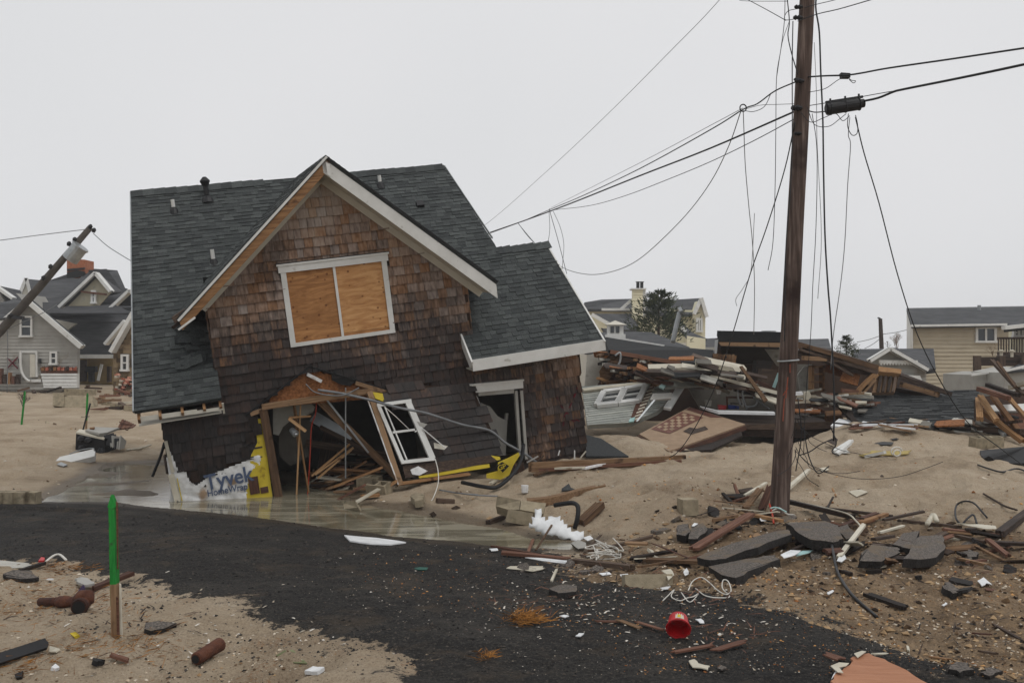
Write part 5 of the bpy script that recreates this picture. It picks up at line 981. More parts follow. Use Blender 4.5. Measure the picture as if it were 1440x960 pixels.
strand('stove_pipe', m_metal, [P(946, 482, 27), P(951, 458, 27), P(956, 439, 27)], .07, 'tilted metal vent pipe standing out of the black roof slab', 'pipe', n=10); _cap = MB(); _cap.tube([P(954.5, 438, 27), P(959, 436.5, 27)], .12, 10); _cap.build('pipe_cap', m_metal).parent = bpy.data.objects['stove_pipe']
# ---- far roofs and pole in the middle
for (nm, lab, Y_, rf, wl) in [('far_roof_house', 'distant grey roof just right of the yellow house', 75, [(990, 476), (1012, 475), (1020, 495), (986, 495)], [(992, 488), (1018, 488), (1018, 535), (992, 535)]), ('far_roof_house', 'distant dark flat roof right of the utility pole', 75, [(1118, 477), (1165, 476), (1169, 490), (1118, 490)], [(1120, 488), (1167, 488), (1167, 535), (1120, 535)])]:
    h = Hs(nm, lab, 'house', Y_, rf[0][0], 500); h.poly('roof', m_froof, [(x, y, 4 if k < 2 else 0) for k, (x, y) in enumerate(rf)], .3); h.poly('wall', m_greysiding, wl, 3, dy=.5)
sp = empty('distant_pole', P(1239, 490, 62), 'distant dark utility pole beside the bare tree', 'utility pole'); mb = MB(); mb.tube([P(1240, 495, 62), P(1238, 448, 62)], [.16, .13], 8); kid(mb.build('pole_shaft', m_dkwood), sp); mb = MB(); mb.tube([P(1236, 448, 61.8), P(1236.5, 446.5, 61.8)], [.12, .1], 6); kid(mb.build('insulator', m_wire), sp)
for a, b, c, d, l in ((1238, 472, 1205, 481, 'faint wire left of the distant pole'), (1238, 476, 1216, 490, 'second faint wire dropping left of the distant pole'), (1240, 470, 1282, 462, 'faint wire right of the distant pole')): strand('far_wire', m_wiregrey, [P(a, b, 62), P((a + c) / 2, (b + d) / 2 + 1, 62), P(c, d, 62)], .022, l, 'wire')
# grey gable bungalow
h = Hs('grey_bungalow', 'low grey bungalow with white dentil gable among the debris', 'house', 40, 1260, 540)
h.poly('roof', m_froof, [(1197, 491, 3), (1240, 490, 4), (1313, 490, 4), (1316, 518, 0), (1300, 520, 0), (1222, 508, 0), (1202, 506, 1)], .2)
h.siding('wall', m_greysiding, [(1226, 507), (1250, 491), (1302, 519), (1302, 562), (1226, 562)], .15, dy=-1.2); h.trim('barge_board', m_white, (1222, 507), (1250.5, 490), .18, .4, dy=-1.5); h.trim('barge_board', m_white, (1250, 490), (1303, 520), .18, .4, dy=-1.5); h.poly('gable_roof', m_froof, [(1221, 506, 0), (1250, 488.5, 0), (1304, 519, 0), (1315, 517, 3), (1262, 489, 3), (1245, 489, 3)], .1, dy=-1.7)
for k in range(12): x = 1238 + k * 4.2; h.poly('dentil', m_white, [(x, 509), (x + 2, 509), (x + 2.6, 513), (x + .6, 513)], .1, dy=-1.5)
h.trim('gable_board', m_white, (1236, 508.5), (1290, 509), .14, dy=-1.45); h.poly('white_awning', m_white, [(1268, 527), (1294, 528), (1298, 537), (1268, 536)], .3, dy=-1.6)
# evergreen / bare vegetation
def conifer(name, lab, cx, base, top, hw, Y_, n=900, lean=0):
    r = empty(name, P(cx, base, Y_), lab, 'tree'); b, t = P(cx, base, Y_), P(cx + lean, top, Y_); H_ = t.z - b.z; mb = MB(); mb.tube([b, t], [H_ * .03, .02], 7); kid(mb.build('trunk', m_dkwood), r); mb = MB(); hwm = hw / F * Y_
    for k in range(n // 12):
        f = random.random() ** 1.2; z = b.z + H_ * (.05 + .93 * f); an = random.uniform(0, 2 * math.pi); R_ = hwm * (1 - f) ** .6 * random.uniform(.5, 1.12); o = Vector((b.x + (t.x - b.x) * f, Y_, z)); d = Vector((math.cos(an), math.sin(an), random.uniform(.05, .6)))
        sh = random.random()
        for i in range(12):
            q = o + d * R_ * random.uniform(.25, 1) + Vector((random.uniform(-1, 1), random.uniform(-1, 1), random.uniform(-1, 1))) * R_ * .12; e = (d + Vector((random.uniform(-.7, .7), random.uniform(-.7, .7), random.uniform(-.2, .9)))).normalized() * H_ * random.uniform(.05, .1); sd = e.cross(Vector((random.random(), random.random(), random.random()))).normalized() * H_ * .013
            mb.add([q - sd, q + sd, q + e * .6 + sd * .6, q + e], [(0, 1, 2, 3)], min(1, max(0, sh * .6 + random.random() * .4)))
    kid(mb.build('crown', m_leafdk), r)
conifer('conifer_tree', 'ragged dark green conifer in front of the yellow house', 926, 486, 410, 58, 48, 3000); conifer('conifer_bush', 'small dark conifer bush behind the heap right of the utility pole', 1190, 508, 471, 22, 36, 1500); conifer('conifer_bush', 'tiny dark conifer between the distant pole and bungalow', 1248, 490, 480, 8, 50, 260)
def bare(name, lab, cx, base, top, hw, Y_, n=200, cat='tree', m=None, r0=.02):
    r = empty(name, P(cx, base, Y_), lab, cat); b = P(cx, base, Y_); H_ = P(cx, top, Y_).z - b.z; hwm = hw / F * Y_; tr = MB(); mb = MB()
    def br(p, d, L, rad, dep):
        q = p + d * L * .5 + Vector((random.uniform(-1, 1), random.uniform(-1, 1), 0)) * L * .08; e = p + d * L; (tr if dep == 0 else mb).tube([p, q, e], [rad, rad * .8, rad * .6], 5, cap=False)
        if dep < 4:
            for k in range(random.choice((2, 3, 3))): dd = (d + Vector((random.uniform(-1, 1) * hwm / H_ * 1.6, random.uniform(-1, 1) * .8, random.uniform(-.1, .5)))).normalized(); br(p.lerp(e, random.uniform(.5, 1)), dd, L * random.uniform(.5, .75), rad * .6, dep + 1)
    for k in range(max(1, n // 60)): br(b, Vector((random.uniform(-.4, .4), random.uniform(-.3, .3), 1)).normalized(), H_ * .42, r0 * H_, 0)
    kid(tr.build('trunk', m or m_twig), r); kid(mb.build('crown', m or m_twig), r)
bare('bare_tree', 'pale leafless round tree beside the beige house', 1262, 492, 464, 18, 58, 420, r0=.012); bare('bare_shrub', 'leafless brown shrub against the beige house wall', 1398, 505, 478, 16, 40, 300, 'shrub', r0=.008); bare('bare_shrub', 'leafless twig tangle around the arched gate', 1352, 550, 531, 24, 34, 300, 'shrub', m_dkwood, .008)
bare('uprooted_shrub', 'dark uprooted leafless shrub on the sand beside the far green stake', 33, 574, 546, 22, 30, 300, 'shrub', m_dkwood, .02)
# beige house
h = Hs('beige_house', 'two storey beige sided house with dark roof at right', 'house', 50, 1350, 540)
h.siding('front_wall', m_beige, [(1283, 456), (1425, 455), (1425, 575), (1283, 575)], .21); h.poly('roof', m_froof, [(1275, 434, 4), (1450, 431, 4), (1450, 455, -.5), (1282, 458, -.5)], .15); h.poly('side_wall', m_white, [(1275, 438, 4), (1283, 458, 0), (1283, 556, 0), (1275, 556, 4)], .1)
h.trim('eave_board', m_white, (1281, 458), (1416, 456), .16, dy=-.6); h.trim('corner_board', m_white, (1282.5, 458), (1282.5, 556), .02, .2, dy=-.12); h.window(1372, 459, 1401, 482, fr=.12, mull=2, bar=False); mb = MB(); mb.tube([P(1377, 436, 52), P(1377, 429, 52)], .1, 8); kid(mb.build('vent_pipe', m_metal), h.r); h.trim('ridge_flashing', m_metal, (1275, 434), (1450, 431), .08, dy=4)
# balcony house at the right edge
h = Hs('balcony_house', 'cream house with dark deck railing at the right picture edge', 'house', 36, 1430, 520)
h.siding('wall', m_cream, [(1422, 458), (1520, 440), (1520, 570), (1422, 570)], .18, dy=1.5); h.poly('roof', m_froof, [(1411, 460, 0), (1440, 447, 3), (1520, 430, 5), (1520, 448, 0)], .2); h.trim('eave_board', m_white, (1411, 461), (1520, 449), .14, .3, dy=-.2); h.window(1425, 461, 1434, 474, dy=1.2); h.window(1436, 459, 1450, 474, dy=1.2)
h.trim('deck_rail', m_dkwood, (1403, 475.5), (1480, 475), .08, .1); h.trim('deck_rail', m_dkwood, (1403, 497), (1480, 498), .12, .1); h.poly('deck_floor', m_dkwood, [(1401, 500, 0), (1480, 500, 0), (1480, 497, 3), (1405, 497, 3)], .2)
for k in range(20): h.trim('baluster', m_dkwood, (1404 + k * 3.7, 476), (1404 + k * 3.7, 497), .03, .05)
for x, c_ in ((1409, 1), (1424, 1), (1372, 1)): pass
for k, (x, lab) in enumerate(((1408, 'left pale capped post below the deck railing'), (1423, 'right pale capped post below the deck railing'))):
    q = empty('capped_post', P(x, 503, 32), lab, 'post'); mb = MB(); mb.tube([P(x, 503, 32), P(x, 494, 32)], .05, 8); kid(mb.build('post', m_palew), q); mb = MB(); mb.tube([P(x, 495, 32), P(x, 493, 32), P(x, 491.5, 32)], [.09, .1, .03], 8); kid(mb.build('cap', m_palew), q)
q = empty('retaining_fence', P(1400, 560, 31), 'dark board fence with heavy post before the cream deck house', 'fence')
for i in range(3): kid(wood('fence_board', m_dkwood, P(1372, 504 + i * 4, 31), P(1500, 504 + i * 4.5, 31), .05, .1, parent=q), q)
for x, b in ((1374, 570), (1408, 570), (1440, 570)): kid(wood('fence_post', m_dkwood, P(x, b, 30.9), P(x, 500, 30.9), .18, .2, parent=q), q)
q = empty('grey_shed', P(1400, 555, 29), 'low grey and white shed behind the right wood pile', 'shed')
kid(slab('wall', m_greysiding, [P(*x, 29) for x in [(1368, 527), (1398, 523), (1398, 585), (1368, 585)]], 2), q); kid(slab('wall', m_greysiding, [P(*x, 28) for x in [(1412, 524), (1450, 516), (1450, 585), (1412, 585)]], 2), q); kid(slab('roof', m_froof, [P(1410, 522, 27.8), P(1432, 512, 28.5), P(1450, 512, 29), P(1450, 519, 27.8)], .08), q); kid(wood('roof_trim', m_white, P(1366, 527, 28.9), P(1400, 522, 28.9), .05, .07, parent=q), q); kid(wood('roof_trim', m_white, P(1411, 522, 27.7), P(1450, 513, 27.7), .05, .07, parent=q), q)
q = empty('arched_gate', P(1346, 552, 33), 'small arched white garden gate beyond the fallen shingle roof', 'gate')
mb = MB(); mb.tube([P(1346 - 14 * math.cos(t), 546 - 14 * math.sin(t), 33) for t in [k * math.pi / 12 for k in range(13)]], .05, 6); kid(mb.build('arch', m_wiregrey), q)
for x in (1333, 1360): kid(wood('gate_post', m_white, P(x, 556, 33), P(x - 1, 534, 33), .1, .1, parent=q), q)
kid(slab('arch_panel', m_dkwood, [P(1346 - 12 * math.cos(t), 547 - 12 * math.sin(t), 33.1) for t in [k * math.pi / 12 for k in range(13)]], .05), q)
# ------------------------------------------------------------------ collapsed house behind the dune (right)
wk = empty('collapsed_house', P(1040, 600, 23), 'collapsed house heap with sagging black roofs and open rooms behind the sand dune', 'house')
def wp(nm, m, pts, t=.08, a=None): return kid(slab(nm, m, [P(*q) for q in pts], t, a=a), wk)
wp('left_roof_slab', m_roofdk, [(850, 473, 26), (935, 486, 26), (1003, 492, 25), (1000, 512, 23.5), (960, 509, 23.4), (930, 505, 23.4), (856, 492, 23.4)], .12, .1)
kid(wood('white_drip_edge', m_white, P(851, 472.5, 25.9), P(934, 486, 25.9), .08, .05, parent=wk), wk); kid(wood('lower_drip_edge', m_redwood, P(856, 494, 23.4), P(958, 511, 23.4), .1, .1, parent=wk, rag=.1), wk)
wp('white_end_wall', m_drywall, [(826, 500, 24), (846, 494, 24), (851, 520, 24), (838, 545, 24), (822, 545, 24)], .1)
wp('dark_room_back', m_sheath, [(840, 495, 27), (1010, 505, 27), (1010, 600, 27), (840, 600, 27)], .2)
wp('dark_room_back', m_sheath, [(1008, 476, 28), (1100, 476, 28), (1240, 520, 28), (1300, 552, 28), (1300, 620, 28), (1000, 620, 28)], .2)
wp('raised_roof', m_roofdk, [(1008, 472, 25), (1100, 474, 25), (1105, 482, 25), (1098, 481, 29), (1010, 479, 29)], .14, .1)
wp('raised_roof_edge', m_black, [(1009, 472, 24.9), (1100, 474, 24.9), (1100, 481, 24.9), (1010, 480, 24.9)], .06)
wp('rafter_band', m_wood, [(1011, 481, 24.8), (1098, 482, 24.8), (1097, 488, 24.8), (1014, 486, 24.8)], .08, .9)
wp('roof_side_post', m_metal, [(1006, 478, 24.7), (1010, 477, 24.7), (1008, 497, 24.7), (1005, 497, 24.7)], .05)
wp('underside_boards', m_dkwood, [(1012, 487, 24.8), (1096, 489, 24.8), (1085, 512, 27.8), (1018, 510, 27.8)], .05)
wp('ceiling_panel', m_drywall, [(1073, 488, 25), (1099, 489, 25), (1099, 516, 25.5), (1092, 514, 25.5)], .05)
mb = MB(); mb.tube([P(1081, 474, 26), P(1081, 469, 26)], .12, 8); mb.tube([P(1081, 468.5, 26), P(1081, 465, 26)], .2, 10); kid(mb.build('roof_vent', m_metal), wk)
# long sagging roof to the right
wp('sagging_roof', m_dkwood, [(1120, 483, 24), (1160, 489, 24), (1200, 502, 24), (1238, 515, 24), (1232, 524, 22.4), (1190, 514, 22.4), (1150, 500, 22.4), (1118, 492, 22.4)], .12, .6)
wp('sagging_roof', m_sheath, [(1262, 522, 24), (1300, 536, 24), (1344, 553, 24), (1320, 557, 22.5), (1260, 545, 22.5), (1255, 530, 22.5)], .1, .1)
for k, (a, b, c, d, w, m) in enumerate([(1120, 484, 1236, 518, .14, m_wood), (1124, 490, 1234, 524, .1, m_dkwood), (1140, 496, 1225, 522, .07, m_redwood), (1128, 503, 1180, 506, .1, m_wood), (1262, 529, 1340, 555, .1, m_dkwood), (1266, 540, 1322, 556, .12, m_wood), (1205, 552, 1235, 522, .14, m_trimwood), (1212, 552, 1232, 530, .1, m_wood), (1180, 548, 1212, 552, .1, m_redwood), (1160, 505, 1200, 528, .06, m_dkwood)]):
    kid(wood('roof_board', m, P(a, b, 22.3), P(c, d, 22.3), .1, w, parent=wk, rag=.15), wk)
wp('strand_board_panel', m_osb, [(1188, 516, 22.6), (1211, 523, 22.6), (1206, 542, 22.4), (1181, 535, 22.4)], .04); wp('strand_board_panel', m_osb, [(1162, 510, 23), (1188, 512, 23), (1184, 530, 23), (1160, 522, 23)], .04)
wp('wood_crate_wall', m_wood, [(1235, 520, 22.6), (1266, 521, 22.6), (1258, 552, 22.2), (1226, 552, 22.2)], .1, .7); wp('wood_crate_rim', m_lumber, [(1235, 515, 22.5), (1268, 519, 22.5), (1267, 525, 22.3), (1236, 522, 22.3)], .12)
for k in range(4): wp('crate_slat', m_dkwood, [(1238 + k * 7, 524, 22.4), (1242 + k * 7, 524, 22.4), (1237 + k * 7, 550, 22.1), (1233 + k * 7, 550, 22.1)], .04)
# open rooms: cabinet, panels, shelf
wp('interior_panel', m_inside, [(1120, 512, 25), (1142, 512, 25), (1145, 552, 25), (1120, 552, 25)], .05); wp('curved_white_panel', m_drywall, [(1122, 526, 24), (1130, 516, 24), (1142, 512, 24), (1142, 535, 24), (1136, 550, 24), (1125, 550, 24)], .05)
for (x0, y0, x1, y1) in ((1142, 514, 1145, 551), (1157, 514, 1160, 551), (1142, 514, 1160, 517), (1142, 525, 1160, 527), (1142, 536, 1160, 538), (1142, 547, 1160, 550)): wp('shelf_board', m_trimwood, [(x0, y0, 23), (x1, y0, 23), (x1, y1, 23), (x0, y1, 23)], .3)
for (q, m) in (([(843, 522), (856, 502), (870, 499), (868, 520), (855, 535), (846, 540)], m_wood), ([(853, 510), (862, 506), (893, 512), (881, 524), (860, 522)], m_redwood), ([(850, 522), (868, 524), (868, 538), (848, 538)], m_redwood), ([(876, 515), (900, 518), (902, 535), (874, 538)], m_trimwood), ([(855, 535), (905, 532), (905, 541), (852, 543)], m_trimwood), ([(834, 494), (860, 496), (850, 506), (836, 502)], m_osb), ([(930, 520), (950, 522), (948, 534), (926, 532)], m_redwood), ([(918, 505), (930, 508), (930, 518), (915, 516)], m_drywall)):
    wp('cabinet_panel', m, [(x, y, 23.6 + .1 * (x % 3)) for x, y in q], .06)
wp('orange_crate', m_trimwood, [(1004, 497, 24.4), (1036, 500, 24.4), (1034, 512, 24.4), (1001, 508, 24.4)], .3)
for k in range(6): wp('crate_slat', m_wood, [(1005 + k * 5, 498, 24.3), (1008 + k * 5, 498, 24.3), (1006 + k * 5, 511, 24.3), (1003 + k * 5, 510, 24.3)], .04)
wp('dark_cabinet', m_dkwood, [(1064, 506, 25), (1087, 508, 25), (1083, 520, 25), (1063, 524, 25)], .4); wp('dark_cabinet', m_dkwood, [(1072, 518, 24.4), (1094, 520, 24.4), (1088, 548, 24.4), (1070, 545, 24.4)], .4); wp('light_board', m_teal, [(1094, 524, 24), (1097, 526, 24), (1090, 546, 24), (1086, 545, 24)], .04)
# lower room wall, white sill, shelf items
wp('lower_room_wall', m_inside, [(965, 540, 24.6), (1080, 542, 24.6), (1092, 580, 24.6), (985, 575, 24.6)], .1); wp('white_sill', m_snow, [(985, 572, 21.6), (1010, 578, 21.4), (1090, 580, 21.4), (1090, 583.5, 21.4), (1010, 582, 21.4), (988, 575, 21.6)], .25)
wp('dark_deck', m_dkwood, [(995, 577, 24), (1120, 582, 24), (1182, 590, 23), (1180, 598, 20.6), (1120, 600, 20.6), (1048, 598, 20.8)], .25, .4); wp('deck_front_beam', m_dkwood, [(1048, 597, 20.7), (1178, 592, 20.5), (1180, 602, 20.5), (1120, 604, 20.5), (1046, 603, 20.7)], .2, .8)
for (x0, y0, x1, y1, m) in ((1010, 569, 1022, 576, m_red), (1024, 569, 1035, 575, m_blue), (1035, 570, 1040, 575, m_blue), (992, 562, 1001, 571, m_drywall), (1007, 548, 1014, 554, m_white), (1022, 558, 1024, 576, m_redwood), (1022, 557, 1060, 560, m_redwood), (1043, 556, 1047, 572, m_white), (1028, 566, 1045, 568, m_dkwood), (1072, 552, 1075, 560, m_white)):
    wp('room_item', m, [(x0, y0, 22.6), (x1, y0 + 1, 22.6), (x1 - 1, y1, 22.6), (x0 + 1, y1, 22.6)], .12)
for pts in ([(1037, 548), (1038, 560), (1042, 570)], [(1050, 572), (1062, 570), (1066, 560), (1072, 552), (1078, 550)], [(1060, 558), (1068, 565), (1082, 575)], [(865, 500), (872, 496), (872, 508), (868, 515)], [(1046, 545), (1044, 556), (1050, 575)]):
    kid(strand('torn_pipe', m_metal, [P(x, y, 22.4) for x, y in pts], .025, parent=wk), wk)
for k in range(82):     # laths, joists and studs of the crushed floors
    t_ = random.random(); x = 900 + 190 * t_; y = 528 + 26 * t_ ** 1.5 + random.uniform(-9, 10); L = random.uniform(12, 60); sl = .12 + .25 * t_ + random.uniform(-.12, .12); Yy = random.uniform(22, 24.2)
    kid(wood('crushed_joist', random.choice((m_dkwood, m_dkwood, m_redwood, m_wood, m_trimwood, m_palew)), P(x - L / 2, y - L / 2 * sl, Yy), P(x + L / 2, y + L / 2 * sl, Yy - random.uniform(-.5, .5)), random.uniform(.05, .2), random.uniform(.04, .09), parent=wk, rag=.15), wk)
for k in range(45):
    x, y = random.uniform(838, 915), random.uniform(498, 542); L = random.uniform(8, 28); sl = random.uniform(-1, .8); kid(wood('splintered_board', random.choice((m_dkwood, m_redwood, m_wood, m_trimwood, m_drywall)), P(x, y, 23.3), P(x + L, y + L * sl * .5, 23.8), .1, .06, parent=wk, rag=.1), wk)
for k in range(48):
    x, y = random.uniform(1118, 1220), random.uniform(552, 584); L = random.uniform(14, 44); kid(wood('splintered_board', random.choice((m_dkwood, m_wood, m_redwood, m_palew, m_drywall)), P(x - L / 2, y, 21.6), P(x + L / 2, y + random.uniform(-6, 9), 21.2), random.uniform(.06, .25), .05, parent=wk, rag=.12), wk)
# roofs/boards lying loose on the heap
def loose(nm, m, pts, t, lab, cat, a=None): return slab(nm, m, [P(*q) for q in pts], t, a=a, label=lab, cat=cat)
loose('white_door_panel', m_palew, [(979, 502, 23.2), (984, 500, 23.3), (1046, 513, 23.3), (1050, 518, 23), (1048, 534, 22.6), (1040, 530, 22.6), (1030, 516, 22.6), (980, 508, 22.6)], .12, 'long cream panel folded over the top of the heap', 'panel')
loose('pale_board', m_palew, [(911, 512, 23), (960, 511, 23), (960, 517, 22.4), (912, 518, 22.4)], .07, 'pale green-white board flat on the heap, left of the cream panel', 'board', .3); loose('pale_board', m_palew, [(959, 510, 23), (1030, 521, 23), (1030, 527, 22.4), (958, 516, 22.4)], .07, 'pale weathered board below the cream panel', 'board', .8)
loose('long_board', m_dkwood, [(907, 519, 22.2), (1035, 522, 22.2), (1036, 526, 22), (905, 523, 22)], .1, 'long dark board under the pale boards', 'board'); loose('thin_trim', m_palew, [(1000, 527, 22), (1040, 536, 21.9), (1094, 550, 21.8), (1094, 555, 21.8), (1040, 541, 21.9), (998, 529, 22)], .06, 'long white edging sweeping down right across the heap', 'edging')
loose('long_board', m_wood, [(1040, 515, 22), (1044, 514, 22), (1080, 562, 21.6), (1075, 565, 21.6)], .08, 'brown joist hanging diagonally in front of the open room', 'board'); loose('chair_frame', m_black, [(1026, 521, 22.4), (1048, 524, 22.4), (1048, 527, 22.4), (1030, 525, 22.4), (1034, 536, 22.4), (1030, 536, 22.4)], .04, 'bent black metal frame on the cream panel', 'frame')
# clapboard wall with double window
sw = empty('fallen_clapboard_wall', P(880, 600, 21.5), 'fallen salt-stained clapboard wall with a double window lying on the heap', 'wall section')
pw_ = Plane(P(820, 543, 23), P(960, 541, 23), P(889, 595, 21.3)); O_ = pw_(825, 598); U_ = (pw_(905, 588) - pw_(830, 597)).normalized(); V_ = (pw_(960, 542) - pw_(935, 580)).normalized()
V_ = (V_ - U_ * V_.dot(U_)).normalized()
for q in ([(818, 543), (866, 540), (915, 536), (906, 556), (889, 594), (826, 598)], [(906, 556), (928, 541), (944, 544), (934, 570), (925, 578), (889, 594), (893, 578)]):
    hull = [pw_.uv(O_, U_, V_, pw_(*x)) for x in q]; mb = MB(); wv_ = [pw_(*x, -.02) for x in q]; mb.ext(wv_, pw_.n, .1, .2); tiles(mb, O_, U_, V_, pw_.n, hull, .105, .6, 2.4, .02, gap=.008, mode='clip'); kid(mb.build('clapboards', m_dirtysiding), sw)
kid(slab('bare_lath_strip', m_redwood, [pw_(*q, .03) for q in [(909, 546), (920, 543), (899, 592), (885, 594), (893, 570)]], .02), sw)
for k in range(9): kid(slab('exposed_lath', m_palew, [pw_(*q, .045) for q in [(910 - k * 2.4, 549 + k * 5), (920 - k * 2.6, 546 + k * 5), (920 - k * 2.6, 548 + k * 5), (909 - k * 2.4, 551 + k * 5)]], .02), sw)
def pb_(nm, m, a, b, w, off=.05, t=.06, par=sw): mb = MB(); mb.bar(pw_(*a, off), pw_(*b, off), w, t, up=pw_.n); o = mb.build(nm, m); kid(o, par); return o
pb_('corner_board', m_white, (958, 543), (938, 575), .17, .1); pb_('top_edge_trim', m_palew, (820, 549), (914, 538), .12, .06)
for nm_, q in (('window', [(849, 551), (878, 547), (868, 567), (839, 570)]), ('window', [(879, 547), (908, 542), (898, 563), (869, 567)])):
    wd = slab(nm_, m_glass, [pw_(*x, .02) for x in [(q[0][0] + 4, q[0][1] + 2.5), (q[1][0] - 5, q[1][1] + 3), (q[2][0] - 5, q[2][1] - 3), (q[3][0] + 6, q[3][1] - 4)]], .015); kid(wd, sw)
    for k in range(4):
        mb = MB(); mb.bar(pw_(*q[k], .07), pw_(*q[(k + 1) % 4], .07), .13, .09, up=pw_.n); o = mb.build('window_frame', m_white); o.parent = wd; o.matrix_parent_inverse = Matrix.Translation(sw.location)  @ Matrix.Translation(sw.location).inverted()
    mb = MB(); mb.bar(pw_((q[0][0] + q[3][0]) / 2, (q[0][1] + q[3][1]) / 2, .04), pw_((q[1][0] + q[2][0]) / 2, (q[1][1] + q[2][1]) / 2, .04), .05, .04, up=pw_.n); o = mb.build('sash_rail', m_white); o.parent = wd
loose('teal_board', m_teal, [(927, 543, 22), (936, 532, 22.6), (941, 533, 22.6), (934, 546, 22)], .04, 'small pale teal board on top of the clapboard wall', 'board'); loose('teal_board', m_teal, [(886, 588, 21.2), (893, 586, 21.2), (891, 592, 21.1), (884, 593, 21.1)], .04, 'tiny pale teal scrap on the clapboard wall bottom edge', 'scrap'); loose('grey_board', m_dirtysiding, [(938, 535, 22.4), (990, 538, 22.8), (990, 541, 22.6), (936, 545, 22.2)], .06, 'grey board running right from the clapboard wall', 'board')
loose('grey_board', m_greysiding, [(918, 553, 21.7), (945, 552, 21.8), (944, 560, 21.6), (914, 562, 21.5)], .05, 'short grey board lying across the bare laths', 'board'); loose('metal_strip', m_metal, [(919, 562, 21.4), (922, 562, 21.4), (897, 592, 21), (894, 592, 21)], .03, 'thin shiny strip lying on the clapboard wall', 'strip')
# floor panel with brown tile pattern
fp = empty('tiled_floor_panel', G(941, 636), 'tan floor panel with brown checker tiles tipped against the heap', 'floor panel')
c4 = [P(899, 610, 18.9), P(970, 572, 22), P(1048, 596, 20.6), P(941, 634, 17.6)]; kid(slab('floor_sheet', m_carpet, c4, .07, up=True), fp); nn = newell(c4); nn = nn if nn.z > 0 else -nn
def bl(u, v, o=.006): return c4[0].lerp(c4[1], u).lerp(c4[3].lerp(c4[2], u), v) + nn * o
kid(slab('brown_tile_border', m_tile, [bl(*q) for q in [(.18, .05), (.80, .02), (.84, .42), (.25, .45)]], .002, up=True), fp)
for i in range(9):
    for j in range(4):
        if (i + j) % 2 == 0: u, v = .26 + i * .058, .08 + j * .078; kid(slab('tan_checker_tile', m_carpet, [bl(u, v, .010), bl(u + .055, v, .010), bl(u + .055, v + .075, .010), bl(u, v + .075, .010)], .002, up=True), fp)
kid(slab('brown_tile_strip', m_tile, [bl(*q) for q in [(.9, .02), (.99, .02), (.99, .62), (.9, .5)]], .002, up=True), fp); kid(slab('missing_tile_patch', m_dkwood, [bl(*q) for q in [(.40, .55), (.52, .52), (.55, .64), (.66, .66), (.62, .78), (.40, .74)]], .002, up=True), fp)
for a, b in ((3, 2), (0, 3)): kid(wood('panel_edge', m_redwood, c4[a] - nn * .08, c4[b] - nn * .08, .08, .1, parent=fp), fp)
loose('hollow_shade_sheet', m_dkwood, [(948, 634, 17.9), (1042, 604, 20.4), (1044, 612, 20.2), (1000, 632, 18.2)], .04, 'dark sheet painting the shade in the hollow below the tiled panel', 'shade sheet')  # dark sheet stands in for the shade of the hollow under the panel
# black shingled slab lying behind the dune
rs = empty('fallen_shingle_roof', P(1270, 600, 20), 'big black shingled roof slab lying flat behind the dune', 'roof section')
pr = Plane(P(1172, 553, 23), P(1375, 549, 23), P(1290, 612, 18.8)); O_ = pr(1215, 606); U_ = (pr(1360, 603) - O_).normalized(); V_ = pr.n.cross(U_); V_ = V_ if V_.z > 0 else -V_
q = [(1170, 553), (1270, 554), (1377, 548), (1369, 590), (1362, 604), (1310, 613), (1205, 605)]; q = [(1170, 553), (1377, 548), (1366, 603), (1310, 613), (1212, 606)]
hull = [pr.uv(O_, U_, V_, pr(*x)) for x in q]; mb = MB(); mb.ext([pr(*x, -.01) for x in q], pr.n, .14, .3); tiles(mb, O_, U_, V_, pr.n, hull, .12, .15, .4, .022, two=True); kid(mb.build('shingles', m_roof2), rs)
kid(wood('torn_edge_board', m_wood, pr(1205, 606, -.02), pr(1310, 614, -.02), .12, .1, parent=rs, rag=.15), rs); kid(wood('torn_edge_board', m_dkwood, pr(1366, 603, -.05), pr(1310, 613, -.05), .2, .14, parent=rs, rag=.15), rs)
loose('leaning_joist', m_dkwood, [(1166, 558, 21), (1170, 556, 21), (1214, 598, 19.4), (1208, 601, 19.4)], .1, 'long dark joist leaning diagonally before the black roof slab', 'board')
loose('roofing_flap', m_roof2, [(824, 611, 17.6), (845, 616, 17.4), (884, 641, 16.2), (862, 641, 16.2), (824, 641, 16.2)], .03, 'grey roofing flap fallen against the wing corner', 'roofing flap')
loose('yellow_beam', m_trimwood, [(1160, 578, 21), (1184, 576, 21), (1186, 583, 20.8), (1162, 585, 20.8)], .2, 'stubby yellowish beam behind the dune right of the pole', 'beam'); loose('spool', m_palew, [(1131, 552, 21), (1138, 550, 21), (1141, 556, 21), (1138, 563, 21), (1131, 562, 21)], .1, 'round pale drum in the heap right of the pole', 'drum')
for k, (q, lab) in enumerate([([(1168, 598), (1180, 588), (1196, 590), (1200, 597), (1185, 600)], 'torn white foam sheet at dune top, first right of the pole'), ([(1200, 600), (1214, 592), (1226, 594), (1222, 600), (1212, 604)], 'torn white foam piece at the foot of the black roof slab'), ([(1246, 598), (1262, 594), (1272, 600), (1256, 602)], 'small white foam flake below the black roof slab'), ([(1270, 604), (1280, 603), (1290, 610), (1278, 609)], 'small white flake at the right end of the foam scatter'), ([(1118, 578), (1140, 575), (1146, 580), (1124, 584)], 'white foam strip in the heap just right of the pole'), ([(1118, 551), (1128, 550), (1130, 555), (1119, 556)], 'white scrap high in the heap by the pole')]):
    slab('foam_sheet', m_snow, [P(x, y, 20.2 - (y - 588) * .06 if y > 585 else 21) for x, y in q], .05, label=lab, cat='foam sheet')
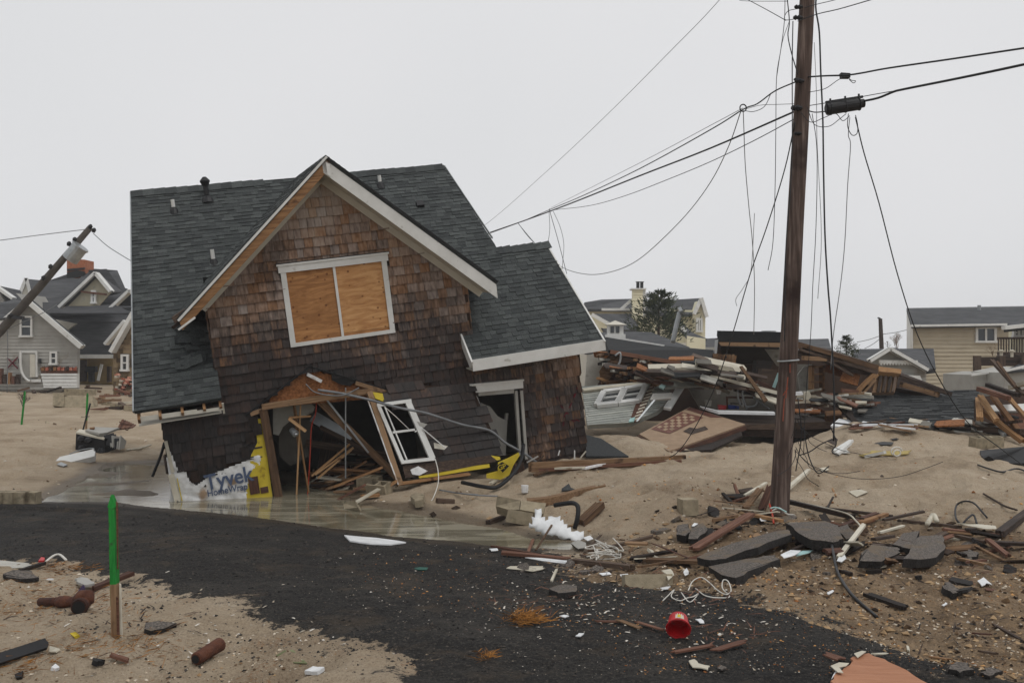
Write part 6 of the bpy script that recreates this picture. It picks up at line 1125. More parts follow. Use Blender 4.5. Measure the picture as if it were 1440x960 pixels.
for k in range(26):
    x, y = random.uniform(1165, 1310), random.uniform(592, 606); p = GH(x, y + random.uniform(-2, 4), .08); an = random.uniform(-.5, .5); L = random.uniform(.2, .7); d = Vector((math.cos(an), random.uniform(-.5, .5), math.sin(an) * .4)); wood('edge_splinter', random.choice((m_redwood, m_dkwood, m_wood, m_snow)), p - d * L / 2, p + d * L / 2, random.uniform(.05, .14), .03, 'splintered strip strewn along the foot of the black roof slab', 'strip', 'splinters along the black roof slab', rag=.05)
# pile of timbers at the right edge
TP = [(1376, 573, 1440, 622, .12, m_lumber, 'long yellow stud slanting down right, lowest in the timber pile'), (1378, 556, 1402, 592, .1, m_lumber, 'yellow stud leaning steeply at the left end of the timber pile'), (1395, 556, 1432, 606, .1, m_trimwood, 'orange-brown stud crossing the white board in the timber pile'), (1416, 556, 1445, 590, .08, m_lumber, 'thin yellow stud at the right picture edge'), (1376, 546, 1420, 560, .12, m_redwood, 'reddish board across the top of the timber pile'), (1386, 540, 1432, 556, .1, m_dkwood, 'dark board topmost in the timber pile'), (1404, 580, 1432, 612, .06, m_redwood, 'thin red-brown stud in the middle of the timber pile'), (1393, 505, 1440, 556, .08, m_dkwood, 'long dark pole leaning up above the timber pile'), (1402, 508, 1430, 546, .05, m_wood, 'thin brown lath leaning above the timber pile'), (1375, 602, 1440, 606, .12, m_dkwood, 'dark plank at the foot of the timber pile'), (1398, 592, 1412, 612, .08, m_metal, 'grey metal strut under the timber pile'), (1376, 560, 1378, 590, .12, m_lumber, 'upright yellow stud end at the black roof slab corner'), (1420, 545, 1445, 538, .1, m_palew, 'pale board at the right picture edge above the timber pile'), (1380, 598, 1436, 592, .08, m_dkwood, 'dark flat board inside the timber pile')]
for k, (a, b, c, d, w, m, l) in enumerate(TP): wood('loose_timber', m, P(a, b, 18.6 + .12 * (k % 4)), P(c, d, 17.6 + .12 * (k % 4)), w, w * .7, l, 'timber', rag=.06)
loose('white_trim_board', m_white, [(1384, 570, 18.9), (1445, 567, 18.9), (1445, 577, 18.8), (1386, 578, 18.8)], .06, 'wide white board lying level in the timber pile', 'board'); loose('red_board', m_redwood, [(1398, 583, 19), (1445, 580, 19), (1445, 606, 18.7), (1410, 604, 18.7)], .05, 'reddish panel behind the timber pile', 'panel'); loose('dark_board', m_sheath, [(1372, 560, 19.8), (1450, 545, 19.8), (1450, 612, 19.2), (1372, 606, 19.2)], .1, 'dark panel at the back of the timber pile', 'panel board')
mb = MB(); 
bd = loose('black_steel_sheet', m_black, [(1378, 633, 16.3), (1445, 627, 16.3), (1445, 651, 15.6), (1398, 651, 15.6), (1396, 644, 15.6), (1390, 641, 15.6), (1384, 644, 15.7), (1380, 641, 15.8)], .5, 'black steel box half buried in sand at the right edge', 'steel box'); 
for k, (x, y, lab) in enumerate([(1380, 629, 'sandy concrete block with open cores left of the black steel box'), (1393, 628, 'second sandy concrete block before the black steel box')]): cmu(P(x, y, 16.9), .2 - k * .3, .1, label=lab)
# ------------------------------------------------------------------ left middle ground: appliance wreck, stakes, wall, lattice
st = empty('wrecked_stove', GH(128, 640), 'wrecked black kitchen stove half buried in sand beside the flood water', 'stove')
Ys = GH(128, 638).y; p = lambda x, y, d=0: P(x, y, Ys + d)
kid(slab('stove_front', m_black, [p(107, 609), p(147, 617), p(147, 640), p(140, 638), p(106, 632)], .1), st); kid(slab('stove_top', m_palew, [p(107, 607), p(147, 616), p(150, 611, .5), p(112, 603, .5)], .04, up=True), st); kid(slab('stove_side', m_wire, [p(147, 616), p(176, 620, .6), p(175, 634, .6), p(160, 639, .3), p(148, 641)], .4), st); kid(slab('grey_lid', m_greysiding, [p(120, 604, .2), p(132, 600, .4), p(168, 601, .6), p(150, 608, .2), p(140, 609, .0)], .05, up=True), st); kid(slab('stove_foot', m_palew, [p(134, 638, -.05), p(147, 640, -.05), p(146, 642, -.05), p(136, 641, -.05)], .05), st)
for (x, y) in ((114, 617), (124, 619), (142, 634), (115, 630)): mb = MB(); mb.tube([p(x, y, -.06), p(x, y, -.12)], [.08, .05], 10); kid(mb.build('burner', m_wire), st)
for k in range(7): kid(slab('torn_sheet', random.choice((m_black, m_wire, m_greysiding)), [p(146 + k * 4, 612 + k % 3 * 4, .1), p(160 + k * 3, 608 + k * 2, .3), p(163 + k * 2, 618 + k * 2, .2), p(150 + k * 3, 626 + k, .0)], .03), st)
kid(slab('orange_scrap', m_trimwood, [p(126, 601, .3), p(133, 600, .3), p(132, 602.5, .25), p(126, 603, .25)], .03), st)
Yb = GH(105, 652).y; slab('white_gutter_piece', m_white, [P(x, y, Yb + (655 - y) * .03) for x, y in [(78, 648), (84, 642), (131, 631), (134, 634), (133, 641), (85, 653), (79, 652)]], .12, label='long white metal cover lying on sand in front of the black stove', cat='metal cover'); strand('bent_wire', m_metal, [P(98, 638, Yb), P(112, 633, Yb), P(130, 630, Yb), P(133, 634, Yb)], .012, 'thin bent wire above the long white cover', 'wire')
slab('grey_sheet', m_metal, [GH(x, y, .04) for x, y in [(86, 652), (95, 656), (89, 658), (80, 655)]], .02, label='small grey metal sheet under the white cover', cat='metal sheet', up=True)
lt = empty('broken_lattice', P(178, 600, 22), 'broken brown garden lattice sticking out of the sand by the stove', 'lattice')
for k in range(7): kid(wood('lattice_slat', m_redwood, P(166 + k * 3.2, 604 - k * .5, 21.8), P(173 + k * 2.8, 590 + k * 1.2, 22.2), .05, .03, parent=lt), lt)
for k in range(5): kid(wood('lattice_slat', m_redwood, P(168 + k * 2, 593 + k * 2.6, 22), P(186 - k * 1.5, 597 + k * 1.9, 22), .04, .02, parent=lt), lt)
def stake(name, x0, y0, x1, y1, w, lab, top=None, kw=.9):
    g = GH(x0, y0); Y_ = g.y; r = empty(name, g, lab, 'stake'); b = P(x0, y0 + 3, Y_); t = P(x1, y1, Y_); wm = w / F * Y_; d = (t - b)
    kid(wood('painted_upper', m_green, b + d * (0 if top is None else top), t - d.normalized() * .03, wm, wm * .6, parent=r), r)
    mb = MB(); X_ = Vector((wm / 2, 0, 0)); n = Vector((0, wm * .3, 0)); q = t - d.normalized() * .03; ap = t + d.normalized() * .05; mb.add([q - X_ - n, q + X_ - n, q + X_ + n, q - X_ + n, ap - n * .5 - X_ * .3, ap + n * .5 + X_ * .1], [(0, 1, 4), (1, 2, 5, 4), (2, 3, 5), (3, 0, 4, 5), (3, 2, 1, 0)], .5); kid(mb.build('pointed_tip', m_green), r)
    if top: kid(wood('bare_foot', m_wood, b, b + d * top, wm, wm * .6, parent=r), r)
    return r
s1 = stake('green_stake', 163, 893, 159, 706, 13, 'tall green painted wooden stake standing in the foreground sand', .40); Yk = GH(163, 893).y
kid(slab('white_side', m_palew, [P(x, y, Yk - .004) for x, y in [(167.5, 820), (169.5, 822), (171.5, 896), (168.5, 894)]], .012), s1); kid(slab('split_edge', m_redwood, [P(x, y, Yk - .025) for x, y in [(163, 838), (166, 840), (168, 893), (163, 893)]], .004), s1); kid(slab('split_edge', m_redwood, [P(x, y, Yk - .024) for x, y in [(163, 704), (166, 707), (166.5, 800), (164.5, 800)]], .003), s1); kid(slab('dripped_paint', m_green, [P(x, y, Yk - .028) for x, y in [(153, 765), (158, 764), (160, 800), (158, 845), (155, 852), (154, 800)]], .006), s1)
stake('green_stake', 30, 597, 35, 552, 2.6, 'far green stake at left beside the uprooted shrub'); stake('green_stake', 121, 603, 123, 555, 2.8, 'far green stake behind the black stove', .3)
strand('dark_rod', m_black, [P(116, 607, Ys + .8), P(121, 588, Ys + .9), P(127, 567, Ys + 1)], .02, 'thin dark rod leaning beside the stove stake', 'rod')
cw = empty('buried_block_wall', GH(100, 573), 'buried tan concrete block wall in the left sand', 'block wall'); Yc = GH(100, 573).y
for q in ([(74, 552), (90, 552), (90, 572), (74, 570)], [(90, 547), (128, 548), (128, 556), (90, 556)], [(86, 557), (130, 556), (131, 572), (87, 574)]): kid(slab('block_course', m_conc, [P(x, y, Yc + .2 * (y < 560)) for x, y in q], .4), cw)
wl = empty('low_block_kerb', GH(20, 708), 'row of wet concrete blocks edging the sand at the left picture edge', 'block kerb')
for k in range(5):
    x = -30 + k * 16; pts = [GH(x, 704, .12), GH(x + 15, 705, .12), GH(x + 15, 706, -.1), GH(x, 706, -.1)]; a, b = GH(x, 708), GH(x + 15, 708.5); mb = MB(); mb.box((a + b) / 2 + Vector((0, .1, .05)), (b - a) / 2, (0, .1, 0), (0, 0, .12), .2 * k); kid(mb.build('concrete_block', m_conc), wl)
for (x, y, w, h, m, lab, cat) in [(62, 592, 9, 7, m_conc, 'tan rock-like concrete piece standing in the left sand', 'concrete piece'), (73, 594, 8, 7, m_wood, 'brown wood stub beside the tan concrete piece', 'wood stub'), (52, 590, 6, 6, m_dkwood, 'dark splinter in the left sand', 'splinter'), (112, 585, 14, 5, m_conc, 'flat pale stone under the far green stake', 'stone'), (132, 562, 16, 6, m_dkwood, 'dark board behind the block wall', 'board'), (118, 584, 10, 5, m_dkwood, 'brown broken board at the far green stake', 'board')]:
    Y_ = GH(x + w / 2, y + h / 2).y; slab('debris_piece', m, [P(x + random.uniform(-1, 1), y + h, Y_), P(x + w, y + h - 1, Y_), P(x + w - 2, y + 1, Y_ + .2), P(x + 2, y, Y_ + .2)], .15, label=lab, cat=cat)
cr_ = empty('low_crib_edging', GH(160, 572), 'row of half buried brown cribbing blocks beside the cottage foot', 'edging')
for k in range(10): a = GH(130 + k * 6.5, 565 + k * 1.3, .0); mb = MB(); mb.box(a, (.14, 0, 0), (0, .1, 0), (0, 0, .12)); kid(mb.build('edging_block', m_conc), cr_)
strand('long_lath', m_palew, [GH(178, 635, .04), GH(195, 634, .06), GH(212, 631, .1)], .025, 'thin pale lath on sand right of the stove', 'lath')
for k in range(34):
    x, y = random.choice([(random.uniform(0, 190), random.uniform(543, 556)), (random.uniform(110, 190), random.uniform(548, 580))]); a = GH(x, y, .1); an = random.uniform(0, 3.1); L = random.uniform(.3, 1.3); d = Vector((math.cos(an), math.sin(an) * .5, random.uniform(-.1, .25))); wood('scattered_board', random.choice((m_dkwood, m_redwood, m_wood, m_palew, m_wood)), a, a + d * L, .15, .08, 'broken board strewn in front of the left houses', 'board', 'boards strewn before the left houses', rag=.08)
# ------------------------------------------------------------------ foreground debris, left
gs = gslab
def gs2(*a, **k): return gslab(*a, **k)
gs('asphalt_chunk', m_asph, [(4, 813), (18, 807), (44, 808), (55, 818), (30, 820), (8, 817)], .03, 'flat black asphalt chunk at the left picture edge', 'asphalt chunk', .04, jag=.012, edge=m_asphedge)
gplank(26, 808, 62, 796, .04, .03, m_dkwood, 'dark stick above the left edge asphalt chunk', 'stick', 'stick'); gs('red_scrap', m_red, [(54, 792), (58, 787), (63, 788), (62, 792)], .02, 'small red plastic scrap at the black road edge', 'scrap', .03)
strand('white_strip', m_wirewhite, [GH(65, 792, .02), GH(76, 788, .05), GH(84, 787, .05), GH(93, 790, .02)], .012, 'bent white plastic strip next to the red scrap', 'strip')
gs('violet_scrap', m_purple, [(108, 836), (114, 834), (118, 832), (117, 821)], .02, 'pointed violet plastic piece behind the rusty pipe tee', 'scrap', tilt=[.02, .02, .04, .16]); gs('crumpled_wrap', m_greysiding, [(105, 823), (114, 818), (126, 824), (133, 829), (122, 832), (110, 828)], .02, 'crumpled grey-white wrapper behind the rusty pipe tee', 'wrapper', .06, jag=.02)
gplank(128, 833, 188, 814, .07, .035, m_redwood, 'reddish split stick lying behind the green stake', 'stick', 'stick', d1=.03, d2=.06); gplank(64, 819, 76, 819, .03, .01, m_snow, 'tiny white scrap right of the left edge asphalt chunk', 'scrap', 'scrap')
ft = empty('rusty_pipe_tee', GH(95, 858), 'rusty brown cast iron pipe with tee and open mouth lying on sand', 'pipe'); a, b, c_ = GH(57, 854, .045), GH(112, 855, .05), GH(124, 866, .05)
mb = MB(); mb.tube([a, a.lerp(b, .5)], .034, 16); kid(mb.build('pipe_run', m_rust, smooth=True), ft); mb = MB(); mb.tube([a.lerp(b, .45), a.lerp(b, .5), a.lerp(b, .68), a.lerp(b, .72), b], [.036, .046, .046, .038, .038], 16); kid(mb.build('pipe_collar', m_rust, smooth=True), ft)
mb = MB(); mb.tube([b - Vector((.02, 0, 0)), b + Vector((.02, 0, .03)), b + Vector((.07, -.02, .04)), b + Vector((.1, -.04, .0))], [.05, .062, .06, .03], 14); mb.tube([b + Vector((.05, .0, .01)), b + Vector((.06, -.12, 0))], [.05, .05], 16); kid(mb.build('tee_body', m_rust, smooth=True), ft)
mb = MB(); q = b + Vector((.06, -.12, 0)); mb.tube([q, q + Vector((.004, -.02, 0)), q + Vector((.005, -.035, 0))], [.062, .064, .058], 18, cap=True); kid(mb.build('pipe_flange', m_rust), ft); mb = MB(); mb.tube([q + Vector((.005, -.037, 0)), q + Vector((.0052, -.0385, 0))], [.046, .046], 18); kid(mb.build('dark_bore', m_black), ft)
a, b = GH(275, 938, .05), GH(309, 921, .07); mb = MB(); n_ = (b - a).normalized(); mb.tube([a, a + n_ * .01, b], [.032, .04, .044], 20); o = mb.build('rusty_pipe_stub', m_rust); tag(o, 'short rusty pipe stub lying alone near the bottom edge', 'pipe'); mb = MB(); mb.tube([a - n_ * .002, a - n_ * .003], [.026, .026], 16); mb.build('dark_bore', m_black, o)
gs('asphalt_flake', m_asph, [(203, 890), (205, 881), (225, 878), (249, 882), (232, 889), (212, 893)], .03, 'thin dark asphalt flake on sand right of the green stake', 'asphalt flake', .03, jag=.008, edge=m_asphedge)
gplank(-40, 946, 71, 916, .08, .02, m_black, 'long flat black strip at the bottom left', 'black_strip', 'strip', .03, .06, up=(0, -.7, .7)); gs('white_scrap', m_palew, [(70, 912), (84, 916), (78, 920), (69, 920)], .01, 'torn white tip beside the long black strip', 'scrap', .02)
gs('black_scrap', m_black, [(20, 952), (32, 947), (30, 956), (22, 957)], .02, 'small black scrap under the long black strip', 'scrap'); gplank(126, 936, 149, 940, .05, .03, m_black, 'short dark grey stick near the bottom left', 'stick', 'stick'); gplank(152, 926, 187, 937, .04, .015, m_redwood, 'orange-brown shingle sliver left of the rusty pipe stub', 'sliver', 'sliver')
gs('yellow_scrap', m_yellow, [(98, 894), (106, 892), (111, 896), (104, 899)], .02, 'small yellow foam scrap left of the green stake foot', 'scrap', .02); gs('olive_sheet', m_olive, [(388, 923), (400, 916), (412, 915), (432, 934), (414, 933)], .006, 'flat olive green sheet near the bottom edge', 'sheet', .01)
gs('white_scrap', m_snow, [(428, 950), (440, 943), (456, 944), (446, 951)], .02, 'white foam scrap near the bottom edge left of the road', 'scrap', .03, jag=.01); gs('white_scrap', m_snow, [(72, 942), (78, 937), (84, 942), (78, 944)], .02, 'white foam crumb below the long black strip', 'scrap', .02)
# ------------------------------------------------------------------ foreground debris, right
for (q, t, lab, lf) in [([(980, 783), (1020, 767), (1066, 753), (1108, 744), (1113, 751), (1066, 769), (1020, 785), (998, 787)], .07, 'long broken asphalt slab tipped up before the utility pole', .16),
    ([(996, 796), (1050, 785), (1090, 780), (1096, 787), (1062, 799), (1034, 812), (1015, 808)], .09, 'thick black asphalt slab under the long slab before the utility pole', .1),
    ([(1105, 735), (1160, 732), (1178, 738), (1186, 757), (1172, 762), (1140, 758), (1118, 745)], .09, 'flat five-sided asphalt slab just right of the utility pole', .14),
    ([(1209, 788), (1211, 777), (1225, 765), (1262, 769), (1266, 776), (1240, 789)], .07, 'asphalt slab between white-striped stick and rounded slab', .1),
    ([(1270, 785), (1283, 762), (1295, 753), (1325, 752), (1330, 768), (1317, 783), (1295, 786)], .08, 'rounded asphalt slab with sand on its lower edge', .13),
    ([(1255, 765), (1270, 749), (1293, 746), (1280, 771)], .06, 'tan sand-covered slab left of the rounded asphalt slab', .1),
    ([(968, 757), (972, 738), (988, 735), (995, 744), (981, 757)], .05, 'small black five-sided asphalt piece left of the pole rubble', .08),
    ([(951, 751), (953, 738), (968, 736), (970, 748), (964, 753)], .08, 'small dark squarish asphalt piece beside the five-sided piece', .08),
    ([(1172, 748), (1192, 744), (1206, 760), (1190, 766)], .05, 'small dark asphalt piece below the orange boards', .06),
    ([(1353, 786), (1362, 780), (1376, 784), (1374, 791), (1358, 790)], .06, 'black lump on the sand ledge at right', .06),
    ([(1332, 945), (1345, 936), (1362, 938), (1370, 948), (1350, 953)], .03, 'black asphalt lump near the bottom edge, left one', .03), ([(1378, 950), (1395, 942), (1408, 948), (1392, 955)], .02, 'flat black asphalt scrap near the bottom edge, right one', .02),
    ([(1325, 832), (1335, 826), (1350, 838), (1340, 843)], .05, 'dark curved asphalt chunk on the pebbly sand at right', .05), ([(772, 835), (790, 829), (812, 831), (810, 840), (785, 842)], .06, 'black lump in the small puddle on the road', .05)]:
    o = gs('asphalt_slab', m_asph, q, t, lab, 'asphalt slab', lf, jag=.02, edge=m_asphedge)
cb = P(967, 712, GH(967, 722).y); mb = MB(); mb.box(cb, (.1, .02, 0), (-.02, .1, 0), (0, 0, .1), .6); tag(mb.build('concrete_cube', m_conc), 'squarish tan concrete block half sunk in sand left of the pole', 'concrete block')
cmu(GH(911, 824, -.09), .05, -.25, label='sandy concrete block on the road edge below the brown boards', L=.42)
BR = [(974, 779, 1057, 742, .14, .05, m_redwood, 'maroon board leaning on the long asphalt slab', .06, .2), (906, 792, 998, 796, .16, .05, m_wood, 'tan sandy plank half buried left of the asphalt slabs', .05, .05), (846, 777, 924, 763, .1, .05, m_dkwood, 'charred brown board left of the tan sandy plank', .05, .1), (1000, 737, 1040, 734, .08, .05, m_wood, 'short brown board in the rubble left of the pole foot', .06, .1), (1060, 733, 1102, 741, .1, .05, m_trimwood, 'orange-brown board at the foot of the pole', .1, .08), (1046, 705, 1080, 692, .06, .03, m_palew, 'white-edged board leaning left of the pole', .1, .18), (1107, 692, 1138, 671, .08, .06, m_palew, 'white-topped board rising right of the pole', .06, .14), (1104, 712, 1200, 735, .1, .08, m_dkwood, 'long black ragged beam right of the pole foot', .1, .08), (1147, 718, 1258, 731, .07, .05, m_dkwood, 'dark board along the crest right of the pole', .06, .05), (1240, 737, 1303, 728, .06, .04, m_dkwood, 'dark brown board rising to the right past the long dark board', .06, .1), (1268, 735, 1353, 745, .06, .04, m_dkwood, 'thin dark board running right on the sand', .04, .04), (1179, 749, 1235, 733, .09, .05, m_redwood, 'orange-brown board, left of two crossing the beam', .08, .12), (1208, 745, 1248, 734, .08, .05, m_trimwood, 'orange-brown board, right of two crossing the beam', .1, .12), (1236, 755, 1272, 749, .05, .03, m_palew, 'pale round-edged strip above the rounded asphalt slab', .06, .1), (1179, 790, 1216, 754, .06, .04, m_palew, 'white-striped stick leaning between asphalt slabs', .05, .16), (1322, 749, 1406, 759, .1, .04, m_redwood, 'dark red board running to the thick dark timber', .06, .06), (1405, 759, 1450, 732, .12, .1, m_dkwood, 'thick dark timber rising at the right picture edge', .08, .16), (1395, 769, 1450, 772, .16, .05, m_dkwood, 'grey-dark plank at the right picture edge below the timber', .06, .06), (1340, 758, 1386, 768, .08, .05, m_dkwood, 'dark splintered board right of the rounded slab', .06, .05), (1388, 766, 1419, 786, .07, .05, m_redwood, 'brown board pointing down toward the pebbly sand', .08, .03), (1345, 790, 1392, 800, .06, .04, m_wood, 'splintered brown board below the black lump', .05, .04), (1355, 796, 1388, 793, .05, .03, m_redwood, 'small reddish board below the black lump', .05, .05), (1215, 838, 1276, 858, .1, .04, m_dkwood, 'dark flat board lying in pebbly sand at right', .03, .02), (1182, 806, 1200, 812, .05, .05, m_dkwood, 'short black wood stub beside the black cable', .03, .03), (1216, 808, 1242, 806, .05, .05, m_dkwood, 'charred stub below the small asphalt slab', .03, .03),
 (938, 922, 1005, 912, .05, .015, m_redwood, 'thin reddish lath on the road, lower right of the red bucket', .02, .03), (1000, 919, 1052, 905, .07, .012, m_redwood, 'overlapping reddish shingle slivers on the road edge', .02, .03), (835, 876, 880, 877, .04, .012, m_redwood, 'thin reddish lath on the road, first left of the red bucket', .02, .02), (868, 875, 903, 887, .05, .012, m_wood, 'pale brown lath overlapping the reddish one on the road', .03, .02), (893, 878, 937, 890, .04, .012, m_redwood, 'reddish lath touching the red bucket', .03, .02),
 (700, 781, 806, 792, .12, .05, m_redwood, 'long red-brown board at the road edge below the foam heap', .05, .05), (803, 793, 892, 804, .12, .07, m_dkwood, 'black wet plank continuing right at the road edge', .05, .05), (690, 770, 760, 783, .06, .03, m_redwood, 'reddish board in the mud above the long red-brown board', .03, .03), (753, 777, 779, 752, .03, .02, m_wood, 'thin stick leaning over the mud below the foam heap', .03, .2), (742, 781, 750, 767, .05, .02, m_redwood, 'short leaning splinter below the foam heap', .03, .1), (820, 782, 846, 766, .03, .02, m_dkwood, 'thin dark branch right of the foam heap', .03, .15), (1157, 922, 1193, 934, .1, .015, m_redwood, 'small square brown shingle piece at lower right', .02, .02), (1308, 926, 1336, 931, .07, .012, m_trimwood, 'small peach wood chip near the bottom right', .02, .02), (775, 818, 783, 806, .03, .03, m_palew, 'tiny upright wood stub on the road by the small puddle', .0, .05), (1225, 923, 1276, 921, .03, .012, m_palew, 'thin white-edged strip at lower right', .02, .02), (1276, 912, 1278, 922, .02, .02, m_palew, 'short white end piece at the thin strip', .03, .03), (1015, 700, 1030, 712, .05, .05, m_dkwood, 'dark wood stub in the rubble left of the pole, upper one', .1, .04), (1032, 692, 1042, 710, .05, .05, m_redwood, 'brown stub standing in the rubble left of the pole', .16, .04), (1046, 720, 1070, 700, .12, .05, m_wood, 'tan broken board leaning on the pole foot', .04, .16), (1070, 722, 1085, 700, .14, .04, m_redwood, 'reddish board leaning against the pole', .04, .22), (1170, 690, 1176, 700, .03, .03, m_lumber, 'tiny orange stick on sand right of the pole', .06, .02), (1158, 730, 1172, 712, .03, .03, m_dkwood, 'dark splinter sticking up on the black beam', .06, .16), (1396, 880, 1440, 905, .03, .02, m_dkwood, 'thin dark stick on pebbly sand at the right edge', .02, .02), (1375, 918, 1410, 924, .03, .02, m_dkwood, 'thin dark stick near the bottom right corner', .02, .02), (1366, 893, 1396, 895, .02, .015, m_redwood, 'thin red-brown stick near the right edge', .02, .02)]
for (a, b, c, d, w, t, m, lab, d1, d2) in BR: gplank(a, b, c, d, w * .75, t * .65, m, lab, d1=d1 * .8, d2=d2 * .85, rag=.07)
SC = [([(705, 801), (712, 797), (778, 797), (768, 803), (750, 807), (735, 804)], m_palew, 'beige flat broken board on the road below the long red-brown board', .02), ([(730, 782), (760, 783), (804, 788), (800, 793), (760, 788)], m_snow, 'white foam strip lying on the long red-brown board', .08), ([(870, 813), (884, 811), (886, 818), (874, 818)], m_snow, 'white cup-like scrap left of the sandy concrete block', .04), ([(840, 808), (858, 806), (862, 810), (846, 812)], m_snow, 'thin white flake on the road above the small puddle', .02), ([(1094, 780), (1112, 771), (1130, 772), (1120, 780), (1100, 786)], m_snow, 'white torn sheet right of the thick black asphalt slab', .08), ([(1114, 787), (1128, 780), (1147, 779), (1140, 784), (1118, 790)], m_teal, 'pale blue-white strip below the white torn sheet', .05), ([(1175, 797), (1180, 786), (1188, 783), (1192, 792), (1184, 799)], m_snow, 'white foam chunk at the foot of the white-striped stick', .05), ([(1214, 803), (1228, 799), (1248, 797), (1250, 800), (1232, 804)], m_palew, 'thin torn white strip below the asphalt slab', .03), ([(1162, 836), (1172, 831), (1173, 835), (1165, 840)], m_snow, 'small white triangle left of the dark flat board', .02), ([(1372, 822), (1383, 815), (1398, 829), (1388, 826), (1380, 832)], m_snow, 'white torn paper cluster on dark splinters at right', .04), ([(1384, 828), (1402, 831), (1396, 834), (1386, 833)], m_redwood, 'small pink-brown chip beside the white paper cluster', .02), ([(1323, 854), (1330, 849), (1333, 852), (1327, 856)], m_snow, 'tiny white scrap right of the dark flat board', .02), ([(1340, 742), (1378, 743), (1404, 746), (1406, 752), (1385, 752)], m_palew, 'flat pale board behind the dark red board', .06), ([(965, 931), (975, 928), (982, 936), (1002, 941), (999, 948), (985, 944), (972, 943)], m_palew, 'white broken chip on road below the reddish lath', .02), ([(1007, 943), (1014, 938), (1023, 942), (1015, 947)], m_asph, 'small grey chip right of the white broken chip', .02), ([(808, 898), (814, 893), (823, 893), (816, 899)], m_snow, 'small white chip mid road left of the reddish laths', .02), ([(785, 869), (793, 867), (802, 869), (795, 872)], m_snow, 'small white chip on the road right of the straw clump', .02), ([(976, 873), (986, 872), (992, 880), (984, 880)], m_snow, 'small white chip right of the red bucket', .02), ([(960, 803), (966, 796), (970, 806), (963, 810)], m_snow, 'white torn cup standing at the tan sandy plank', .07), ([(928, 800), (944, 797), (950, 808), (940, 818), (936, 806)], m_palew, 'grey-white plastic sheet on the sandy concrete block', .1), ([(926, 829), (945, 826), (940, 831), (930, 832)], m_snow, 'thin white flake left of the white cord', .02), ([(1067, 728), (1076, 726), (1079, 732), (1070, 733)], m_snow, 'white square scrap at the pole foot', .08), ([(972, 740), (976, 734), (983, 735), (976, 740)], m_snow, 'white torn triangle on the five-sided asphalt piece', .1), ([(800, 768), (812, 762), (826, 768), (828, 776), (812, 779)], m_greysiding, 'wet grey cloth at the end of the flood water', .05), ([(818, 762), (830, 758), (836, 764), (826, 768)], m_snow, 'small white foam lump right of the foam heap', .06), ([(1167, 966), (1180, 940), (1175, 944), (1190, 939)], m_snow, 'white torn edge left of the orange plywood', .03), ([(686, 773), (700, 772), (702, 776), (690, 777)], m_snow, 'small white flake on the black road by the water end', .02), ([(580, 800), (590, 798), (604, 799), (602, 803), (586, 803)], M('dark_teal_scrap', [C(40, 74, 66), C(56, 96, 86)]), 'flat dark teal scrap in the middle of the road', .015), ([(1198, 640), (1174, 641), (1178, 637), (1190, 632)], m_white, 'white stick bundle on the dune right of the pole, front one', .04), ([(1150, 660), (1162, 658), (1168, 663), (1156, 666)], m_palew, 'small pale scrap on the dune', .03), ([(1190, 692), (1210, 688), (1224, 693), (1204, 702)], m_palew, 'pale sand-coloured paper on the dune slope', .02), ([(1237, 671), (1240, 668), (1244, 672)], m_dkwood, 'tiny dark chip on the dune slope', .02), ([(1226, 625), (1240, 622), (1260, 623), (1256, 628), (1238, 628)], m_black, 'black flat scrap near the dune crest', .03), ([(1250, 619), (1262, 617), (1266, 619), (1256, 621)], m_black, 'thin black scrap on the dune crest', .03), ([(1160, 620), (1176, 613), (1180, 617), (1174, 628)], m_dkwood, 'dark folded scrap on the dune crest right of the pole', .1)]
for q, m, lab, lf in SC:
    _cx = sum(p[0] for p in q) / len(q); _cy = sum(p[1] for p in q) / len(q); q = [(_cx + (x - _cx) * .8, _cy + (y - _cy) * .75) for x, y in q]; gs('scrap_piece', m, q, .006, lab, 'scrap', lf, jag=.006, sub=2)
for k, (a, b, c, d, lab) in enumerate([(1172, 639, 1198, 631, 'white stick on the dune, upper of two'), (1176, 643, 1196, 634, 'white stick on the dune, lower of two'), (1216, 646, 1246, 648, 'white pipe end under the yellow foil')]): gplank(a, b, c, d, .07, .05, m_white, lab, 'white_stick', 'stick', .05, .15)
gs('yellow_foil', M('tan_foil', [C(150, 134, 84), C(178, 160, 104)], scale=12, bump=.6), [(1208, 643), (1222, 641), (1226, 637), (1250, 638), (1276, 638), (1282, 636), (1278, 641), (1262, 643), (1236, 642), (1216, 645)], .02, 'crumpled yellowish foil sheet on the dune', 'foil', .05, jag=.02)
strand('white_coil', m_wirewhite, [GH(1262, 648, .08) + Vector((.1 * math.cos(t), .05, .08 + .08 * math.sin(t))) * (1 - t / 20) for t in [k * .6 for k in range(20)]], .012, 'small white wire coil beside the yellow foil', 'wire coil')
strand('bent_wire', m_wire, [GH(1374, 741, .03), GH(1369, 733, .08), GH(1360, 735, .05), GH(1352, 740, .03), GH(1344, 733, .05), GH(1345, 724, .12), GH(1356, 721, .15), GH(1370, 721, .12), GH(1388, 731, .03)], .012, 'bent black wire frame lying on the sand at right', 'wire frame')
strand('black_cable', m_cable, [GH(1168, 768, .1), GH(1171, 785, .08), GH(1177, 806, .03), GH(1186, 823, .02), GH(1200, 842, .02), GH(1220, 859, .015), GH(1233, 869, .01)], .014, 'black cable curving down over the pebbly sand', 'cable', n=8)
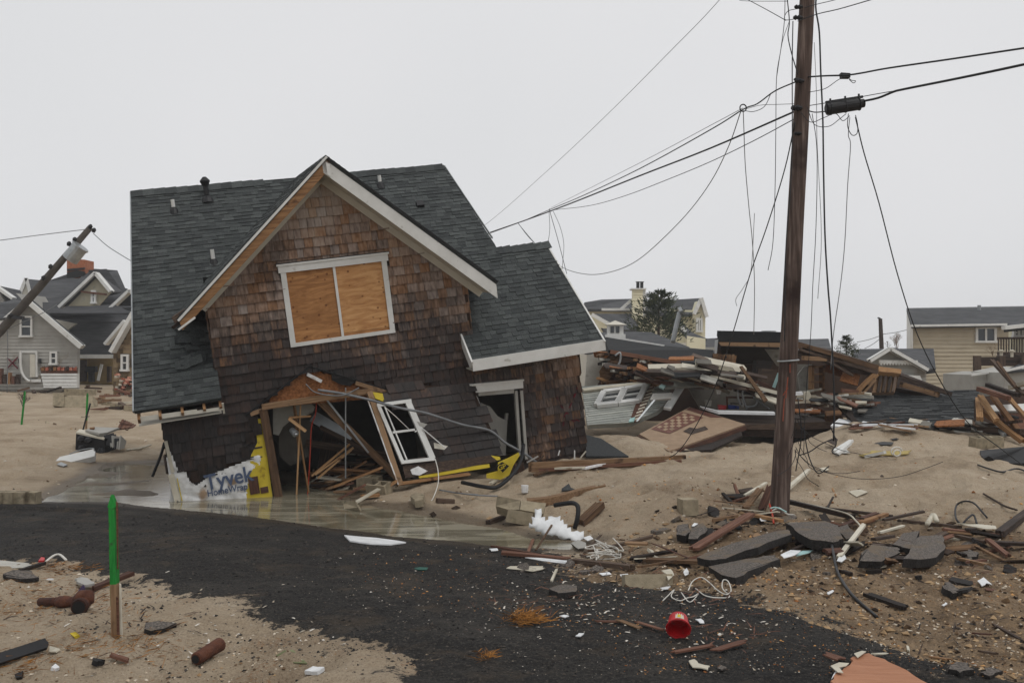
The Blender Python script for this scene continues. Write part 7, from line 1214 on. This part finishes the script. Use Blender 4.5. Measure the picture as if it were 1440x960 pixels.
strand('looped_cord', m_wirewhite, [GH(968, 833, .02), GH(974, 822, .03), GH(986, 818, .04), GH(998, 824, .03), GH(1008, 832, .02), GH(1020, 839, .02), GH(1028, 834, .02), GH(1024, 824, .04), GH(1017, 824, .05), GH(1016, 832, .03), GH(1026, 840, .01), GH(1012, 842, .01), GH(992, 839, .01), GH(978, 830, .02)], .005, 'long white cord looped on the sand below the asphalt slabs', 'cord')
strand('looped_cord', m_wirewhite, [GH(932, 846, .01), GH(940, 840, .02), GH(948, 834, .03), GH(944, 842, .02), GH(956, 846, .01), GH(966, 844, .02), GH(975, 842, .02), GH(982, 838, .02), GH(970, 848, .01), GH(958, 838, .03)], .0045, 'second tangled white cord on the black road edge', 'cord')
for k in range(7):
    x, y = random.uniform(828, 850), random.uniform(772, 788); strand('tangled_wire', m_wirewhite, [GH(x + random.uniform(-10, 34), y + random.uniform(-8, 8), random.uniform(.01, .12)) for _ in range(6)], .006, 'thin pale wire in the tangle right of the foam heap', 'wire', 'pale wires tangled right of the foam heap')
strand('dune_wire', m_wire, [GH(1375, 655, .02), GH(1390, 663, .05), GH(1410, 667, .04), GH(1430, 664, .06), GH(1450, 668, .03)], .014, 'dark wires lying on sand below the black steel box', 'wire'); strand('dune_root', m_dkwood, [GH(1383, 697, .03), GH(1400, 708, .04), GH(1412, 715, .04), GH(1425, 722, .06), GH(1430, 720, .03)], .014, 'thin dark root on the dune slope at right', 'root'); strand('teal_string', m_teal, [GH(1083, 728, .12), GH(1092, 729, .14), GH(1106, 731, .1)], .01, 'short teal string at the pole foot', 'string'); strand('red_cable', m_orange, [GH(1082, 726, .16), GH(1086, 734, .1), GH(1088, 745, .08)], .012, 'short red-brown cable hanging over the boards at the pole foot', 'cable')
strand('white_cable', m_wirewhite, [P(1085, 718, 11.7), P(1096, 714, 11.7), P(1106, 722, 11.7), P(1118, 724, 11.6)], .01, 'white cable wrapped round the pole foot', 'cable'); strand('white_cable', m_palew, [GH(1120, 722, .16), GH(1150, 727, .14), GH(1190, 736, .12), GH(1204, 745, .1), GH(1212, 752, .08)], .01, 'pale frayed cable lying along the black beam', 'cable')
strand('shell_knot', m_palew, [GH(1304, 749, .1), GH(1309, 744, .12), GH(1313, 741, .14), GH(1318, 746, .1)], .03, 'knotted white rag on the rounded asphalt slab', 'rag')
# orange plywood at the bottom edge
gs('orange_plywood', M('orange_ply', [C(146, 98, 70), C(174, 124, 94)], scale=3, stretch=(.7, 7, 1), dark=(C(120, 70, 46), 4, .62), rough=.7), [(1168, 966), (1180, 952), (1196, 942), (1200, 931), (1222, 926), (1262, 944), (1310, 972), (1300, 990), (1190, 985)], .012, 'orange-brown torn plywood sheet at the bottom edge', 'plywood', .035, jag=.014, sub=4)
gs('white_torn_paper', m_palew, [(1168, 948), (1180, 943), (1194, 944), (1190, 948), (1180, 950), (1186, 958), (1178, 957)], .004, 'torn white veneer at the left corner of the orange plywood', 'veneer', .05); gs('white_torn_paper', m_palew, [(1201, 930), (1212, 926), (1218, 927), (1206, 936)], .004, 'torn white veneer at the top corner of the orange plywood', 'veneer', .05)
# red bucket
bk = empty('red_bucket', GH(954, 898), 'small bright red plastic tub lying on its side on the road edge', 'bucket'); c0 = GH(954, 899, .07); ax = Vector((-.14, -.8, -.38)).normalized(); sx_ = ax.cross(Z).normalized(); sz_ = sx_.cross(ax)
def ring(c, r, n=28): return [c + sx_ * r * math.cos(2 * math.pi * k / n) + sz_ * r * math.sin(2 * math.pi * k / n) for k in range(n)]
mb = MB(); n = 28; R_ = [ring(c0 - ax * .10, .052), ring(c0 - ax * .095, .060), ring(c0, .074), ring(c0 + ax * .003, .071), ring(c0 - ax * .09, .056), ring(c0 - ax * .092, .001)]
vs_ = [p for r in R_ for p in r] + [c0 - ax * .10]; fs = [(i * n + k, i * n + (k + 1) % n, (i + 1) * n + (k + 1) % n, (i + 1) * n + k) for i in range(5) for k in range(n)] + [((k + 1) % n, k, 6 * n) for k in range(n)]; mb.add(vs_, fs, .5); kid(mb.build('tub_wall', m_red), bk)
mb = MB(); mb.tube(ring(c0, .078) + [ring(c0, .078)[0]], .004, 6); kid(mb.build('tub_rim', m_red), bk)
mb = MB(); A_ = [c0 - ax * d_ + (sx_ * math.cos(t) + sz_ * math.sin(t)) * (.0755 - d_ * .17) for d_ in (.02, .075) for t in (2.1, 1.9, 1.7, 1.5, 1.3)]; mb.add(A_, [(i, i + 1, i + 6, i + 5) for i in range(4)], .5); kid(mb.build('paper_label', m_palew), bk)
mb = MB(); A_ = [c0 - ax * d_ + (sx_ * math.cos(t) + sz_ * math.sin(t)) * (.0765 - d_ * .17) for d_ in (.03, .06) for t in (1.8, 1.65, 1.5)]; mb.add(A_, [(i, i + 1, i + 4, i + 3) for i in range(2)], .5); kid(mb.build('yellow_label_patch', m_yellow), bk)
# ------------------------------------------------------------------ loose gravel, pebbles, clods, chips, straw
def scatter(name, m, n, smin, smax, test, flat=.6, seed=1, umin=-.62, umax=.62, vmin=110, vmax=475, lift=.3, power=3):
    g = np.random.default_rng(seed); u = g.uniform(umin, umax, n * 3); v = g.uniform(vmin, vmax, n * 3); y = 1.9 * F / v; x = u * y; k = test(x, y)
    x, y = x[k][:n], y[k][:n]; n = len(x); z = height(x, y); sz = smin + (smax - smin) * g.random(n) ** power * np.clip(y / 8, .7, 2)
    base = np.array([[1, 0, 0], [-1, 0, 0], [0, 1, 0], [0, -1, 0], [0, 0, 1], [0, 0, -1]], float); fc = np.array([[0, 2, 4], [2, 1, 4], [1, 3, 4], [3, 0, 4], [2, 0, 5], [1, 2, 5], [3, 1, 5], [0, 3, 5]])
    V = base[None] * sz[:, None, None] * g.uniform(.5, 1.3, (n, 6, 1)); V += g.normal(0, .22, V.shape) * sz[:, None, None]; V[..., 2] *= flat
    an = g.uniform(0, 6.28, n); c, s_ = np.cos(an)[:, None], np.sin(an)[:, None]; X_ = V[..., 0] * c - V[..., 1] * s_; Y_ = V[..., 0] * s_ + V[..., 1] * c
    V = np.stack([X_ + x[:, None], Y_ + y[:, None], V[..., 2] + (z + sz * flat * lift)[:, None]], -1).reshape(-1, 3); Fc = (fc[None] + (np.arange(n) * 6)[:, None, None]).reshape(-1, 3)
    me = bpy.data.meshes.new(name); me.from_pydata(V.tolist(), [], Fc.tolist()); at = me.attributes.new('shade', 'FLOAT', 'FACE'); at.data.foreach_set('value', np.repeat(g.random(n), 8)); me.materials.append(m)
    o = bpy.data.objects.new(name, me); COL.objects.link(o); return tag(o, kind='stuff')
def S_(p): return lambda x, y: sdist(x, y, p)
nW = lambda x, y: sdist(x, y, WATER) < -.05
m_peb = M('pebble', [C(92, 72, 52), C(142, 112, 78), C(176, 148, 112), C(200, 188, 170)], scale=2, shade=1.1, bump=.1, rough=.8); m_rgrav = M('road_stone', [C(24, 23, 22), C(46, 43, 41), C(74, 68, 62)], scale=2, shade=1, bump=.2, rough=.8); m_clod = M('dirt_clod', [C(44, 34, 26), C(78, 60, 44), C(122, 98, 72), C(160, 134, 102)], scale=2, shade=1.0, bump=.3, rough=.95); m_chip = M('pale_chip', [C(150, 140, 124), C(200, 194, 184)], scale=2, shade=.8, bump=0); m_rustp = M('rust_pebble', [C(124, 76, 36), C(164, 108, 58), C(190, 144, 92)], scale=2, shade=1, bump=0)
scatter('road_gravel', m_rgrav, 9000, .003, .017, lambda x, y: (sdist(x, y, ROAD) > -.12) & nW(x, y), seed=2)
scatter('road_pale_gravel', m_chip, 1300, .002, .012, lambda x, y: (sdist(x, y, ROAD) > -.1) & nW(x, y) & (sdist(x, y, DIRT) > -2.2), seed=3)
scatter('road_brown_gravel', m_rustp, 2000, .003, .013, lambda x, y: (sdist(x, y, ROAD) > -.1) & nW(x, y) & (sdist(x, y, DIRT) > -1.6), seed=13)
scatter('dirt_clods', m_clod, 4600, .004, .04, lambda x, y: (sdist(x, y, DIRT) > -.3) & (sdist(x, y, ROAD) < .15) & nW(x, y), seed=4, power=5)
scatter('dirt_pebbles', m_peb, 5000, .004, .022, lambda x, y: (sdist(x, y, DIRT) > -.4) & (sdist(x, y, ROAD) < .1) & nW(x, y), seed=5)
scatter('rusty_pebbles', m_rustp, 2600, .004, .02, lambda x, y: (sdist(x, y, ROAD) < -.05) & nW(x, y) & (x > .5) & (fbm(x * 1.3, y * 1.3, 2, 33) > .12), seed=6)
scatter('dune_pebbles', m_peb, 4800, .003, .022, lambda x, y: (sdist(x, y, ROAD) < -.1) & nW(x, y) & (fbm(x * .9, y * .9, 3, 21) > .02), seed=7, vmin=90, power=4)
scatter('sand_chips', m_chip, 420, .004, .018, lambda x, y: (sdist(x, y, ROAD) < -.02) & nW(x, y), seed=8)
scatter('dark_crumbs', m_rgrav, 2600, .004, .02, lambda x, y: (sdist(x, y, ROAD) < 0) & (sdist(x, y, ROAD) > -1.1) & nW(x, y), seed=9)
scatter('bank_stones', m_clod, 700, .01, .06, lambda x, y: (sdist(x, y, WATER) < 0) & (sdist(x, y, WATER) > -1.3) & (sdist(x, y, ROAD) < -.1) & (x > -3.2), seed=10, power=4)
def litter(name, m, n, spots, L0, L1, w, seed, h=.02, fan=False):
    g = random.Random(seed); mb = MB()
    for k in range(n):
        cx, cy, rx, ry = g.choice(spots); p = GS(cx + g.gauss(0, rx), cy + g.gauss(0, ry)); an = g.uniform(0, 6.28); L = g.uniform(L0, L1); d = Vector((math.cos(an), math.sin(an), g.uniform(-.05, .35))) * L; s_ = Vector((-math.sin(an), math.cos(an), 0)) * w
        p = p + Vector((0, 0, g.uniform(.003, h))); mb.add([p - s_, p + s_, p + d * .6 + s_ * .8 + Vector((0, 0, .004)), p + d], [(0, 1, 2, 3)], g.random())
    return tag(mb.build(name, m), kind='stuff')
_gc = {}
def GS(px, py):      # coarse cache keeps thousands of look-ups quick
    k = (round(px / 3), round(py / 2))
    if k not in _gc: _gc[k] = G(k[0] * 3, k[1] * 2)
    g = _gc[k]; r = ray(px, py); return Vector((r.x / r.y * g.y, g.y, g.z))
litter('pine_straw', m_straw, 900, [(30, 935, 30, 9), (120, 905, 40, 14), (60, 830, 30, 10), (150, 850, 30, 12), (40, 860, 40, 14), (210, 905, 30, 14), (90, 800, 26, 4)], .03, .12, .0015, 1, .015)
litter('straw_tuft', m_straw, 300, [(742, 874, 13, 4)], .05, .14, .002, 2, .05); litter('straw_tuft', m_straw, 60, [(684, 926, 6, 3)], .03, .08, .002, 12, .03)
litter('wood_splinters', m_redwood, 420, [(1050, 720, 40, 18), (1200, 770, 60, 22), (1370, 790, 40, 22), (880, 790, 50, 14), (960, 830, 60, 16), (1250, 740, 60, 8), (1000, 890, 60, 20), (750, 850, 40, 14)], .03, .16, .005, 3, .03)
litter('dark_splinters', m_dkwood, 600, [(1050, 720, 40, 18), (1200, 770, 60, 22), (1370, 790, 40, 22), (880, 790, 50, 14), (1250, 800, 80, 24), (150, 870, 80, 30), (800, 800, 40, 10), (1350, 890, 60, 30)], .03, .14, .006, 4, .03)
litter('white_flakes', m_chip, 460, [(900, 830, 70, 20), (790, 850, 50, 14), (1200, 790, 80, 24), (960, 880, 60, 20), (1100, 760, 60, 20), (300, 880, 120, 30)], .01, .05, .008, 5, .015)

# rubble ridge around the pole: many small boards and asphalt bits
for k in range(75):
    cx, cy, rx, ry = random.choice([(1040, 712, 30, 14), (1060, 740, 45, 12), (1180, 742, 60, 10), (1330, 757, 60, 9), (1370, 785, 45, 14), (1230, 785, 50, 14), (1150, 775, 40, 12), (900, 785, 50, 10)])
    p = GH(random.gauss(cx, rx), random.gauss(cy, ry * .8), random.uniform(.01, .08)); an = random.choice((random.gauss(.2, .5), random.uniform(0, 3.1))); L = random.uniform(.12, .6); d = Vector((math.cos(an), math.sin(an), random.gauss(0, .12)))
    wood('rubble_piece', random.choice((m_dkwood, m_dkwood, m_dkwood, m_redwood, m_wood, m_wood, m_palew)), p - d * L / 2, p + d * L / 2, random.uniform(.02, .09), random.uniform(.008, .035), 'small splintered piece of wood in the rubble ridge along the dune foot', 'wood piece', 'small wood pieces in the rubble ridge', rag=.06, up=(random.gauss(0, .4), random.gauss(0, .4), 1))
for k in range(46):
    cx, cy, rx, ry = random.choice([(985, 745, 26, 10), (1040, 730, 30, 10), (1180, 765, 50, 10), (1300, 775, 50, 14), (1360, 800, 40, 14), (1140, 800, 40, 10), (840, 800, 60, 8)])
    x, y = random.gauss(cx, rx), random.gauss(cy, ry); g = GH(x, y, .02); r_ = random.uniform(.03, .13); n = random.randint(5, 7); N_ = Vector((random.gauss(0, .35), random.gauss(-.2, .35), 1)).normalized(); sx = N_.cross(Vector((0, 1, .1))).normalized(); sy_ = N_.cross(sx); pts = [g + sx * r_ * random.uniform(.6, 1.2) * math.cos(6.28 * i / n) + sy_ * r_ * random.uniform(.6, 1.2) * math.sin(6.28 * i / n) for i in range(n)]
    mb = MB(); mb.ext(pts, N_, random.uniform(.02, .05), .5); tag(mb.build('asphalt_bit', m_asph if random.random() < .6 else m_asphedge), 'small broken asphalt bit in the rubble ridge along the dune foot', 'asphalt bit', 'small asphalt bits in the rubble ridge')

# torn sheets and siding scraps lying through the collapsed heap
for k in range(44):
    x, y = random.choice([(random.uniform(860, 1000), random.uniform(500, 536)), (random.uniform(985, 1090), random.uniform(525, 560)), (random.uniform(1115, 1240), random.uniform(550, 590)), (random.uniform(1290, 1372), random.uniform(590, 608)), (random.uniform(1375, 1440), random.uniform(545, 600))])
    Yy = 21.9 if x < 1100 else (20.6 if x < 1250 else 18.9); Yy += random.uniform(-.4, .5); w = random.uniform(5, 20); h_ = random.uniform(2, 7); sl = random.uniform(-.1, .5); n = 4; x0_ = random.uniform(.3, 1.2)
    pts = [P(x + w * a_ + random.uniform(-2, 2), y + h_ * .6 * b_ + w * a_ * sl + random.uniform(-1, 1), Yy - .25 * b_) for a_, b_ in ((-1, -1), (1, -1), (1, 1), (-1, 1), (-1.12, .1))]
    slab('torn_sheet', random.choice((m_sheath, m_dkwood, m_roofdk, m_roofdk, m_redwood, m_osb, m_drywall, m_inside, m_palew, m_wood)), pts, .03, label='torn flat sheet or board scrap caught in the collapsed house heap', cat='torn sheet', group='torn sheets in the collapsed heap')
